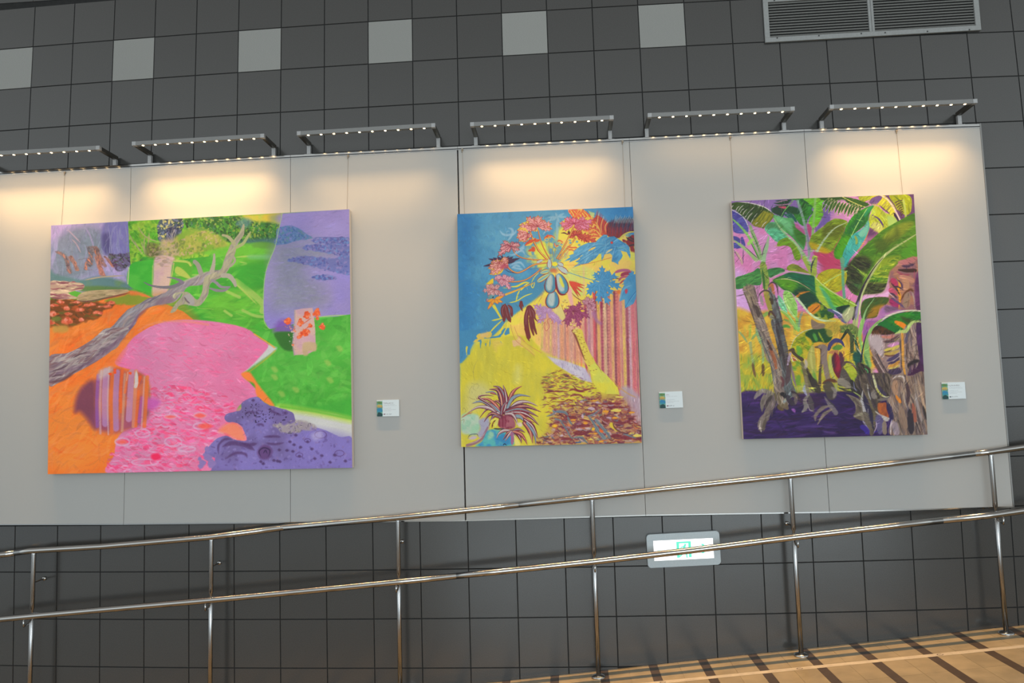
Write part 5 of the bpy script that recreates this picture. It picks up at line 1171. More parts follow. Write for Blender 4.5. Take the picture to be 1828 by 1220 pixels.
    bro = [([(850, 560), (800, 480), (690, 430), (560, 450), (430, 610)], 60), ([(840, 540), (760, 380), (600, 250), (380, 240)], 66), ([(830, 520), (700, 400), (480, 290), (290, 330)], 70), ([(800, 520), (600, 410), (400, 400), (210, 510)], 64), ([(870, 500), (850, 250), (780, 80), (620, 60)], 90), ([(890, 500), (920, 240), (820, 40), (690, 0)], 80), ([(900, 500), (950, 300), (920, 100), (880, -20)], 70), ([(990, 300), (1040, 160), (1120, 60), (1240, 0)], 60), ([(960, 420), (1050, 240), (1200, 170), (1400, 200)], 66), ([(1000, 440), (1150, 320), (1350, 300), (1540, 380)], 66), ([(960, 470), (1150, 400), (1350, 390), (1600, 490)], 90), ([(930, 500), (1150, 440), (1350, 480), (1550, 580)], 84), ([(1040, 500), (1250, 510), (1420, 600), (1560, 740)], 70), ([(1060, 560), (1200, 540), (1350, 640), (1480, 690)], 60), ([(1080, 570), (1200, 580), (1290, 680)], 70), ([(930, 530), (1050, 530), (1130, 640), (1150, 740)], 56), ([(840, 590), (700, 520), (600, 560), (520, 680)], 60), ([(830, 600), (720, 560), (660, 640), (610, 760)], 50), ([(1290, 640), (1420, 740), (1500, 880), (1540, 1000)], 70), ([(1280, 700), (1380, 820), (1420, 960), (1440, 1080)], 80), ([(1330, 700), (1450, 860), (1490, 980), (1500, 1100)], 50), ([(1040, 850), (900, 840), (800, 900), (760, 990)], 56), ([(1040, 850), (960, 900), (880, 1020)], 50), ([(1060, 850), (1180, 820), (1300, 880)], 56), ([(1060, 860), (1150, 900), (1210, 1000), (1230, 1080)], 60), ([(1050, 860), (1200, 900), (1290, 1000), (1340, 1110)], 60), ([(1050, 880), (1120, 1000), (1200, 1100)], 50), ([(1040, 860), (980, 940), (920, 1040)], 46), ([(830, 340), (760, 280), (700, 300)], 40), ([(850, 540), (880, 380), (1000, 270)], 50), ([(760, 480), (620, 340), (420, 210), (560, 170), (700, 190)], 34), ([(740, 150), (660, 130), (640, 140)], 30), ([(560, 120), (700, 110), (800, 200)], 20)]
    c.poly([(820, 600), (900, 540), (1020, 540), (1110, 680), (1080, 800), (860, 800), (780, 720)], (128, 44, 66), soft=3, col2=(160, 90, 100), c2s=14)
    for k, (pts, w_) in enumerate(bro):
        n = len(pts); w_ *= 1.22; ws = list(np.interp(np.linspace(0, 1, 6), [0, .4, 1], [w_ * .7, w_, 3]))
        c.line(pts, ws, (84, 30, 50), 1); 
        c.line([(x + 2, y - 3) for x, y in pts], [v * .74 for v in ws], BRM[k % 6], 1)
        c.line([(x - 3, y - 9) for x, y in pts], [v * .24 for v in ws], [(206, 206, 196), (222, 160, 120), (110, 150, 160)][k % 3], .9)
    c.line([(640, 690), (690, 640), (760, 610)], 40, (214, 206, 84)); c.poly([(710, 740), (740, 660), (790, 620), (780, 720), (730, 780)], (206, 200, 96), soft=1.5)
    c.line([(670, 790), (690, 700), (740, 640)], 22, (96, 28, 40)); c.line([(700, 800), (800, 810), (900, 800)], 26, (40, 50, 66), .9)
    for x in (840, 900, 960, 1010): c.line([(x, 600), (x + 4, 680), (x, 780)], 16, (168, 96, 108), .7, soft=2)
    c.poly([(1150, 700), (1220, 690), (1250, 760), (1190, 770)], (216, 196, 180), soft=4, wob=4)
    c.line([(1040, 860), (1060, 980), (1050, 1110)], 60, (156, 96, 130)); c.poly([(1090, 960), (1110, 940), (1210, 1100), (1110, 1110)], (220, 208, 110), soft=2)
    c.poly([(1300, 880), (1380, 920), (1420, 1060), (1360, 1060)], (212, 204, 80), soft=5)
    for pts in ([(100, 480), (140, 410), (180, 470), (150, 500)], [(230, 200), (290, 240), (370, 250)], [(150, 320), (220, 290)], [(80, 660), (140, 630), (130, 700)]): c.line(pts, 8, (140, 120, 70), .8)
    c.restroke(2200, 7, 1.1, .12, .45, 60)
    return c.finish()

def paint_banana():
    q = [(1305.8, 359.4), (1631.2, 346.8), (1655.8, 776.3), (1327.4, 784.4)]
    c = Canvas(q, 800, 1040, (196, 132, 170), 33)
    E = lambda: c.frame(1300, 345, 9.385)
    F = lambda: c.frame(1470, 340, 9.385)
    G = lambda: c.frame(1310, 465, 9.385)
    H = lambda: c.frame(1480, 465, 9.385)
    I = lambda: c.frame(1310, 575, 10.155)
    J = lambda: c.frame(1480, 575, 10.155)
    K = lambda: c.frame(1315, 675, 10.155)
    L_ = lambda: c.frame(1480, 675, 9.881)
    X = lambda: c.frame(0, 0, 1)
    def strk(mk, n, ang, cols, ln=14, wd=2.2, al=.5, jit=.12): c.dabs(mk, n, ang, ln, wd, cols, al, jit)
    def bl(pts, col, col2, ang=0, n=70, soft=1.1, curve=True, rim=None, **k):
        mk = c.poly(pts, col, col2=col2, c2s=26, soft=soft, curve=curve, **k)
        strk(mk, n, ang, [col, col2, tuple(v * .8 for v in col), tuple(min(255, v * 1.15) for v in col2)])
        if rim is not None: c.line(list(pts) + [pts[0]], 8, rim, .7, taper=None)
        return mk
    VIO, PNK, ROSE, PUR = (128, 96, 150), (190, 116, 160), (186, 70, 104), (56, 34, 92)
    X()
    c.poly([(1300, 355), (1480, 345), (1470, 400), (1400, 420), (1310, 400)], (136, 104, 158), soft=8)
    pk = c.poly([(1305, 440), (1360, 400), (1440, 400), (1560, 420), (1560, 560), (1500, 600), (1400, 580), (1310, 560)], PNK, soft=10, col2=(186, 128, 170), c2s=40, var=.03)
    c.poly([(1465, 450), (1510, 440), (1510, 490), (1475, 500)], ROSE, soft=6)
    c.poly([(1300, 490), (1330, 490), (1345, 560), (1312, 570)], (186, 146, 190), soft=9)
    c.poly([(1600, 350), (1640, 340), (1660, 790), (1620, 790), (1610, 560)], (96, 46, 92), soft=6, col2=(70, 32, 70), c2s=60)
    og = c.poly([(1308, 562), (1345, 560), (1400, 556), (1500, 575), (1560, 620), (1560, 660), (1330, 705), (1316, 700)], (192, 142, 52), soft=4, col2=(206, 168, 60), c2s=30)
    strk(og, 200, 80, [(200, 150, 50), (186, 160, 60), (206, 176, 70), (160, 160, 66)], 16, 4, .45, .3)
    gy = c.mask([(1318, 640), (1400, 640), (1460, 650), (1540, 640), (1540, 705), (1322, 706)], soft=6)
    c.lay(gy, (178, 166, 46), .85, col2=(140, 160, 60), c2s=26)
    strk(gy, 260, 92, [(196, 172, 44), (150, 166, 56), (110, 156, 70), (176, 160, 60)], 13, 2.2, .6, .15)
    gd = c.poly([(1320, 704), (1400, 706), (1500, 700), (1560, 706), (1660, 700), (1662, 790), (1325, 790)], PUR, soft=2, col2=(44, 26, 76), c2s=46, c2st=2.5)
    strk(gd, 260, -3, [(70, 42, 112), (40, 24, 68), (84, 50, 120), (50, 28, 60), (62, 34, 96)], 26, 3.4, .5, .12)
    K(); c.poly([(1000, 320), (1300, 300), (1560, 330), (1500, 560), (1100, 480)], (60, 34, 64), soft=18, alpha=.7)
    for pts, w_, col in (([(1120, 900), (1400, 880), (1828, 910)], 30, (96, 70, 140)), ([(1560, 960), (1660, 990), (1828, 1000)], 40, (110, 80, 150)), ([(560, 860), (760, 880), (900, 860)], 60, (74, 46, 120)), ([(700, 640), (820, 620), (940, 700)], 50, (84, 46, 126)), ([(130, 860), (400, 880)], 60, (74, 44, 120)), ([(130, 960), (400, 1000), (900, 970)], 40, (46, 24, 56)), ([(700, 740), (800, 880), (920, 1040)], 26, (36, 22, 66)), ([(1500, 860), (1828, 840)], 30, (40, 24, 66)), ([(150, 400), (300, 430)], 90, (66, 42, 110)), ([(1440, 560), (1520, 520)], 60, (80, 50, 130))):
        c.line(pts, w_, col, .6, soft=4)
    c.poly([(985, 570), (1040, 560), (1075, 600), (1060, 640), (1010, 610)], (140, 86, 160), soft=3, wob=3)
    # far stems in the yellow field
    I()
    for pts, w_, col in (([(80, 190), (160, 270), (250, 400)], 36, (120, 156, 110)), ([(310, 60), (300, 200), (290, 330)], 30, (140, 170, 70)), ([(440, 220), (370, 280), (320, 360)], 40, (116, 158, 100)), ([(300, 400), (320, 560), (350, 760)], [60, 46, 40], (140, 158, 110)), ([(345, 760), (360, 880), (395, 1020)], 46, (98, 72, 56)), ([(400, 120), (450, 300), (520, 470)], 50, (120, 160, 116)), ([(520, 440), (535, 600), (530, 780)], 50, (130, 160, 116)), ([(530, 780), (535, 880), (535, 1000)], 54, (88, 62, 46)), ([(450, 640), (500, 720)], 30, (110, 156, 100))):
        c.line(pts, w_, col, .85, soft=2.5)
    # palm leaf with slits, top left
    E()
    c.poly([(48, 285), (130, 320), (230, 380), (300, 480), (330, 560), (330, 670), (200, 690), (90, 650), (75, 500), (50, 400)], (66, 62, 140), soft=1.5, col2=(84, 82, 156), c2s=20)
    c.poly([(80, 735), (160, 750), (200, 790), (195, 860), (120, 830)], (70, 70, 142), soft=2); c.poly([(215, 760), (250, 755), (290, 890), (240, 880), (215, 840)], (70, 70, 142), soft=2); c.poly([(85, 850), (170, 860), (240, 920), (100, 940)], (70, 74, 150), soft=2)
    mk = bl([(50, 180), (160, 150), (330, 165), (500, 205), (640, 260), (760, 350), (760, 400), (700, 490), (620, 560), (590, 605), (560, 590), (440, 560), (400, 520), (300, 440), (230, 380), (130, 300), (55, 260)], (62, 92, 30), (50, 80, 40), 100, 160)
    c.poly([(520, 290), (660, 320), (765, 370), (700, 480), (600, 570), (520, 580), (400, 530), (440, 420)], (150, 140, 36), soft=4, alpha=.85, var=.1)
    for a, b in (((540, 300), (400, 520)), ((640, 330), (470, 570)), ((700, 360), (560, 580)), ((600, 310), (430, 560)), ((750, 380), (600, 600))):
        c.line([a, ((a[0] + b[0]) / 2 + 15, (a[1] + b[1]) / 2), b], 20, (100, 110, 30), .8)
    for a, b, w_ in (((560, 260), (340, 470), 44), ((490, 220), (250, 400), 26), ((380, 200), (180, 330), 20), ((600, 270), (380, 480), 26)): c.line([a, ((a[0] + b[0]) / 2 + 14, (a[1] + b[1]) / 2), b], w_, (30, 60, 34), .85)
    for a, b in (((60, 250), (90, 210)), ((130, 300), (190, 220)), ((200, 340), (270, 260)), ((240, 380), (320, 270)), ((270, 430), (440, 230)), ((310, 470), (410, 330)), ((380, 520), (490, 340)), ((460, 540), (500, 500)), ((560, 590), (650, 480)), ((160, 320), (260, 200))):
        c.line([a, ((a[0] + b[0]) / 2 - 8, (a[1] + b[1]) / 2 - 8), b], 13, (186, 176, 168), .9)
    for pts in ([(160, 150), (340, 162), (520, 205), (640, 255), (765, 350)],): c.line(pts, 16, (200, 190, 176), .95)
    c.line([(50, 280), (130, 320), (230, 385), (300, 480), (330, 560)], 14, (190, 190, 180), .9, taper=None)
    # dark fronds behind
    for k in range(6):
        y = 110 + k * 34
        c.leaf((1080 - k * 26, 110 + k * 30), (790 - (k % 2) * 20 - k * 6, y + 20 + k * 6), 46, (22, 72, 44), soft=1.4, bend=-14)
    c.poly([(760, 240), (1000, 200), (930, 380), (860, 385), (740, 300)], (18, 66, 48), soft=2, wob=4)
    c.poly([(930, 230), (1200, 260), (1200, 360), (980, 340)], (20, 82, 44), soft=3, wob=3)
    c.poly([(840, 230), (970, 225), (960, 265), (900, 255)], (196, 80, 106), soft=1.5)
    for pts in ([(800, 160), (960, 120), (1000, 130)], [(780, 210), (980, 190), (1080, 170)], [(990, 215), (1160, 215)], [(1040, 180), (1220, 180)]): c.line(pts, 18, (180, 126, 156), .85)
    for pts in ([(990, 340), (1080, 400), (1150, 500)], [(930, 350), (1020, 400), (1060, 470)], [(1060, 350), (1130, 440)]): c.line(pts, 46, (20, 96, 76), .9); 
    for pts in ([(950, 340), (1040, 410)], [(1000, 310), (1090, 360)]): c.line(pts, 10, (170, 170, 160), .8)
    c.line([(1110, 95), (1020, 210), (950, 290), (895, 390)], 15, (120, 170, 90), 1, taper=None)
    bl([(1000, 90), (1300, 90), (1340, 160), (1420, 210), (1400, 280), (1430, 330), (1360, 400), (1320, 500), (1290, 560), (1200, 520), (1090, 350), (1180, 360), (1220, 240), (1160, 130)], (44, 118, 40), (60, 140, 50), 120, 90)
    c.line([(1180, 100), (1300, 150), (1410, 230)], 50, (34, 90, 50), .7, soft=3)
    # bright vertical leaf
    bl([(1275, 90), (1620, 80), (1590, 160), (1575, 250), (1610, 330), (1560, 440), (1490, 560), (1410, 590), (1350, 470), (1430, 330), (1420, 230), (1340, 160)], (126, 176, 40), (108, 190, 46), -20, 100)
    c.line([(1465, 85), (1450, 300), (1430, 560), (1410, 800), (1400, 980)], 40, (140, 178, 96), .95, taper=None, soft=1.5)
    c.line([(1470, 580), (1470, 780), (1450, 980)], 12, (90, 70, 110), .8, taper=None)
    # violet sky right of it
    c.poly([(1590, 240), (1700, 200), (1700, 520), (1580, 560), (1500, 700), (1480, 760), (1480, 600), (1600, 420)], (120, 92, 156), soft=3)
    # big grey-green leaf
    bl([(630, 560), (700, 500), (790, 500), (900, 560), (960, 700), (1010, 770), (860, 830), (780, 810), (700, 720), (620, 640)], (84, 166, 122), (92, 176, 134), 20, 60)
    c.poly([(650, 530), (760, 500), (850, 560), (880, 640), (760, 590), (650, 620)], (66, 116, 70), soft=5, alpha=.8)
    bl([(765, 370), (860, 395), (960, 420), (1080, 430), (1130, 540), (1240, 620), (1300, 720), (1290, 860), (1265, 970), (1190, 890), (1080, 760), (960, 660), (830, 560), (770, 460)], (90, 158, 96), (74, 140, 70), 60, 120)
    c.poly([(1080, 560), (1200, 620), (1300, 720), (1280, 900), (1160, 800), (1100, 680)], (58, 118, 34), soft=6, alpha=.85)
    c.poly([(780, 390), (940, 420), (1080, 560), (1080, 700), (940, 560), (820, 480)], (112, 176, 122), soft=6, alpha=.8)
    bl([(820, 880), (870, 800), (1000, 755), (1100, 830), (1190, 960), (1220, 1080), (1190, 1140), (1130, 1130), (1090, 1040), (1050, 930), (960, 890), (860, 905)], (122, 152, 30), (96, 140, 30), -20, 70)
    c.line([(770, 430), (870, 590), (1000, 740), (1130, 860), (1250, 1030), (1350, 1180), (1400, 1260)], [20, 30, 34, 40, 60, 70, 70], (140, 172, 120), .95, soft=1.5)
    c.line([(860, 560), (1000, 720), (1150, 880), (1240, 1000)], 8, (180, 190, 150), .8)
    c.poly([(1120, 520), (1180, 540), (1290, 660), (1290, 710), (1200, 640), (1140, 590)], (180, 90, 130), soft=3); c.poly([(1330, 530), (1390, 560), (1400, 620), (1380, 760), (1330, 640)], (182, 74, 116), soft=3)
    c.line([(1165, 130), (1220, 300), (1280, 520), (1330, 760), (1360, 960), (1350, 1100)], [44, 46, 44, 50, 50, 30], (136, 152, 136), .95, soft=1.5)
    c.line([(1310, 620), (1350, 820), (1375, 1000)], 30, (126, 116, 140), .8, soft=2)
    # stems at the left
    for pts, w_, col in (([(60, 430), (200, 560), (330, 720), (440, 930), (520, 1130)], [20, 34, 44, 40, 36], (120, 172, 90)), ([(90, 800), (200, 880), (330, 990), (470, 1140)], [20, 44, 54, 60], (140, 166, 110)), ([(370, 560), (440, 760), (520, 960), (550, 1120)], [40, 70, 54, 40], (128, 160, 104)), ([(680, 740), (650, 900), (600, 1090), (590, 1200)], [20, 60, 70, 80], (140, 170, 130))):
        c.line(pts, w_, col, 1, soft=1.4)
    for pts in ([(370, 830), (450, 980), (530, 1140)], [(380, 650), (470, 830), (530, 1010)], [(640, 830), (590, 970), (570, 1080)], [(270, 900), (400, 1020), (500, 1110)]): c.line(pts, 12, (50, 66, 56), .85)
    c.poly([(320, 850), (390, 780), (430, 800), (350, 890)], (146, 196, 84), soft=3, alpha=.8)
    for pts in ([(90, 960), (150, 1060), (240, 1200)], [(255, 950), (250, 1100), (255, 1200)], [(110, 1120), (180, 1210)]): c.line(pts, 16, (96, 76, 100), .8)
    c.line([(120, 980), (200, 1100), (240, 1220)], 40, (176, 160, 130), .7)
    # olive leaf centre
    F()
    bl([(0, 620), (80, 540), (200, 485), (330, 495), (410, 545), (360, 640), (330, 760), (250, 900), (130, 1060), (-90, 1010), (-220, 960), (-210, 800), (-110, 700)], (120, 138, 26), (134, 156, 40), -30, 110)
    c.poly([(0, 640), (120, 590), (330, 600), (350, 700), (180, 790), (0, 800)], (92, 98, 22), soft=8, alpha=.7)
    c.poly([(-220, 880), (0, 960), (130, 1050), (-20, 1080), (-200, 980)], (206, 162, 26), soft=6, alpha=.8)
    c.line([(400, 545), (200, 640), (50, 800), (-60, 960), (-160, 1150)], [8, 20, 30, 36, 50], (168, 180, 140), .95)
    # slit palm leaf upper middle
    c.poly([(-80, 110), (320, 105), (500, 150), (760, 230), (760, 262), (690, 290), (560, 300), (420, 220), (320, 150), (100, 200)], (48, 88, 32), soft=2, wob=3)
    for k in range(12):
        x0 = 40 + k * 55
        a = (x0 * .9 + 60, 130 + k * 12); b = (x0 - 60 - k * 2, 330 + (k % 3) * 24 + k * 10)
        c.leaf(a, b, 48, (52, 98, 38), (206, 190, 130), ew=5, bend=10)
    for k in range(5): c.line([(120 + k * 70, 200 + k * 14), (60 + k * 90, 300 + k * 30)], 14, (214, 150, 130), .7)
    bl([(320, 110), (520, 140), (700, 200), (765, 240), (700, 275), (560, 230), (420, 180)], (66, 110, 30), (44, 84, 30), 25, 40)
    c.line([(320, 108), (450, 180), (580, 240), (700, 285)], 12, (214, 200, 110), 1, taper=None)
    c.line([(600, 260), (530, 390), (470, 460)], 10, (196, 176, 150), .8)
    # yellow big leaves top right
    c.poly([(560, 100), (960, 70), (1500, 60), (1530, 480), (1300, 560), (1240, 480), (900, 200)], (108, 66, 110), soft=3)
    bl([(590, 130), (640, 95), (880, 85), (700, 190), (640, 180)], (170, 172, 36), (150, 160, 40), -40, 30)
    for a, b in (((780, 90), (640, 175)), ((720, 90), (610, 150)), ((800, 130), (690, 190))): c.line([a, b], 16, (104, 66, 110), .9)
    bl([(820, 100), (1000, 75), (1120, 180), (1200, 300), (1190, 420), (1150, 430), (1080, 380), (960, 280), (900, 250), (770, 215)], (182, 178, 44), (200, 186, 60), -50, 60)
    c.poly([(820, 130), (930, 90), (985, 120), (940, 190), (880, 235), (770, 215)], (116, 82, 132), soft=2)
    for a, b in (((1060, 190), (960, 290)), ((1000, 260), (1050, 200)), ((1100, 270), (1060, 340)), ((1130, 330), (1090, 400)), ((1180, 380), (1140, 420))): c.line([a, b], 30, (108, 70, 110), .85)
    c.line([(940, 250), (1010, 320), (1090, 380), (1100, 420)], 24, (104, 64, 110), .9)
    bl([(1110, 80), (1380, 68), (1470, 130), (1480, 260), (1460, 370), (1400, 420), (1330, 400), (1250, 340), (1190, 240)], (172, 176, 30), (156, 160, 36), 80, 70)
    for k in range(7):
        c.line([(1340, 170 + k * 36), (1260 + k * 8, 180 + k * 40), (1190 + k * 22, 220 + k * 42)], 20, (92, 60, 60), .85)
    c.line([(1180, 90), (1300, 200), (1350, 330)], 24, (96, 120, 30), .8); c.line([(1340, 170), (1365, 300), (1385, 490)], 36, (176, 184, 90), .95, taper=None)
    c.line([(960, 80), (1080, 160), (1180, 300), (1250, 440), (1310, 560)], [20, 24, 30, 30, 30], (212, 186, 170), .95)
    c.line([(1180, 380), (1230, 470), (1270, 560)], 40, (52, 34, 66), .9)
    bl([(840, 260), (930, 280), (1040, 380), (1180, 440), (1250, 560), (1220, 600), (1100, 650), (1020, 700), (920, 725), (840, 680), (780, 640), (760, 520), (800, 380)], (184, 188, 46), (178, 192, 76), 60, 80)
    c.poly([(1080, 430), (1200, 470), (1240, 570), (1100, 640), (1080, 540)], (166, 190, 100), soft=5, alpha=.9)
    c.poly([(800, 600), (860, 540), (960, 580), (1000, 660), (930, 715), (860, 690)], (196, 190, 104), soft=4, alpha=.9)
    c.line([(820, 420), (920, 480), (980, 560), (1010, 630)], [10, 26, 30, 10], (92, 60, 120), .95)
    for a, b in (((820, 430), (800, 520)), ((850, 540), (800, 620)), ((960, 550), (880, 590)), ((980, 580), (870, 650)), ((880, 450), (820, 500))): c.line([a, b], 22, (98, 68, 122), .9)
    c.poly([(760, 640), (860, 700), (940, 730), (1000, 710), (1180, 660), (1350, 540), (1330, 590), (1100, 700), (980, 770), (860, 900), (700, 1010), (590, 1040), (680, 900)], (184, 110, 140), soft=2, col2=(160, 96, 130), c2s=30)
    c.poly([(780, 650), (900, 720), (860, 770), (730, 790), (740, 720)], (92, 56, 100), soft=8, alpha=.8)
    c.line([(940, 730), (1080, 690), (1220, 620), (1380, 520), (1530, 480)], 30, (206, 158, 170), .8)
    # deep green pointed leaf + turquoise underside
    bl([(840, 262), (800, 340), (770, 430), (740, 530), (640, 640), (500, 760), (400, 920), (330, 1080), (300, 1180), (220, 1160), (180, 1080), (220, 940), (340, 740), (380, 620), (480, 460), (620, 350), (720, 290)], (30, 112, 40), (60, 150, 30), -70, 150)
    c.poly([(330, 780), (460, 800), (380, 960), (300, 1170), (200, 1130), (200, 1020)], (86, 162, 24), soft=10, alpha=.9)
    c.poly([(600, 420), (730, 380), (740, 540), (640, 620), (560, 640), (400, 740), (360, 740)], (22, 96, 60), soft=12, alpha=.6)
    c.poly([(840, 265), (800, 330), (700, 450), (680, 400), (740, 300)], (40, 150, 100), soft=5, alpha=.8)
    c.line([(740, 300), (640, 460), (560, 600), (480, 760), (400, 920)], 14, (160, 196, 110), .95, taper=None)
    bl([(745, 520), (770, 560), (765, 660), (720, 780), (620, 960), (540, 1060), (440, 1180), (400, 1300), (300, 1300), (330, 1080), (400, 920), (480, 770), (620, 680), (690, 620)], (76, 172, 150), (60, 160, 150), -60, 80)
    c.poly([(745, 530), (765, 640), (720, 760), (620, 800), (600, 720), (700, 620)], (130, 184, 152), soft=5, alpha=.8)
    for pts, w_ in (([(530, 770), (560, 850), (550, 920)], 40),): c.line(pts, w_, (160, 160, 60), .8, soft=2)
    for pts in ([(450, 860), (510, 1030)], [(600, 740), (640, 860)]): c.line(pts, 20, (120, 190, 170), .7)
    c.line([(770, 660), (700, 850), (600, 1000), (560, 1040)], 12, (214, 140, 40), .8)
    c.poly([(290, 800), (230, 920), (150, 1060), (180, 1160), (330, 1180), (300, 1260), (0, 1260), (-170, 1060), (-50, 1060), (110, 1070)], (190, 66, 100), soft=3, alpha=.9)
    # the great leaf on the right
    H()
    bl([(1490, -480), (1560, -500), (1570, -160), (1400, 60), (1250, 0), (1150, 100), (1040, 200), (1000, 300), (980, 400), (930, 520), (860, 580), (700, 600), (590, 600), (480, 610), (380, 560), (300, 440), (255, 300), (270, 180), (330, 90), (500, -130), (700, -330), (900, -500), (1100, -620), (1240, -700), (1400, -780), (1540, -800), (1560, -420)], (70, 120, 30), (96, 140, 36), -10, 320)
    c.poly([(270, 180), (380, 20), (560, -60), (720, 40), (640, 220), (560, 380), (500, 560), (400, 560), (300, 440), (255, 300)], (38, 40, 30), soft=9, alpha=.92, col2=(60, 70, 36), c2s=14)
    c.poly([(640, 360), (960, 400), (900, 560), (700, 600), (590, 600), (560, 540)], (46, 42, 30), soft=7, alpha=.85)
    c.poly([(700, 280), (980, 310), (970, 400), (700, 380)], (56, 120, 34), soft=8, alpha=.7)
    c.poly([(840, 0), (1200, -60), (1100, 120), (1010, 220), (980, 300), (730, 270), (760, 130)], (146, 160, 40), soft=8, alpha=.8)
    c.poly([(370, 90), (480, 150), (640, 250), (600, 300), (480, 210)], (142, 170, 62), soft=2.5)
    c.poly([(360, 360), (480, 400), (540, 430), (500, 500), (400, 430)], (72, 120, 60), soft=8, alpha=.8)
    c.poly([(1400, -300), (1560, -420), (1565, -150), (1350, 40), (1200, -100)], (80, 150, 34), soft=8, alpha=.8)
    c.poly([(900, -380), (1100, -560), (1300, -640), (1420, -600), (1200, -380), (1000, -300)], (140, 144, 40), soft=8, alpha=.8)
    c.poly([(1070, -400), (1130, -560), (1200, -380), (1120, -300), (1000, -200), (860, -120), (760, -300)], (76, 92, 28), soft=10, alpha=.7)
    mkd = c.mask([(270, 180), (560, -60), (720, 40), (560, 380), (480, 600), (300, 440)])
    strk(mkd, 60, 32, [(24, 28, 26), (90, 90, 60), (52, 76, 40)], 20, 2, .6)
    strk(c.mask([(740, 250), (1180, -60), (1040, 200), (960, 400), (640, 400)]), 60, 3, [(170, 176, 60), (110, 150, 40), (60, 110, 30)], 20, 2.2, .6)
    strk(c.mask([(600, 400), (940, 420), (880, 570), (560, 590)]), 40, 5, [(28, 30, 26), (86, 96, 50), (110, 120, 60)], 16, 1.8, .6)
    # its rim and midrib
    c.line([(1565, -160), (1440, 20), (1250, 30), (1120, 140), (1030, 260), (990, 400), (940, 530), (840, 590), (600, 610)], 34, (190, 148, 160), .9, taper=None, soft=2.5)
    c.line([(1545, -480), (1300, -320), (1080, -180), (900, -30), (780, 130), (660, 330), (560, 540), (480, 800), (440, 1100)], [10, 26, 34, 44, 60, 60, 70, 90, 90], (164, 170, 112), 1, soft=1.6)
    c.line([(900, -20), (770, 130), (650, 320), (550, 520), (490, 700), (430, 860), (405, 1010)], [6, 14, 24, 40, 44, 44, 30], (52, 46, 56), .95)
    c.line([(500, 700), (470, 860), (450, 1020)], 44, (140, 124, 164), .9, soft=3); c.line([(560, 560), (530, 760), (510, 940)], 26, (186, 190, 150), .8)
    c.poly([(590, 620), (700, 610), (900, 580), (1000, 540), (1040, 640), (880, 620), (720, 660), (570, 690)], (204, 160, 190), soft=4, alpha=.9)
    c.poly([(300, 470), (380, 570), (470, 630), (430, 740), (330, 780), (310, 700), (290, 640)], (200, 120, 160), soft=4)
    c.poly([(60, 430), (200, 230), (230, 640), (120, 560)], (186, 90, 130), soft=4)
    # turning dead leaves at the right edge
    c.poly([(1060, 160), (1490, -20), (1560, 840), (1180, 860), (1100, 780), (960, 760), (1020, 560), (1010, 330)], (140, 96, 100), soft=4, col2=(160, 112, 90), c2s=20)
    for pts, w_, col in (([(1160, 60), (1300, 40), (1490, -30)], 90, (176, 110, 110)), ([(1220, 110), (1330, 120), (1440, 70)], 40, (72, 48, 76)), ([(1170, 180), (1300, 190), (1440, 190)], [20, 60, 60], (54, 30, 26)), ([(1140, 210), (1240, 260), (1360, 260)], 34, (150, 70, 84)), ([(1300, 120), (1300, 180)], 40, (52, 40, 70)), ([(1180, 290), (1320, 330), (1430, 380)], 90, (176, 124, 104)), ([(1060, 340), (1100, 400), (1110, 440)], 100, (176, 50, 90)), ([(1020, 500), (1080, 560), (1130, 590)], 90, (176, 70, 100)), ([(1060, 700), (1100, 740), (1130, 790)], 130, (156, 40, 96)), ([(1140, 300), (1190, 420), (1160, 520), (1190, 640), (1170, 830)], 44, (220, 150, 40)), ([(1140, 330), (1210, 410), (1240, 520)], 24, (74, 54, 84)), ([(1080, 460), (1170, 470), (1240, 520)], 22, (50, 40, 60)), ([(1040, 400), (1130, 500), (1190, 610)], 26, (56, 34, 50)), ([(1020, 570), (1090, 600), (1140, 660)], 30, (60, 50, 74)), ([(1000, 560), (1060, 620), (1120, 680)], 12, (196, 186, 200)), ([(1040, 650), (1160, 730), (1270, 820)], 34, (86, 74, 110)), ([(1200, 700), (1280, 570), (1370, 510), (1410, 560)], 34, (104, 60, 34)), ([(1330, 560), (1300, 700), (1300, 820)], 110, (146, 120, 100)), ([(1330, 580), (1330, 620)], 30, (70, 50, 46)), ([(1340, 690), (1320, 800)], 36, (120, 66, 44)), ([(1260, 340), (1300, 420), (1280, 500)], 100, (176, 130, 100)), ([(1430, 330), (1430, 200)], 34, (180, 50, 100)), ([(1390, 540), (1430, 680), (1440, 830)], 26, (160, 140, 130))):
        c.line(pts, w_, col, .9, soft=2)
    c.poly([(1440, 400), (1500, 240), (1560, 840), (1460, 840)], (112, 56, 104), soft=4, col2=(90, 40, 84), c2s=30)
    # lower right leaf with bright edge
    c.poly([(590, 1220), (600, 1020), (700, 980), (820, 960), (880, 800), (1000, 780), (1160, 850), (1300, 860), (1100, 950), (900, 1030), (760, 1120), (690, 1230)], (150, 104, 160), soft=2, col2=(176, 116, 160), c2s=30)
    c.poly([(940, 800), (1120, 800), (1160, 850), (960, 900)], (112, 84, 110), soft=5, alpha=.9)
    bl([(1000, 650), (960, 760), (860, 800), (820, 930), (780, 980), (640, 1000), (600, 1060), (540, 960), (540, 800), (600, 680), (800, 640)], (86, 96, 30), (56, 90, 40), -40, 90)
    c.poly([(760, 800), (940, 760), (850, 850), (790, 960), (640, 980)], (168, 122, 30), soft=6, alpha=.85)
    c.line([(760, 660), (640, 830), (590, 960), (560, 1130)], [8, 22, 34, 44], (130, 170, 110), .95)
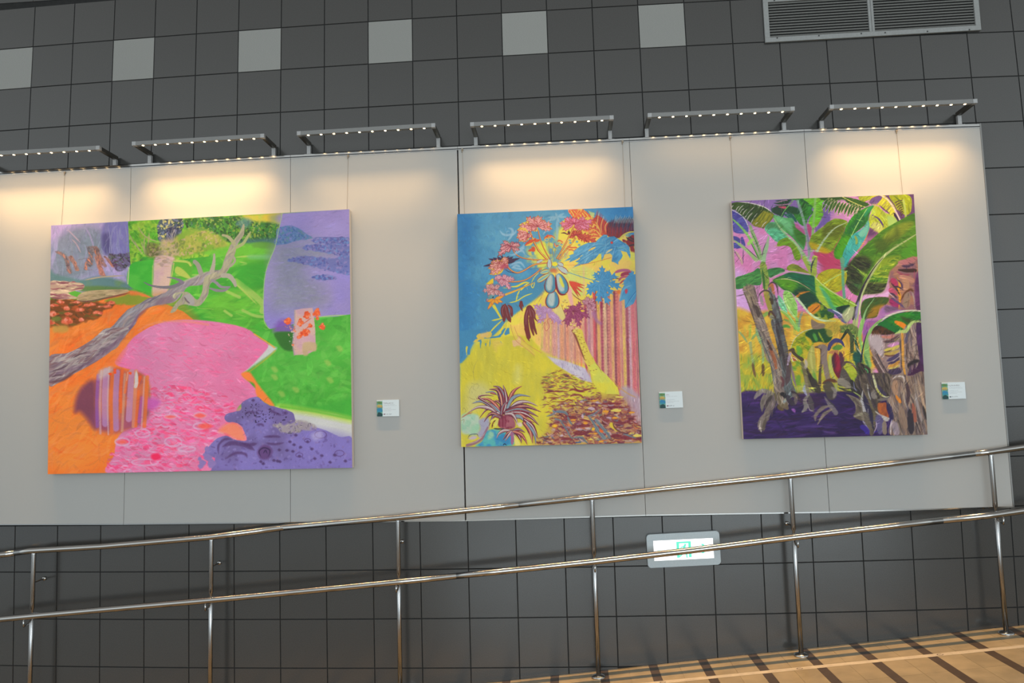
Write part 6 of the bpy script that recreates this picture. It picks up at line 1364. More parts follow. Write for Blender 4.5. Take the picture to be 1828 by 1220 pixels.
    bl([(700, 1230), (850, 1080), (1060, 940), (1300, 890), (1545, 890), (1550, 1020), (1440, 1050), (1360, 1110), (1290, 1200), (1180, 1240), (900, 1250)], (50, 140, 34), (30, 110, 44), 20, 130)
    c.poly([(1100, 1040), (1240, 1060), (1340, 1160), (1280, 1180), (1180, 1120)], (222, 132, 30), soft=3)
    c.poly([(1200, 960), (1400, 1020), (1440, 1050), (1320, 1080)], (70, 60, 30), soft=6, alpha=.7)
    c.line([(1545, 872), (1400, 862), (1200, 880), (1000, 950), (840, 1060), (720, 1180), (640, 1330)], 24, (190, 190, 164), .95, taper=None, soft=1.5)
    J()
    c.poly([(740, 230), (820, 120), (960, 90), (1100, 170), (1240, 230), (1000, 260)], (92, 54, 28), soft=3, col2=(60, 40, 26), c2s=12)
    c.poly([(880, 60), (1040, 20), (1250, 110), (1290, 180), (1200, 220), (1080, 150)], (26, 116, 48), soft=4)
    c.line([(1220, 30), (1330, 90), (1400, 150)], [60, 70, 50], (222, 130, 34), .9, soft=2)
    # yellow-green leaves at centre left
    G()
    bl([(30, 320), (150, 270), (320, 210), (400, 150), (450, 200), (460, 420), (300, 440), (150, 490), (30, 490)], (50, 118, 60), (76, 140, 70), -12, 80)
    bl([(560, 180), (760, 140), (860, 200), (700, 270), (610, 310)], (50, 116, 60), (60, 126, 70), -15, 30)
    bl([(905, 120), (1010, 75), (1150, 150), (1280, 240), (1100, 210), (910, 185)], (136, 140, 40), (110, 130, 50), 20, 26)
    for pts, w_ in (([(1180, -20), (1280, 180), (1300, 240)], 70), ([(1360, -20), (1350, 120), (1350, 250)], 90)): c.line(pts, w_, (150, 170, 60), .9, soft=2, taper=None)
    c.line([(1370, -30), (1310, 100), (1300, 240)], 24, (60, 56, 80), .9)
    bl([(660, 350), (860, 250), (980, 220), (1180, 260), (1330, 280), (1370, 330), (1380, 560), (1430, 740), (1260, 800), (1220, 840), (1130, 700), (1040, 620), (960, 560), (830, 510), (740, 430)], (30, 84, 50), (50, 112, 50), 35, 160)
    c.poly([(670, 350), (900, 320), (1060, 400), (1000, 540), (860, 510), (760, 430)], (96, 156, 30), soft=9, alpha=.85)
    c.poly([(860, 270), (1000, 240), (1330, 290), (1380, 420), (1370, 560), (1250, 460), (1100, 380), (900, 320)], (20, 104, 74), soft=7, alpha=.85)
    c.poly([(1000, 560), (1150, 520), (1300, 560), (1400, 680), (1220, 830), (1100, 680)], (24, 60, 50), soft=9, alpha=.8)
    c.line([(680, 350), (860, 330), (1040, 370), (1200, 450), (1370, 570)], 14, (190, 180, 130), .95); c.line([(1100, 390), (1240, 470), (1360, 560)], 10, (70, 40, 50), .7)
    c.line([(1060, 630), (1140, 570), (1280, 540)], [40, 30, 6], (200, 120, 40), .9)
    c.line([(620, 320), (860, 215), (1080, 220), (1290, 260)], 16, (186, 160, 160), .8, taper=None, soft=2)
    # olive round leaf and folded leaf
    bl([(1400, 300), (1470, 220), (1640, 160), (1860, 190), (1900, 300), (1840, 480), (1720, 560), (1600, 520), (1430, 400)], (168, 164, 34), (176, 158, 30), -40, 80)
    c.line([(1900, 200), (1640, 330), (1500, 430)], 18, (170, 190, 100), .9, taper=None)
    bl([(1370, 300), (1480, 420), (1690, 570), (2060, 770), (1700, 880), (1620, 850), (1480, 740), (1400, 620), (1370, 480)], (108, 170, 36), (140, 170, 46), 40, 110)
    c.poly([(1370, 330), (1460, 460), (1540, 640), (1620, 840), (1480, 740), (1390, 620)], (160, 176, 60), soft=5, alpha=.9)
    c.poly([(1450, 450), (1600, 620), (1690, 780), (1900, 860), (1680, 870), (1560, 700), (1480, 560)], (76, 160, 110), soft=5, alpha=.9)
    c.line([(1360, 290), (1480, 420), (1700, 580), (2060, 780)], 22, (176, 190, 110), .95, taper=None)
    c.poly([(1280, 870), (1260, 780), (1430, 720), (1560, 820), (1680, 880), (1660, 990), (1520, 1020), (1340, 940)], (134, 150, 40), soft=2, col2=(40, 90, 40), c2s=14)
    c.poly([(1260, 800), (1380, 730), (1460, 760), (1420, 860), (1330, 930), (1260, 870)], (206, 130, 36), soft=3, wob=4)
    for pts in ([(1300, 900), (1380, 830), (1440, 780)], [(1270, 850), (1350, 790)]): c.line(pts, 18, (110, 60, 30), .8)
    c.line([(1040, 640), (1150, 760), (1260, 900), (1400, 1000), (1560, 1040), (1700, 1030)], 34, (176, 196, 150), .95, taper=None)
    H(); c.line([(0, 850), (120, 900), (220, 1010), (280, 1060)], [50, 60, 60, 40], (90, 92, 130), .95); c.line([(60, 850), (160, 900), (240, 960)], 20, (190, 196, 206), .9); c.line([(120, 920), (200, 1020)], 24, (30, 40, 66), .9)
    c.poly([(120, 820), (340, 770), (320, 850), (230, 920)], (24, 60, 44), soft=2)
    c.poly([(230, 900), (340, 800), (430, 820), (400, 980), (300, 1060), (240, 1000)], (164, 172, 120), soft=4, alpha=.9)
    c.line([(225, 0), (235, 200), (240, 420), (260, 640)], [80, 50, 46, 50], (96, 156, 120), .95, soft=1.5)
    c.line([(0, 1010), (140, 1020), (200, 1090)], 40, (206, 186, 60), .9, soft=2)
    # pale young leaves
    G()
    bl([(850, 530), (960, 560), (1050, 720), (1070, 820), (1050, 1000), (960, 920), (880, 800), (830, 640)], (130, 184, 84), (146, 186, 100), 60, 50, rim=(186, 176, 170))
    bl([(740, 610), (800, 650), (860, 760), (900, 900), (800, 840), (750, 740)], (104, 176, 130), (120, 180, 140), 60, 26)
    for pts, w_, col in (([(780, 870), (880, 920), (1000, 1060), (1080, 1200)], 50, (130, 180, 80)), ([(1050, 960), (1080, 1100), (1090, 1220)], 60, (124, 180, 90)), ([(560, 910), (480, 970), (380, 1040)], [60, 50, 10], (120, 160, 80)), ([(1160, 880), (1110, 1000), (1090, 1180)], 40, (120, 140, 130)), ([(840, 1010), (920, 1050), (1000, 1120), (1040, 1200)], 40, (100, 150, 70)), ([(860, 1130), (960, 1150)], 50, (96, 150, 60)), ([(600, 1130), (640, 1140)], 40, (80, 140, 80))):
        c.line(pts, w_, col, .9, soft=2)
    for pts in ([(800, 860), (920, 940), (1080, 1180)], [(840, 560), (900, 780), (1060, 1020)]): c.line(pts, 8, (190, 196, 160), .8)
    # trunks
    c.poly([(150, 490), (340, 450), (400, 700), (470, 900), (560, 1130), (640, 1400), (700, 1700), (560, 1700), (420, 1220), (330, 1000), (240, 740)], (140, 124, 104), soft=2, col2=(120, 106, 96), c2s=26)
    tm = c.mask([(160, 490), (340, 460), (470, 900), (640, 1400), (560, 1500), (380, 1100)])
    strk(tm, 90, 70, [(156, 142, 118), (96, 84, 78), (130, 116, 92), (110, 90, 90)], 22, 2.4, .6)
    for pts, w_ in (([(280, 590), (310, 700), (340, 800)], 20), ([(180, 560), (260, 780), (340, 1020), (400, 1200)], 16), ([(330, 760), (400, 860), (420, 980)], 60), ([(340, 450), (350, 560)], 26), ([(390, 450), (400, 590)], 44), ([(430, 450), (410, 580)], 26)): c.line(pts, w_, (72, 58, 56), .8, soft=2)
    c.poly([(455, 60), (530, 50), (570, 200), (600, 380), (560, 520), (500, 500), (470, 300), (440, 160)], (140, 156, 70), soft=1.6, col2=(110, 140, 60), c2s=12)
    c.line([(480, 170), (500, 330), (520, 510)], 40, (44, 96, 40), .85); c.line([(500, 240), (550, 300), (590, 340)], 10, (60, 50, 40), .9)
    c.poly([(500, 540), (600, 540), (650, 760), (720, 960), (800, 1220), (660, 1220), (600, 900), (560, 800)], (150, 140, 60), soft=2)
    c.poly([(580, 430), (640, 430), (690, 600), (760, 800), (830, 1220), (700, 1220), (640, 800), (600, 600)], (108, 114, 110), soft=2, col2=(90, 88, 92), c2s=14)
    for pts, w_, col in (([(580, 440), (650, 390), (720, 440), (745, 600)], 26, (66, 50, 60)), ([(410, 660), (440, 580), (520, 525), (600, 550), (650, 640), (660, 760)], 24, (74, 62, 64)), ([(450, 600), (470, 700), (490, 780)], 50, (140, 132, 128)), ([(590, 470), (640, 430), (660, 520), (680, 600)], 50, (170, 104, 60)), ([(600, 660), (640, 700), (640, 760)], 50, (70, 56, 40)), ([(590, 970), (600, 900), (640, 890), (720, 1020)], 36, (84, 56, 50)), ([(610, 1000), (640, 960), (690, 1060), (760, 1200)], 50, (130, 130, 112))):
        c.line(pts, w_, col, .9, soft=1.6)
    c.line([(690, 620), (740, 800), (800, 1000), (820, 1200)], 30, (76, 68, 74), .8, soft=2)
    I()
    t1 = c.poly([(390, -20), (540, -40), (620, 230), (760, 520), (860, 760), (900, 1000), (930, 1300), (1000, 1500), (860, 1560), (760, 1400), (700, 1000), (640, 680), (520, 400), (420, 140)], (136, 122, 112), soft=1.8, col2=(112, 98, 94), c2s=22)
    strk(t1, 140, 68, [(156, 144, 130), (92, 80, 80), (130, 112, 104), (146, 130, 110)], 24, 2.6, .6)
    t2 = c.poly([(680, 0), (870, -10), (920, 240), (990, 560), (1000, 800), (1060, 1100), (1130, 1330), (980, 1380), (900, 1200), (880, 960), (820, 620), (740, 260)], (98, 102, 104), soft=1.8, col2=(76, 72, 74), c2s=20)
    strk(t2, 110, 76, [(120, 124, 124), (60, 54, 58), (98, 88, 84), (84, 96, 98)], 24, 2.6, .6)
    for pts, w_, col in (([(760, 20), (820, 300), (900, 620), (940, 900)], 50, (58, 48, 52)), ([(620, 350), (680, 540), (740, 700), (770, 860)], [10, 60, 70, 40], (156, 86, 52)), ([(610, 360), (660, 480), (700, 540)], 40, (56, 44, 50)), ([(420, 80), (520, 380), (640, 680), (700, 940), (740, 1160)], 14, (56, 80, 90)), ([(1040, 760), (1080, 960), (1130, 1180)], 60, (122, 96, 130)), ([(980, 600), (1000, 800), (990, 1000), (950, 1160)], 90, (84, 62, 66)), ([(850, 1000), (900, 1100), (880, 1200)], 50, (104, 56, 60)), ([(815, 780), (820, 830)], 16, (206, 180, 170)), ([(760, 880), (800, 1050)], 14, (70, 70, 110))):
        c.line(pts, w_, col, .8, soft=2)
    # banana bunch, small leaf, dried parts (centre)
    bl([(1040, 500), (1120, 330), (1240, 220), (1420, 150), (1600, 140), (1740, 170), (1790, 280), (1700, 400), (1500, 380), (1350, 560), (1300, 680), (1180, 640), (1110, 600)], (120, 150, 34), (170, 160, 34), -30, 60)
    c.poly([(1300, 240), (1420, 160), (1640, 140), (1780, 190), (1780, 320), (1690, 400), (1560, 380), (1400, 390)], (26, 76, 42), soft=3, alpha=.95)
    for pts, w_, col in (([(1450, 230), (1480, 300), (1510, 370)], 60, (90, 160, 66)), ([(1540, 210), (1580, 290), (1640, 390)], 34, (170, 176, 50)), ([(1300, 280), (1400, 390), (1380, 440)], 60, (206, 170, 30)), ([(1150, 460), (1200, 560), (1160, 620)], 80, (96, 160, 60)), ([(1230, 380), (1260, 430)], 60, (84, 72, 40)), ([(1280, 520), (1310, 600), (1280, 660)], 90, (196, 172, 50))):
        c.line(pts, w_, col, .85, soft=3)
    c.line([(1040, 480), (1110, 320), (1260, 200), (1420, 150)], 16, (170, 180, 150), .8, taper=None)
    for pts, w_, col in (([(1010, 545), (1080, 520), (1080, 570), (1150, 640), (1240, 700)], [40, 50, 60, 50, 70], (74, 60, 48)), ([(1030, 590), (1000, 700), (980, 800)], [40, 50, 20], (150, 132, 150)), ([(1080, 660), (1130, 760), (1170, 850)], [30, 80, 10], (168, 90, 56)), ([(1020, 590), (1100, 780), (1165, 870)], 9, (220, 214, 200)), ([(1060, 660), (1140, 700), (1180, 800)], 9, (220, 214, 200))):
        c.line(pts, w_, col, .95)
    ban = lambda pts, w_, col: (c.line(pts, w_, col, 1, soft=2), c.line([(x - 8, y) for x, y in pts], [v * .3 for v in (w_ if isinstance(w_, list) else [w_] * 3)], tuple(min(255, v + 26) for v in col), .6, soft=2))
    c.poly([(1060, 760), (1200, 740), (1260, 900), (1280, 1060), (1200, 1180), (1140, 1160), (1100, 960)], (176, 160, 40), soft=3, col2=(110, 150, 50), c2s=20)
    ban([(1430, 480), (1410, 700), (1480, 1080)], [60, 160, 30], (160, 156, 80)); ban([(1520, 520), (1540, 700), (1520, 900)], [40, 60, 30], (196, 160, 60))
    c.line([(1440, 900), (1480, 1060), (1500, 1100)], 60, (96, 150, 60), .8, soft=4)
    c.line([(1480, 480), (1590, 500), (1600, 700), (1570, 900), (1560, 1160)], [20, 60, 50, 40, 60], (84, 66, 60), .95, soft=2)
    c.line([(1560, 470), (1650, 500), (1640, 700), (1720, 1080)], [60, 110, 110, 90], (128, 112, 106), .95, soft=2); c.line([(1620, 800), (1640, 1000)], 40, (196, 160, 60), .9, soft=3)
    c.line([(1240, 760), (1300, 940), (1360, 1160)], [60, 90, 110], (106, 98, 70), .95, soft=2); c.line([(1330, 860), (1400, 1040), (1460, 1160)], [30, 80, 100], (50, 40, 42), .95, soft=2)
    c.line([(1300, 700), (1320, 800), (1300, 860)], 60, (170, 160, 160), .8, soft=3)
    c.poly([(880, 20), (1040, 20), (1100, 120), (1000, 180), (900, 120)], (196, 140, 70), soft=4, alpha=.7); c.line([(900, 110), (960, 100), (1020, 130)], 60, (76, 150, 56), .9, soft=3)
    c.poly([(1410, -20), (1530, 40), (1650, 60), (1650, 130), (1440, 150)], (132, 112, 92), soft=2)
    for pts in ([(1000, -20), (1100, 100), (1170, 200)], [(1060, 0), (1150, 130)], [(1180, 0), (1180, 180)]): c.line(pts, 34, (132, 180, 90), .85, soft=2)
    # the crown of little bananas and red flower
    J()
    c.poly([(-60, 20), (220, 40), (160, 240), (-20, 280)], (176, 156, 60), soft=4, alpha=.7)
    for k in range(22):
        c.line([(-60 + (k % 4) * 50, 60 + k * 11), (-40 + (k % 4) * 50, 66 + k * 11)], 12, (150, 90, 50), .9)
    for k in range(9): c.line([(90, 80 + k * 18), (180, 84 + k * 18)], 15, (56, 110, 46), .9)
    c.poly([(210, 110), (260, 70), (380, 55), (480, 90), (540, 160), (520, 280), (460, 300), (400, 230), (320, 200), (240, 190)], (110, 128, 66), soft=3, wob=4)
    for k in range(17):
        a = math.pi * (1.02 + k / 17 * 1.05)
        c.leaf((350 + 60 * math.cos(a), 210 + 40 * math.sin(a) + max(0, k - 9) * 8), (360 + 165 * math.cos(a), 220 + 130 * math.sin(a) + max(0, k - 8) * 16), 24, [(120, 150, 66), (96, 130, 50), (150, 160, 80)][k % 3], (56, 66, 40), ew=3)
    for k in range(13): c.line([(220 + k * 23, 80 - 22 * math.sin(k / 12 * 3.1)), (228 + k * 23, 92 - 22 * math.sin(k / 12 * 3.1))], 11, (176, 104, 84), .95)
    c.line([(340, 180), (300, 230), (230, 340)], [60, 50, 30], (44, 56, 40), 1); c.line([(340, 190), (410, 280), (420, 440), (420, 560)], [50, 60, 70, 60], (72, 84, 50), 1)
    for k in range(9): c.line([(430 + k * 8, 260 + k * 34), (480 + k * 10, 320 + k * 36), (500 + k * 12, 420 + k * 34)], 26, [(36, 56, 50), (120, 140, 90), (30, 40, 44), (60, 110, 70)][k % 4], .9)
    c.poly([(450, 580), (540, 560), (620, 620), (600, 760), (520, 830), (470, 760)], (22, 82, 72), soft=4, wob=5, alpha=.95)
    c.line([(480, 460), (560, 560), (590, 620)], 20, (186, 180, 170), .8)
    c.line([(620, 0), (560, 260), (590, 440), (610, 600)], [80, 60, 50, 30], (134, 176, 96), 1, soft=1.5)
    c.poly([(660, 20), (820, 0), (900, 0), (780, 120), (690, 260), (640, 420), (610, 340), (620, 160)], (146, 92, 150), soft=2, col2=(166, 92, 140), c2s=20)
    c.line([(960, -20), (820, 90), (730, 240), (690, 420), (690, 640), (720, 800)], [30, 40, 60, 80, 110, 110], (134, 172, 96), 1, soft=1.6)
    c.line([(700, 200), (640, 400), (600, 600), (580, 740)], [6, 20, 26, 30], (36, 34, 60), .95)
    c.line([(640, 620), (700, 780), (730, 960)], 40, (50, 110, 70), .7, soft=3)
    c.line([(0, 520), (30, 430), (120, 360), (220, 380), (280, 470)], [50, 70, 80, 60, 20], (66, 62, 112), 1); c.line([(20, 470), (40, 500)], 60, (28, 26, 56), .8)
    c.poly([(60, 500), (150, 440), (240, 450), (250, 500), (150, 540)], (92, 140, 56), soft=2); c.poly([(0, 590), (60, 540), (170, 540), (150, 590)], (176, 120, 76), soft=2, wob=3)
    c.leaf((110, 570), (190, 1060), 190, (110, 30, 50), soft=1.6); c.line([(150, 600), (180, 780), (150, 920)], 70, (156, 36, 60), .9, soft=4); c.line([(80, 620), (70, 740), (100, 860)], 44, (66, 44, 60), .9, soft=4); c.line([(200, 560), (240, 700), (240, 860)], 70, (84, 44, 66), .95, soft=2); c.line([(270, 560), (280, 700)], 46, (130, 40, 60), .9, soft=3)
    c.line([(20, 640), (40, 880), (100, 1060)], [40, 70, 40], (168, 172, 90), .95, soft=2); c.line([(40, 1060), (150, 1060)], 50, (150, 140, 80), .8)
    c.line([(340, 560), (340, 640), (350, 720)], [60, 60, 30], (206, 170, 44), .95); c.line([(390, 540), (380, 700)], 34, (120, 60, 40), .9); c.line([(410, 680), (440, 780)], 60, (206, 170, 50), .9)
    c.line([(250, 860), (280, 770), (360, 750), (460, 820), (560, 980), (640, 1160)], [40, 50, 26, 30, 40, 60], (92, 72, 66), 1); c.line([(370, 760), (480, 830), (560, 940)], 8, (190, 176, 160), .8)
    c.leaf((330, 800), (500, 1120), 190, (150, 164, 40), soft=1.5, col2=(170, 176, 60), c2s=20)
    c.poly([(230, 880), (290, 880), (380, 1020), (440, 1170), (180, 1170), (190, 1060)], (86, 78, 72), soft=2); c.line([(230, 1000), (280, 1080)], 60, (140, 132, 122), .7, soft=3)
    dk = c.poly([(520, 760), (740, 860), (800, 1160), (540, 1160), (520, 980)], (64, 52, 46), soft=4)
    strk(dk, 40, 70, [(40, 34, 34), (110, 96, 76), (70, 84, 60)], 18, 2.4, .7)
    for pts in ([(640, 860), (700, 900), (710, 1000)], [(690, 880), (740, 1000)]): c.line(pts, 20, (84, 160, 96), .85)
    # dried bark curtain at right
    bk = c.poly([(740, 260), (900, 260), (1000, 270), (1280, 220), (1480, 40), (1590, 60), (1600, 400), (1640, 700), (1480, 800), (1360, 1000), (1140, 1040), (900, 900), (800, 640), (730, 440)], (160, 136, 130), soft=2, col2=(140, 116, 110), c2s=26)
    c.poly([(740, 270), (940, 270), (1000, 500), (960, 660), (840, 560), (740, 420)], (176, 162, 164), soft=8, alpha=.8)
    for pts, w_, col in (([(980, 380), (1120, 360), (1270, 260)], 34, (96, 66, 66)), ([(940, 290), (1080, 300), (1200, 270)], 50, (186, 120, 106)), ([(1010, 400), (1180, 370), (1280, 290)], 20, (66, 54, 66)), ([(1190, 360), (1270, 320)], 40, (186, 180, 60)), ([(1060, 460), (1200, 430), (1270, 400)], 60, (186, 130, 170)), ([(1000, 540), (1150, 510), (1290, 450)], 60, (196, 180, 80)), ([(1000, 600), (1120, 600), (1280, 540)], 60, (176, 150, 70)), ([(1000, 580), (1060, 560), (1140, 530)], 20, (96, 70, 40)), ([(1000, 620), (1100, 640), (1200, 620)], 26, (110, 66, 56)), ([(1050, 730), (1180, 670), (1290, 590)], 60, (72, 58, 96)), ([(1070, 780), (1200, 740), (1290, 660)], 40, (64, 50, 84)), ([(1160, 740), (1280, 640)], 10, (190, 180, 190)), ([(1080, 830), (1200, 800), (1290, 720)], 60, (196, 140, 60)), ([(1080, 860), (1180, 860), (1290, 800)], 40, (196, 176, 90)), ([(1080, 940), (1200, 920), (1310, 890)], 110, (60, 46, 76))):
        c.line(pts, w_, col, .92, soft=1.8)
    c.poly([(1290, 240), (1480, 60), (1580, 60), (1620, 400), (1650, 730), (1500, 760), (1420, 1000), (1330, 1000), (1300, 600)], (132, 108, 96), soft=2, col2=(156, 134, 120), c2s=14)
    strk(c.mask([(1300, 240), (1580, 60), (1640, 720), (1420, 1000), (1310, 1000)]), 110, 88, [(170, 150, 136), (80, 62, 60), (130, 104, 90), (150, 130, 120), (96, 86, 96)], 26, 2.6, .65)
    c.line([(1330, 220), (1340, 500), (1350, 800), (1380, 960)], [40, 50, 44, 30], (206, 146, 56), .9, soft=2)
    c.line([(1420, 160), (1410, 300), (1390, 420)], 50, (72, 68, 100), .7, soft=3); c.poly([(1430, 780), (1560, 700), (1660, 730), (1500, 800), (1440, 860)], (44, 34, 40), soft=4)
    for a, b in (((1540, 500), (1550, 640)), ((1580, 420), (1590, 560))): c.line([a, b], 36, (196, 186, 170) if a[0] < 1560 else (60, 50, 60), .8, soft=3)
    c.poly([(1580, 60), (1680, 40), (1725, 760), (1650, 730), (1600, 400)], (64, 36, 74), soft=2, col2=(80, 44, 90), c2s=30)
    c.line([(1680, 20), (1540, 20), (1460, 90), (1400, 190), (1290, 200), (1200, 240)], [30, 44, 60, 60, 50, 14], (164, 184, 110), 1, soft=1.6)
    for pts, w_, col in (([(830, 520), (900, 700), (1020, 900), (1150, 1100)], 60, (110, 90, 84)), ([(780, 640), (880, 820), (1000, 1030), (1080, 1160)], 70, (80, 60, 60)), ([(800, 760), (900, 930)], 60, (170, 100, 66)), ([(900, 620), (980, 700)], 60, (196, 140, 96)), ([(850, 540), (960, 780), (1100, 1000)], 14, (52, 46, 60)), ([(760, 900), (820, 1060), (860, 1160)], 30, (196, 190, 110)), ([(840, 660), (940, 840), (1060, 1020)], 16, (176, 160, 150))):
        c.line(pts, w_, col, .85, soft=2)
    # lower right stump and roots
    L_()
    rb = c.poly([(500, -20), (1120, -40), (1100, 300), (900, 440), (860, 700), (760, 1030), (620, 760), (520, 300)], (78, 66, 58), soft=3, col2=(98, 86, 74), c2s=18)
    strk(rb, 130, 74, [(54, 44, 44), (122, 108, 92), (86, 76, 64), (60, 52, 66)], 24, 2.6, .6)
    rp = c.poly([(1090, 0), (1280, -40), (1440, -20), (1700, -60), (1745, 620), (1745, 995), (1080, 1005), (1120, 700), (1020, 420), (1100, 300)], (132, 116, 104), soft=2, col2=(112, 94, 88), c2s=20)
    strk(rp, 260, 80, [(158, 140, 124), (84, 68, 68), (134, 112, 96), (150, 120, 96), (100, 90, 96)], 30, 2.8, .65)
    for pts, w_, col in (([(1120, 40), (1200, -10), (1310, 0), (1330, 90)], 30, (186, 176, 170)), ([(1130, 60), (1210, 40), (1270, 60), (1250, 160), (1260, 330)], 14, (96, 76, 70)), ([(1180, 60), (1160, 200), (1200, 330)], 90, (166, 130, 104)), ([(1180, 320), (1230, 400), (1270, 450)], 50, (216, 130, 40)), ([(1040, 450), (1080, 560), (1110, 700), (1090, 760)], 70, (44, 38, 80)), ([(1380, 100), (1400, 300), (1380, 500)], 60, (72, 52, 60)), ([(1480, 470), (1500, 600), (1520, 760)], [30, 70, 60], (160, 90, 70)), ([(1420, 560), (1440, 800), (1450, 990)], 110, (44, 38, 50)), ([(1540, 800), (1600, 960)], 130, (52, 44, 52)), ([(1520, 300), (1580, 560), (1640, 800)], 50, (150, 140, 136)), ([(1560, 0), (1620, 260), (1680, 500), (1740, 640)], 40, (176, 150, 124)), ([(1660, 500), (1700, 660), (1745, 770)], 40, (52, 46, 44)), ([(1700, 0), (1715, 300), (1740, 500)], 20, (60, 50, 60)), ([(1240, 500), (1330, 720), (1360, 980)], 70, (140, 116, 98)), ([(1160, 600), (1240, 800), (1290, 980)], 20, (70, 60, 56)), ([(1180, 650), (1220, 740)], 12, (196, 186, 170)), ([(1320, 230), (1330, 400), (1380, 560)], 14, (176, 166, 150))):
        c.line(pts, w_, col, .85, soft=2)
    c.poly([(860, 470), (940, 450), (1010, 450), (1020, 560), (1060, 700), (1000, 700), (880, 620)], (176, 96, 46), soft=2.5, col2=(150, 80, 50), c2s=12)
    for pts, w_, col in (([(780, -20), (840, 180), (920, 300), (1000, 350), (1060, 340)], [30, 50, 40, 20, 10], (196, 196, 150)), ([(830, 190), (900, 290), (960, 330)], 26, (164, 160, 60)), ([(850, 130), (940, 260), (1010, 310)], 60, (66, 56, 82)), ([(820, 600), (900, 660), (960, 700), (1060, 720)], [20, 30, 60, 20], (176, 172, 164)), ([(950, 700), (1000, 750), (1070, 730)], 50, (176, 172, 160)), ([(850, 680), (900, 800), (900, 990)], 130, (96, 88, 124)), ([(980, 760), (980, 900), (990, 1000)], 80, (136, 122, 102)), ([(1060, 780), (1050, 1000)], 60, (84, 72, 130)), ([(1110, 740), (1090, 860), (1090, 1000)], 20, (196, 190, 200)), ([(1140, 780), (1180, 900), (1200, 1000)], 110, (146, 132, 140)), ([(800, 230), (780, 320), (840, 360)], 80, (132, 124, 116)), ([(860, 400), (980, 390), (1050, 370)], 50, (116, 108, 102))):
        c.line(pts, w_, col, .88, soft=2)
    for pts, w_, col in (([(400, 60), (440, 200), (560, 320)], 110, (46, 42, 42)), ([(600, 240), (580, 420), (640, 560), (700, 720)], [10, 50, 110, 60], (170, 168, 168)), ([(620, 300), (680, 520), (740, 700), (780, 900)], 90, (46, 40, 70)), ([(660, 260), (740, 480), (800, 640), (790, 860)], 44, (110, 100, 76)), ([(690, 560), (690, 700)], 60, (176, 166, 160)), ([(640, 620), (660, 760), (730, 920)], 130, (104, 94, 82)), ([(560, 700), (640, 820), (720, 950)], 14, (150, 146, 200)), ([(560, 860), (640, 900), (700, 990)], 90, (60, 40, 140)), ([(830, 780), (840, 860), (790, 980)], 14, (190, 176, 190)), ([(800, 960), (860, 940)], 60, (66, 48, 160)), ([(160, 180), (300, 240), (440, 270), (560, 340)], 20, (40, 36, 40)), ([(430, 260), (500, 300), (570, 350)], 16, (180, 196, 110)), ([(440, 80), (450, 180), (490, 250)], 12, (140, 140, 190)), ([(680, 120), (700, 280), (740, 400)], 12, (206, 206, 196)), ([(170, 60), (260, 100), (380, 180)], 120, (136, 128, 116)), ([(180, 200), (300, 210), (390, 200)], 16, (40, 36, 36)), ([(480, 0), (440, 50)], 80, (120, 160, 60))):
        c.line(pts, w_, col, .9, soft=2)
    for y in (560, 590, 620, 650): c.line([(655, y + 20), (690, y - 6)], 8, (50, 44, 50), .8)
    c.poly([(300, 300), (440, 340), (560, 420), (600, 620), (620, 760), (500, 730), (430, 680), (470, 600), (460, 480), (400, 400)], (124, 114, 98), soft=2, col2=(100, 88, 76), c2s=16)
    c.line([(440, 690), (520, 660), (600, 640)], 40, (150, 142, 120), .8, soft=2); c.line([(380, 340), (500, 440), (560, 600)], 30, (66, 54, 56), .6, soft=4)
    # dead leaves hanging over the purple ground
    K()
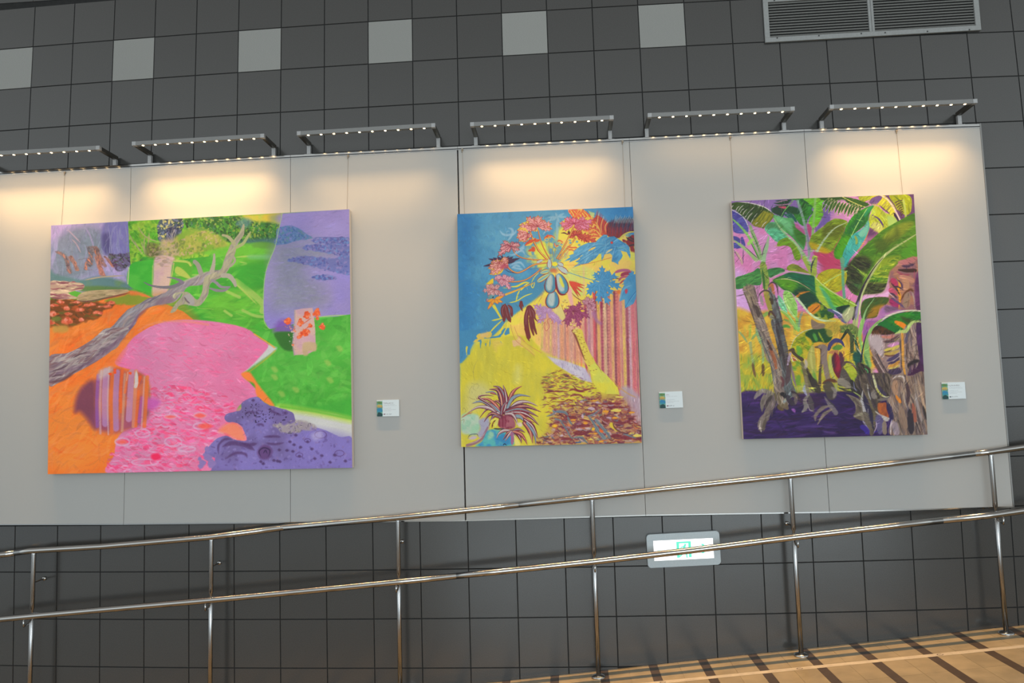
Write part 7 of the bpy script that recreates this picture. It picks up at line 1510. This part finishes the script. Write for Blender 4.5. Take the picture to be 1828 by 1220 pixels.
    for pts, w_, col in (([(330, 380), (400, 300), (480, 250), (640, 290)], [40, 90, 80, 60], (136, 128, 122)), ([(460, 220), (480, 260)], 40, (170, 166, 176)), ([(640, 320), (520, 380), (470, 480), (465, 620)], [80, 110, 90, 20], (122, 114, 100)), ([(640, 330), (560, 460), (520, 560)], 60, (70, 60, 56)), ([(700, 340), (640, 500), (560, 640), (560, 760)], [60, 130, 120, 60], (116, 104, 96)), ([(660, 560), (640, 700)], 130, (86, 74, 74)), ([(560, 640), (470, 760), (430, 880), (450, 990)], [60, 110, 100, 16], (128, 118, 106)), ([(540, 740), (500, 860), (480, 960)], 60, (92, 82, 68)), ([(440, 780), (420, 880), (450, 980)], 20, (176, 168, 160)), ([(700, 300), (720, 420)], 110, (96, 86, 44)), ([(760, 300), (800, 440), (860, 500), (920, 560)], [60, 80, 130, 60], (112, 98, 74)), ([(780, 340), (840, 460), (880, 480)], 20, (160, 152, 140)), ([(760, 500), (780, 560), (860, 590)], 60, (100, 84, 50)), ([(870, 440), (920, 370), (990, 250)], [50, 40, 20], (140, 150, 150)), ([(880, 420), (910, 370)], 36, (180, 176, 80)), ([(1000, 260), (1090, 320), (1180, 460)], [30, 60, 10], (60, 46, 50)), ([(1010, 320), (1080, 360), (1060, 500)], 70, (106, 96, 90)), ([(1080, 350), (1090, 380)], 24, (200, 150, 110)), ([(920, 330), (960, 420), (1050, 500)], 90, (58, 50, 60)), ([(800, 300), (860, 320), (880, 360)], 70, (30, 26, 30)), ([(1240, 150), (1230, 240), (1290, 340)], [20, 60, 30], (150, 150, 176)), ([(1250, 0), (1280, 160), (1310, 340)], [50, 60, 40], (130, 118, 92)), ([(1310, 330), (1240, 420), (1260, 540), (1190, 630)], [30, 70, 80, 20], (128, 122, 114)), ([(1330, 360), (1350, 480), (1400, 620)], [50, 110, 30], (84, 76, 76)), ([(1290, 480), (1330, 590), (1400, 610)], 20, (150, 142, 136)), ([(1190, 630), (1280, 600)], 50, (140, 132, 120)), ([(1370, 20), (1450, 180), (1500, 280)], 110, (62, 54, 50)), ([(1340, 200), (1420, 300)], 130, (84, 76, 72)), ([(1560, 120), (1700, 60), (1828, 90)], 60, (96, 56, 40)), ([(1640, 120), (1700, 240), (1740, 380)], 190, (78, 70, 64)), ([(1720, 180), (1790, 260), (1760, 380)], 60, (130, 122, 116)), ([(1800, 130), (1820, 260)], 30, (160, 152, 150)), ([(1600, 360), (1700, 500), (1800, 640)], [20, 90, 90], (118, 110, 112)), ([(1620, 360), (1720, 470), (1828, 560)], 20, (60, 52, 60)), ([(1680, 520), (1560, 560), (1440, 680), (1430, 780)], [30, 70, 60, 20], (124, 112, 100)), ([(1720, 580), (1580, 680), (1470, 850)], [40, 60, 10], (140, 126, 108)), ([(1540, 210), (1540, 240)], 70, (206, 180, 44)), ([(1560, 280), (1600, 290)], 50, (110, 56, 50))):
        c.line(pts, w_, col, .9, soft=2.2)
    strk(c.mask([(330, 260), (760, 240), (720, 560), (480, 1000), (400, 900), (460, 500)]), 50, 110, [(150, 142, 130), (74, 64, 62), (116, 106, 92)], 12, 2, .4)
    c.restroke(3400, 11, 1.5, .2, .5)
    return c.finish(contrast=.22, sat=1.08)

def paint_card(k):
    W, H = 210, 156
    q = [(0, 0), (W, 0), (W, H), (0, H)]
    c = Canvas(q, W, H, (196, 208, 214), 40 + k); c.frame(0, 0, 1)
    # picture strip down the left side
    c.poly([(-4, -4), (54, -4), (54, H + 4), (-4, H + 4)], (110, 160, 140), curve=False, soft=.8, col2=(84, 140, 130), c2s=14)
    c.poly([(-4, -4), (54, -4), (54, 12), (-4, 12)], (196, 200, 196), curve=False, soft=1)
    for y, h, col in ((26, 20, (84, 116, 60)), (56, 26, (190, 160, 80)), (66, 12, (160, 130, 90)), (96, 34, (36, 112, 168)), (108, 22, (50, 130, 150)), (140, 40, (20, 50, 56))):
        c.poly([(2, y), (14, y - h / 2), (40, y - h / 2 + 3), (54, y + 2), (40, y + h / 2), (12, y + h / 2)], col, soft=4, wob=3, wobs=8, alpha=.85)
    # lines of small print, too small to read in the photograph
    R = c.rng
    def row(x0, x1, y, h, col):
        x = x0
        while x < x1:
            w_ = h * (.7 + .3 * R.rand())
            for _ in range(3):
                a = (x + R.rand() * w_ * .8, y + R.rand() * h); b = (x + R.rand() * w_ * .8, y + R.rand() * h)
                if R.rand() < .5: b = (b[0], a[1])
                c.line([a, b], h * .22, col, .8, taper=None, soft=.5)
            x += w_ + h * .16
    dk, gy = (60, 50, 60), (120, 128, 140)
    row(64, (150, 92, 158)[k], 26, 10, (110, 60, 70) if k == 1 else dk)
    row(64, (168, 98, 172)[k], 44, 4.5, gy)
    if k == 1: row(110, 124, 44, 4.5, gy); row(134, 160, 44, 4.5, gy)
    else: row(64, 186, 54, 4.5, gy)
    row(64, (130, 140, 144)[k], 76, 5, gy); row(64, 176, 90, 5, gy); row(64, (134, 126, 130)[k], 102, 5, gy)
    c.line([(66, 137), (70, 133), (73, 138)], 7, (90, 40, 60) if k < 2 else (50, 60, 70), .9, taper=None)
    row(76, 132, 131, 9, (50, 56, 66))
    return np.clip(c.im, 0, 255)

def paint_sign():
    W, H = 540, 186
    q = [(0, 0), (W, 0), (W, H), (0, H)]
    c = Canvas(q, W, H, (255, 255, 255), 50)
    g = (70, 214, 170)
    c.frame(0, 0, 1)
    # doorway with the running figure
    c.poly([(208, 20), (340, 20), (340, 168), (208, 168)], g, curve=False, soft=.8)
    c.poly([(232, 36), (316, 36), (316, 168), (232, 168)], (255, 255, 255), curve=False, soft=.8)
    c.poly([(284, 40), (296, 48), (292, 60), (280, 56)], g, soft=.8)
    c.line([(282, 62), (270, 92), (262, 112)], 20, g, 1, taper=None)
    c.line([(276, 68), (252, 72), (244, 90)], 9, g, 1, taper=None); c.line([(280, 72), (298, 88), (312, 80)], 9, g, 1, taper=None)
    c.line([(262, 112), (252, 140), (226, 160)], 12, g, 1, taper=None); c.line([(266, 112), (292, 132), (298, 166)], 12, g, 1, taper=None)
    # arrow
    c.poly([(428, 50), (452, 50), (486, 92), (452, 136), (428, 136), (460, 92)], g, curve=False, soft=.8)
    # lettering
    def bar(*p): c.line(p, 7, g, 1, taper=None)
    x = 36
    bar((x, 96), (x, 142)); bar((x, 96), (x + 26, 96)); bar((x, 119), (x + 22, 119)); bar((x, 142), (x + 26, 142)); x += 42
    bar((x, 96), (x + 28, 142)); bar((x + 28, 96), (x, 142)); x += 44
    bar((x, 96), (x, 142)); x += 14
    bar((x, 96), (x + 32, 96)); bar((x + 16, 96), (x + 16, 142))
    return np.clip(c.im, 0, 255)

def paint_tape():
    W, H = 3000, 36
    q = [(0, 0), (W, 0), (W, H), (0, H)]
    c = Canvas(q, W, H, (200, 186, 164), 60); c.frame(0, 0, 1)
    c.lay(((0, 0, W, H), np.ones((H, W), np.float32)), (204, 190, 168), .8, var=.05, vs=30)
    R = c.rng
    for x0 in range(140, W, 620):                      # worn printed emblem with faint lettering either side
        c.line([(x0 + 12 * math.cos(t), 18 + 10 * math.sin(t)) for t in np.linspace(0, 5.4, 9)], 4, (70, 50, 40), .85, taper=None)
        c.line([(x0 - 5, 22), (x0 + 4, 12)], 4, (70, 50, 40), .8)
        for s in (-1, 1):
            for k in range(9):
                x = x0 + s * (34 + k * 13)
                c.line([(x - 4, 14 + 6 * R.rand()), (x + 5, 14 + 8 * R.rand())], 2.4, (140, 110, 84), .6, taper=None)
    return np.clip(c.im, 0, 255)

def s_lin(a):
    a = a / 255.0
    return np.where(a <= 0.04045, a / 12.92, ((a + 0.055) / 1.055) ** 2.4)
#        painter, light level the colours were judged under
PICS = {'a': (paint_beach, LV['a']), 'b': (paint_papaya, LV['b']), 'c': (paint_banana, LV['c']),
        'card0': (lambda: paint_card(0), 1.0), 'card1': (lambda: paint_card(1), 1.0), 'card2': (lambda: paint_card(2), 1.0),
        'sign': (paint_sign, 1.0), 'tape': (paint_tape, .95)}
def paint_material(key):
    fn, level = PICS[key]
    arr = s_lin(fn())
    if key in ('a', 'b', 'c'):                           # pigment = seen colour / light that falls there
        v = np.linspace(0, 1, arr.shape[0]); L = np.array(level)
        arr = arr / np.stack([np.interp(v, L[:, 0], L[:, 1 + k]) for k in range(3)], 1)[:, None, :]
    else: arr = arr / level
    arr = np.clip(arr, 0.004, 0.88 if key != 'sign' else 1.0)
    H, W, _ = arr.shape
    im = bpy.data.images.new('pigment_' + key, W, H, alpha=False, float_buffer=True)
    px = np.ones((H, W, 4), np.float32); px[..., :3] = arr[::-1]
    im.pixels.foreach_set(px.ravel()); im.update()
    m = node_mat('pigment_' + key, (.5, .5, .5), .62, 0, .3)
    n = m.node_tree.nodes; l = m.node_tree.links; b = n['Principled BSDF']
    t = n.new('ShaderNodeTexImage'); t.image = im; t.extension = 'EXTEND'
    uv = n.new('ShaderNodeUVMap'); uv.uv_map = 'UVMap'; l.new(uv.outputs[0], t.inputs[0])
    if key == 'sign':
        b.inputs['Base Color'].default_value = (.1, .1, .1, 1); b.inputs['Roughness'].default_value = .3
        l.new(t.outputs[0], b.inputs['Emission Color']); b.inputs['Emission Strength'].default_value = 1.5
        return m
    l.new(t.outputs[0], b.inputs['Base Color'])
    if key in 'abc':
        no = n.new('ShaderNodeTexNoise'); no.inputs['Scale'].default_value = 260; bp = n.new('ShaderNodeBump')
        tc = n.new('ShaderNodeTexCoord'); l.new(tc.outputs['Object'], no.inputs[0])
        bp.inputs['Strength'].default_value = .25; bp.inputs['Distance'].default_value = .001
        l.new(no.outputs[0], bp.inputs['Height']); l.new(bp.outputs[0], b.inputs['Normal'])
    if key == 'tape': b.inputs['Roughness'].default_value = .3
    return m

# ------------------------------------------------------------------ ventilation grille
VY = -0.018
v_bl, v_br = P(1366.3, 73, VY), P(1752.3, 56, VY)
v_tr = P(1746.6, -18, VY)
v_tl = P(1361.0, -4.0, VY)
vz0, vz1 = (v_bl.z + v_br.z) / 2, v_tl.z
vx0, vx1 = v_bl.x, v_br.x
vent = empty('ventilation_grille', ((vx0 + vx1) / 2, VY / 2, vz0))
tag(vent, 'wide double grey slatted air vent set in the dark tiles near the top edge', 'air vent')
fw = 0.032
xm = (P(1555, 50, VY).x + P(1559, 50, VY).x) / 2
bm = bmesh.new(); box(bm, vx0, vx1, -.0035, -.001, vz0, vz1); reg('backing_plate', bm, M['dark'], vent)
for a, b, c, d in ((vx0, vx1, vz0, vz0 + fw), (vx0, vx1, vz1 - fw, vz1), (vx0, vx0 + fw, vz0 + fw, vz1 - fw), (vx1 - fw, vx1, vz0 + fw, vz1 - fw)):
    bm = bmesh.new(); box(bm, a, b, VY, -.001, c, d, .001); reg('frame_bar', bm, M['vent'], vent)
for dx in (-.009, .009):
    bm = bmesh.new(); box(bm, xm + dx - .008, xm + dx + .008, VY + .001, -.001, vz0 + fw, vz1 - fw, .001); reg('divider', bm, M['vent'], vent)
NS = 13
for x0, x1 in ((vx0 + fw, xm - .017), (xm + .017, vx1 - fw)):
    H = (vz1 - vz0 - 2 * fw) / NS
    me = None
    for k in range(NS):
        z = vz0 + fw + H * k
        bm = bmesh.new()
        prism(bm, [(x0, VY + .004, z + H * .12), (x1, VY + .004, z + H * .12), (x1, VY + .009, z + H * .80), (x0, VY + .009, z + H * .80)],
              [(x0, -.004, z + H * .45), (x1, -.004, z + H * .45), (x1, -.004, z + H * .95), (x0, -.004, z + H * .95)])
        reg('slat', bm, M['slat'], vent)
for px, py in ((1387.4, 67.8), (1461.8, 63.8), (1537.5, 60), (1580.1, 58.4), (1655.6, 56.2), (1730.5, 53.1), (1382.3, .8)):
    c = P(px, py, VY)
    bm = bmesh.new(); tube(bm, [(c.x, VY + .002, c.z), (c.x, VY - .002, c.z)], .0050, 8); reg('screw', bm, M['screw'], vent)

# ------------------------------------------------------------------ LED light bars on top of the board
LY = -0.218                                # centre of the bars, out from the wall
MY = -0.027                                # foot posts stand on the board
TW = 0.026                                 # tube size
#       left end x, y(mid), right end x, y(mid), left foot, right foot, wall-ward aim in degrees, power, label
BARS = [(None, None, 177.5, 263.5, 2, 208.5, 7, 1.0, 'leftmost lamp bar, cut by the picture edge'),
        (235.2, 256.4, 471.5, 242.0, 268.6, 489.8, 7, 1.15, 'lamp bar above the pink and green beach painting, second from the left end'),
        (529.7, 238.0, 776.8, 223.3, 553, 783.5, 0, .7, 'lamp bar between the pink painting and the blue-yellow painting'),
        (839.2, 222.0, 1095.6, 209.4, 850, 1088.3, 6.5, .85, 'lamp bar above the blue and yellow tree painting'),
        (1156.2, 205.7, 1418.9, 193.9, 1154.5, 1398.5, -20, .8, 'lamp bar over the bare panels left of the banana leaf painting'),
        (1481.4, 190.8, 1745.2, 180.2, 1466.6, 1711.8, 6.5, 1.0, 'rightmost lamp bar, above the banana leaf painting')]
spreadv = []
for k, (lx, ly, rx, ry, fl, fr, aim, pw, lab) in enumerate(BARS):
    b_ = P(rx, ry, LY - TW / 2)
    a_ = P(lx, ly, LY - TW / 2) if lx is not None else b_ + Vector((-.925, 0, -.002))
    x0, x1 = a_.x, b_.x
    z0, z1 = a_.z, b_.z
    zm = (z0 + z1) / 2
    t = empty('picture_light_bar', ((x0 + x1) / 2, MY, interp(_tp, (x0 + x1) / 2)))
    tag(t, 'steel %s' % lab, 'picture light', 'picture lights along the top of the board')
    h = TW / 2
    def zz(x): return z0 + (z1 - z0) * (x - x0) / (x1 - x0)
    bm = bmesh.new()
    prism(bm, [(x0 + TW, LY - h, zz(x0) - h), (x1 - TW, LY - h, zz(x1) - h), (x1 - TW, LY - h, zz(x1) + h), (x0 + TW, LY - h, zz(x0) + h)],
          [(x0 + TW, LY + h, zz(x0) - h), (x1 - TW, LY + h, zz(x1) - h), (x1 - TW, LY + h, zz(x1) + h), (x0 + TW, LY + h, zz(x0) + h)], .0008)
    reg('light_bar', bm, M['alu'], t)
    for s, x in ((0, x0), (1, x1 - TW)):
        zc = zz(x)
        bm = bmesh.new(); box(bm, x, x + TW, LY - h - .0006, LY + h, zc - h - .0004, zc + h + .0004, .001); reg('corner_cap', bm, M['alu_cap'], t)
        bm = bmesh.new(); box(bm, x + .001, x + TW - .001, LY + h, MY + h, zc - h, zc + h, .0008); reg('arm', bm, M['arm'], t)
        zb = interp(_tp, x)
        bm = bmesh.new(); box(bm, x + .001, x + TW - .001, MY - h + .001, MY + h - .002, zb, zc - h, .0008); reg('foot_post', bm, M['alu_cap'], t)
        bm = bmesh.new(); box(bm, x - .012, x + TW + .012, MY - .022, MY + .02, zb, zb + .003); reg('foot_plate', bm, M['alu'], t)
    for i in range(10):
        x = x0 + (x1 - x0) * (.081 + (.919 - .081) * i / 9)
        z = zz(x) - h
        bm = bmesh.new(); tube(bm, [(x, LY, z + .001), (x, LY, z - .0015)], .0095, 12)
        r = reg('lamp_ring', bm, M['alu_cap'], t)
        bm = bmesh.new()
        tube(bm, [(x, LY - .003, z - .0012), (x, LY - .003, z - .0028)], [.0078, .0062], 12)
        e = mesh('lamp_lens', bm, M['led']); e.parent = r
    l = bpy.data.lights.new('led_spot', 'SPOT')
    l.energy = LEDW * pw; l.color = LEDCOL; l.spot_size = math.radians(LEDSPREAD); l.spot_blend = 1.0; l.shadow_soft_size = .006
    for i in range(10):
        x = x0 + (x1 - x0) * (.081 + (.919 - .081) * i / 9)
        lo = bpy.data.objects.new('led_spot', l); COL.objects.link(lo)
        lo.location = (x, LY, zz(x) - h - .012)
        lo.rotation_euler = (math.radians(aim), 0, 0)
        lo.parent = t; lo.matrix_parent_inverse = Matrix.Translation(-Vector(t.location))
    # faint stray light of the lenses
    l = bpy.data.lights.new('led_spill', 'SPOT')
    l.energy = SPILLW * max(pw - .55, .02) * 2.2; l.color = LEDCOL; l.spot_size = math.radians(172); l.spot_blend = 1.0; l.shadow_soft_size = .006
    for i in range(10):
        x = x0 + (x1 - x0) * (.081 + (.919 - .081) * i / 9)
        lo = bpy.data.objects.new('led_spill', l); COL.objects.link(lo)
        lo.location = (x, LY, zz(x) - h - .012)
        lo.parent = t; lo.matrix_parent_inverse = Matrix.Translation(-Vector(t.location))
    # the narrow core of each beam falls straight down on to the ramp
    l = bpy.data.lights.new('led_core', 'SPOT')
    l.energy = COREW; l.color = LEDCOL; l.spot_size = math.radians(34); l.spot_blend = 1.0; l.shadow_soft_size = .006
    for i in range(10):
        x = x0 + (x1 - x0) * (.081 + (.919 - .081) * i / 9)
        lo = bpy.data.objects.new('led_core', l); COL.objects.link(lo)
        lo.location = (x, LY, zz(x) - h - .012)
        lo.parent = t; lo.matrix_parent_inverse = Matrix.Translation(-Vector(t.location))

# ------------------------------------------------------------------ paintings
PDEP = 0.045
PAINT = {
 'a': dict(q=[(91.3, 402.8), (623.3, 373.8), (628.8, 835.6), (85.2, 847.0)], label='large pink, orange and green beach painting with a driftwood trunk, hung on the board'),
 'b': dict(q=[(816.2, 382.4), (1129.9, 369.4), (1145.8, 791.2), (823.4, 798.4)], label='blue and yellow painting of a papaya tree with red leaves, hung on the board'),
 'c': dict(q=[(1305.8, 359.4), (1631.2, 346.8), (1655.8, 776.3), (1327.4, 784.4)], label='painting of banana leaves over a purple ground, hung on the board'),
}
for key, d in PAINT.items():
    yf = FY - .006 - PDEP
    q = [P(x, y, yf) for x, y in d['q']]
    back = [p + Vector((0, PDEP, 0)) for p in q]
    t = empty('painting', (sum(p.x for p in q) / 4, yf / 2, min(p.z for p in q)))
    tag(t, d['label'], 'painting')
    bm = bmesh.new()
    prism(bm, [p + Vector((0, .0006, 0)) for p in q], back, .0015)
    reg('stretched_canvas', bm, M['canvas'], t)
    # painted face: a grid so that the picture maps without skew
    tl, tr, br, bl = q
    me = bpy.data.meshes.new('painted_surface'); N = 8
    vs = []; uv = []
    for j in range(N + 1):
        for i in range(N + 1):
            u, v = i / N, j / N
            p = tl.lerp(tr, u).lerp(bl.lerp(br, u), v); vs.append(p); uv.append((u, 1 - v))
    fs = [(j * (N + 1) + i, (j + 1) * (N + 1) + i, (j + 1) * (N + 1) + i + 1, j * (N + 1) + i + 1) for j in range(N) for i in range(N)]
    me.from_pydata(vs, [], fs)
    ul = me.uv_layers.new(name='UVMap')
    for lp in me.loops: ul.data[lp.index].uv = uv[lp.vertex_index]
    o = link('painted_surface', me, paint_material(key), None)
    o.parent = t; o.matrix_parent_inverse = Matrix.Translation(-Vector(t.location))

# ------------------------------------------------------------------ hanging cables with their hooks
WIRES = [((115.8, 309), (109.5, 401), 'thin hanging cable at the left corner of the pink and green painting'),
         ((621.6, 279.5), (619.5, 374), 'thin hanging cable at the right corner of the pink and green painting'),
         ((825.2, 268), (829.5, 382), 'thin hanging cable at the left corner of the blue and yellow painting'),
         ((1111.3, 253.5), (1115.5, 370), 'thin hanging cable at the right corner of the blue and yellow painting'),
         ((1303.8, 246), (1310.5, 359), 'thin hanging cable at the left corner of the banana leaf painting'),
         ((1600.5, 234.5), (1611.7, 348), 'thin hanging cable at the right corner of the banana leaf painting')]
for (x0, y0), (x1, y1), lab in WIRES:
    a, b = P(x0, y0, FY - .004), P(x1, y1, FY - .004)
    t = empty('hanging_cable', (a.x, FY - .004, a.z)); tag(t, lab, 'cable', 'picture hanging cables')
    bm = bmesh.new(); tube(bm, [a, (b.x, FY - .004, b.z - .02)], .0008, 6); reg('wire', bm, M['wire'], t)
    bm = bmesh.new()
    box(bm, a.x - .006, a.x + .006, FY - .010, FY + .006, a.z - .004, a.z + .010, .001)
    tube(bm, [(a.x, FY - .006, a.z - .002), (a.x - .003, FY - .007, a.z - .016)], .003, 8)
    reg('hook', bm, M['wire'], t)

# ------------------------------------------------------------------ caption cards
CARDS = [([(672.4, 714.6), (712.4, 713.6), (712.7, 743.4), (672.9, 743.9)], 'small white caption card right of the pink and green painting'),
         ([(1176.2, 700.2), (1217.8, 698.7), (1219.6, 727.9), (1178.0, 729.3)], 'small white caption card right of the blue and yellow painting'),
         ([(1680.5, 683.2), (1722.2, 682.2), (1724.6, 712.0), (1682.8, 713.2)], 'small white caption card right of the banana leaf painting')]
for k, (q, lab) in enumerate(CARDS):
    yf = FY - .008
    q = [P(x, y, yf) for x, y in q]
    t = empty('caption_card', (sum(p.x for p in q) / 4, FY, q[2].z)); tag(t, lab, 'label', 'caption cards beside the paintings')
    bm = bmesh.new(); prism(bm, [p + Vector((0, .0004, 0)) for p in q], [p + Vector((0, .007, 0)) for p in q]); reg('card', bm, M['card'], t)
    me = bpy.data.meshes.new('printed_face'); me.from_pydata(q, [], [(0, 3, 2, 1)])
    ul = me.uv_layers.new(name='UVMap')
    for lp in me.loops: ul.data[lp.index].uv = [(0, 1), (1, 1), (1, 0), (0, 0)][lp.vertex_index]
    o = link('printed_face', me, paint_material('card%d' % k)); o.parent = t; o.matrix_parent_inverse = Matrix.Translation(-Vector(t.location))

# ------------------------------------------------------------------ emergency exit sign
SY = -0.03
sq = [P(1153.8, 955.2, SY), P(1283.6, 948.0, SY), P(1287.3, 1008.4, SY), P(1156.9, 1014.8, SY)]
pq = [P(1166.1, 966.2, SY), P(1272.5, 961.0, SY), P(1274.9, 997.0, SY), P(1168.2, 1002.2, SY)]
sgn = empty('exit_sign', ((sq[0].x + sq[1].x) / 2, SY / 2, sq[2].z))
tag(sgn, 'lit emergency exit sign with green running figure and pale grey frame on the tiles', 'exit sign')
def round_quad(q, r, n=5):
    c = []
    m = len(q)
    for k in range(m):
        p, a, b = q[k], q[k - 1], q[(k + 1) % m]
        u, v = (a - p).normalized() * r, (b - p).normalized() * r
        for i in range(n + 1):
            s = i / n * math.pi / 2
            c.append(p + u * (1 - math.sin(s)) + v * (1 - math.cos(s)))
    return c
bm = bmesh.new()
oq = round_quad(sq, .022); iq = []
def sub(q, n):  # n points along each inner side to pair with the rounded outer corners
    return [p for p in q for _ in range(n)]
iq = sub(pq, 6)
vo = [bm.verts.new(p) for p in oq]; vi = [bm.verts.new(p) for p in pq]
vb = [bm.verts.new(Vector((p.x, -.001, p.z))) for p in oq]; vr = [bm.verts.new(p + Vector((0, .004, 0))) for p in pq]
n = len(oq)
for k in range(n):
    bm.faces.new((vo[k], vo[(k + 1) % n], vb[(k + 1) % n], vb[k]))
    a, b = k // 6, ((k + 1) % n) // 6
    if a == b: bm.faces.new((vo[k], vo[(k + 1) % n], vi[a]))
    else: bm.faces.new((vo[k], vo[(k + 1) % n], vi[b], vi[a]))
for k in range(4): bm.faces.new((vi[k], vi[(k + 1) % 4], vr[(k + 1) % 4], vr[k]))
bm.faces.new(vb)
reg('frame', bm, M['sign_frame'], sgn)
q = [p + Vector((0, .0035, 0)) for p in pq]
me = bpy.data.meshes.new('lit_panel'); me.from_pydata(q, [], [(0, 3, 2, 1)])
ul = me.uv_layers.new(name='UVMap')
for lp in me.loops: ul.data[lp.index].uv = [(0, 1), (1, 1), (1, 0), (0, 0)][lp.vertex_index]
o = link('lit_panel', me, paint_material('sign')); o.parent = sgn; o.matrix_parent_inverse = Matrix.Translation(-Vector(sgn.location))

# ------------------------------------------------------------------ handrail
RY, RYL = -0.12, -0.195
RR_T = 0.0188
top_px = [(-60, 997), (0, 991.2), (55, 983.6), (180, 976.3), (375, 959.5), (507, 942.2), (709, 924.6), (880, 906.8), (1054, 888), (1230, 868.7), (1410, 849.5), (1590, 828.5), (1765, 807.5), (1828, 798.5), (1900, 788)]
top = [P(x, y, RY) for x, y in top_px]
low_px = [(-60, 1113), (0, 1106), (55, 1100.6), (200, 1087.4), (377, 1071.8), (610, 1049.4), (710, 1039.4), (880, 1022), (1059, 1003.3), (1230, 983.6), (1415, 960), (1600, 938.6), (1775, 919.7), (1828, 912), (1900, 902)]
low = [P(x, y, RYL) for x, y in low_px]
rail = empty('handrail', (3, RY, zf(3)))
tag(rail, 'stainless steel double handrail on slim posts running up the ramp', 'handrail')
def joints(pts, xs):
    out = []
    P0 = [pts[0]]
    for a, b in zip(pts, pts[1:]):
        hit = [x for x in xs if a.x < x < b.x]
        for x in hit:
            m = a.lerp(b, (x - a.x) / (b.x - a.x)); P0.append(m); out.append(P0); P0 = [m]
        P0.append(b)
    out.append(P0); return out
def rail_run(name, pts, xs):
    for seg in joints(pts, xs):
        bm = bmesh.new(); tube(bm, seg, RR_T, 20); reg(name, bm, M['steel'], rail, True)
rail_run('top_rail', top, [P(27, 987, RY).x, P(507, 942, RY).x, P(926, 897, RY).x, P(1739, 811, RY).x])
rail_run('lower_rail', low, [P(815, 1028, RYL).x, P(1682, 930, RYL).x])
def at(pts, x): return float(np.interp(x, [p.x for p in pts], [p.z for p in pts]))
posts = [P(57, 1100, RY).x, P(376.5, 1072, RY).x, P(712, 1039, RY).x, P(1061, 1003, RY).x, P(1417.5, 962, RY).x, P(1778, 920, RY).x]
anch = [(80, 1033), (392, 1005), (718, 967), None, (1404.5, 934.5), (1754.6, 905)]
for k, x in enumerate(posts):
    zb, zl, zt = zf(x), at(low, x), at(top, x)
    bm = bmesh.new()
    r = .0138
    prof = [(zb + .004, r), (zl - .045, r), (zl - .036, .008), (zl + .022, .008), (zl + .034, r), (zt - RR_T - .004, r), (zt - RR_T, r), (zt - .006, .009)]
    tube(bm, [(x, RY, z) for z, _ in prof], [q for _, q in prof], 16)
    p = reg('post', bm, M['steel_post'], rail, True)
    # base flange
    bm = bmesh.new()
    tube(bm, [(x, RY, zb - .004), (x, RY, zb + .007), (x, RY, zb + .013), (x, RY, zb + .018)], [.042, .042, .034, .018], 24)
    reg('base_flange', bm, M['steel'], rail, True)
    # bracket carrying the lower rail
    bm = bmesh.new()
    tube(bm, [(x, RY, zl - .028), (x, RY - .03, zl - .052), (x, RYL + .002, zl - .060), (x, RYL, zl - .050), (x, RYL, zl - .014)], .0048, 8)
    reg('rail_bracket', bm, M['steel'], rail, True)
    # stay into the wall
    a = P(*anch[k], 0) if anch[k] else Vector((x, 0, zf(x) + .86))
    zs = a.z
    bm = bmesh.new()
    tube(bm, [(x, RY, zs - .004), (x + (a.x - x) * .5, RY * .5, zs - .002), (a.x, -.001, zs)], .0045, 8)
    reg('wall_stay', bm, M['screw'], rail, True)
    bm = bmesh.new()
    tube(bm, [(a.x, -.0005, zs), (a.x, -.010, zs), (a.x, -.014, zs)], [.013, .013, .006], 14)
    reg('wall_rosette', bm, M['steel'], rail, True)

# ------------------------------------------------------------------ printed tape along the ramp
bm = bmesh.new()
N = 30; lo_, hi_ = [], []
for k in range(N + 1):
    x = 2.6 + 3.7 * k / N
    y = -.318 - .0185 * (x - 3.6)
    lo_.append(bm.verts.new((x, y - .022, zf(x) + .0008))); hi_.append(bm.verts.new((x, y + .022, zf(x) + .0008)))
for k in range(N): bm.faces.new((lo_[k], lo_[k + 1], hi_[k + 1], hi_[k]))
me = bpy.data.meshes.new('floor_tape'); bm.to_mesh(me); bm.free()
ul = me.uv_layers.new(name='UVMap')
for lp in me.loops:
    v = me.vertices[lp.vertex_index].co; i = lp.vertex_index
    y = -.318 - .0185 * (v.x - 3.6)
    ul.data[lp.index].uv = ((v.x - 2.6) / 3.7, (v.y - y + .022) / .044)
tp = link('floor_tape', me, paint_material('tape'))
tag(tp, 'pale printed tape stuck along the ochre ramp floor below the handrail', 'tape')
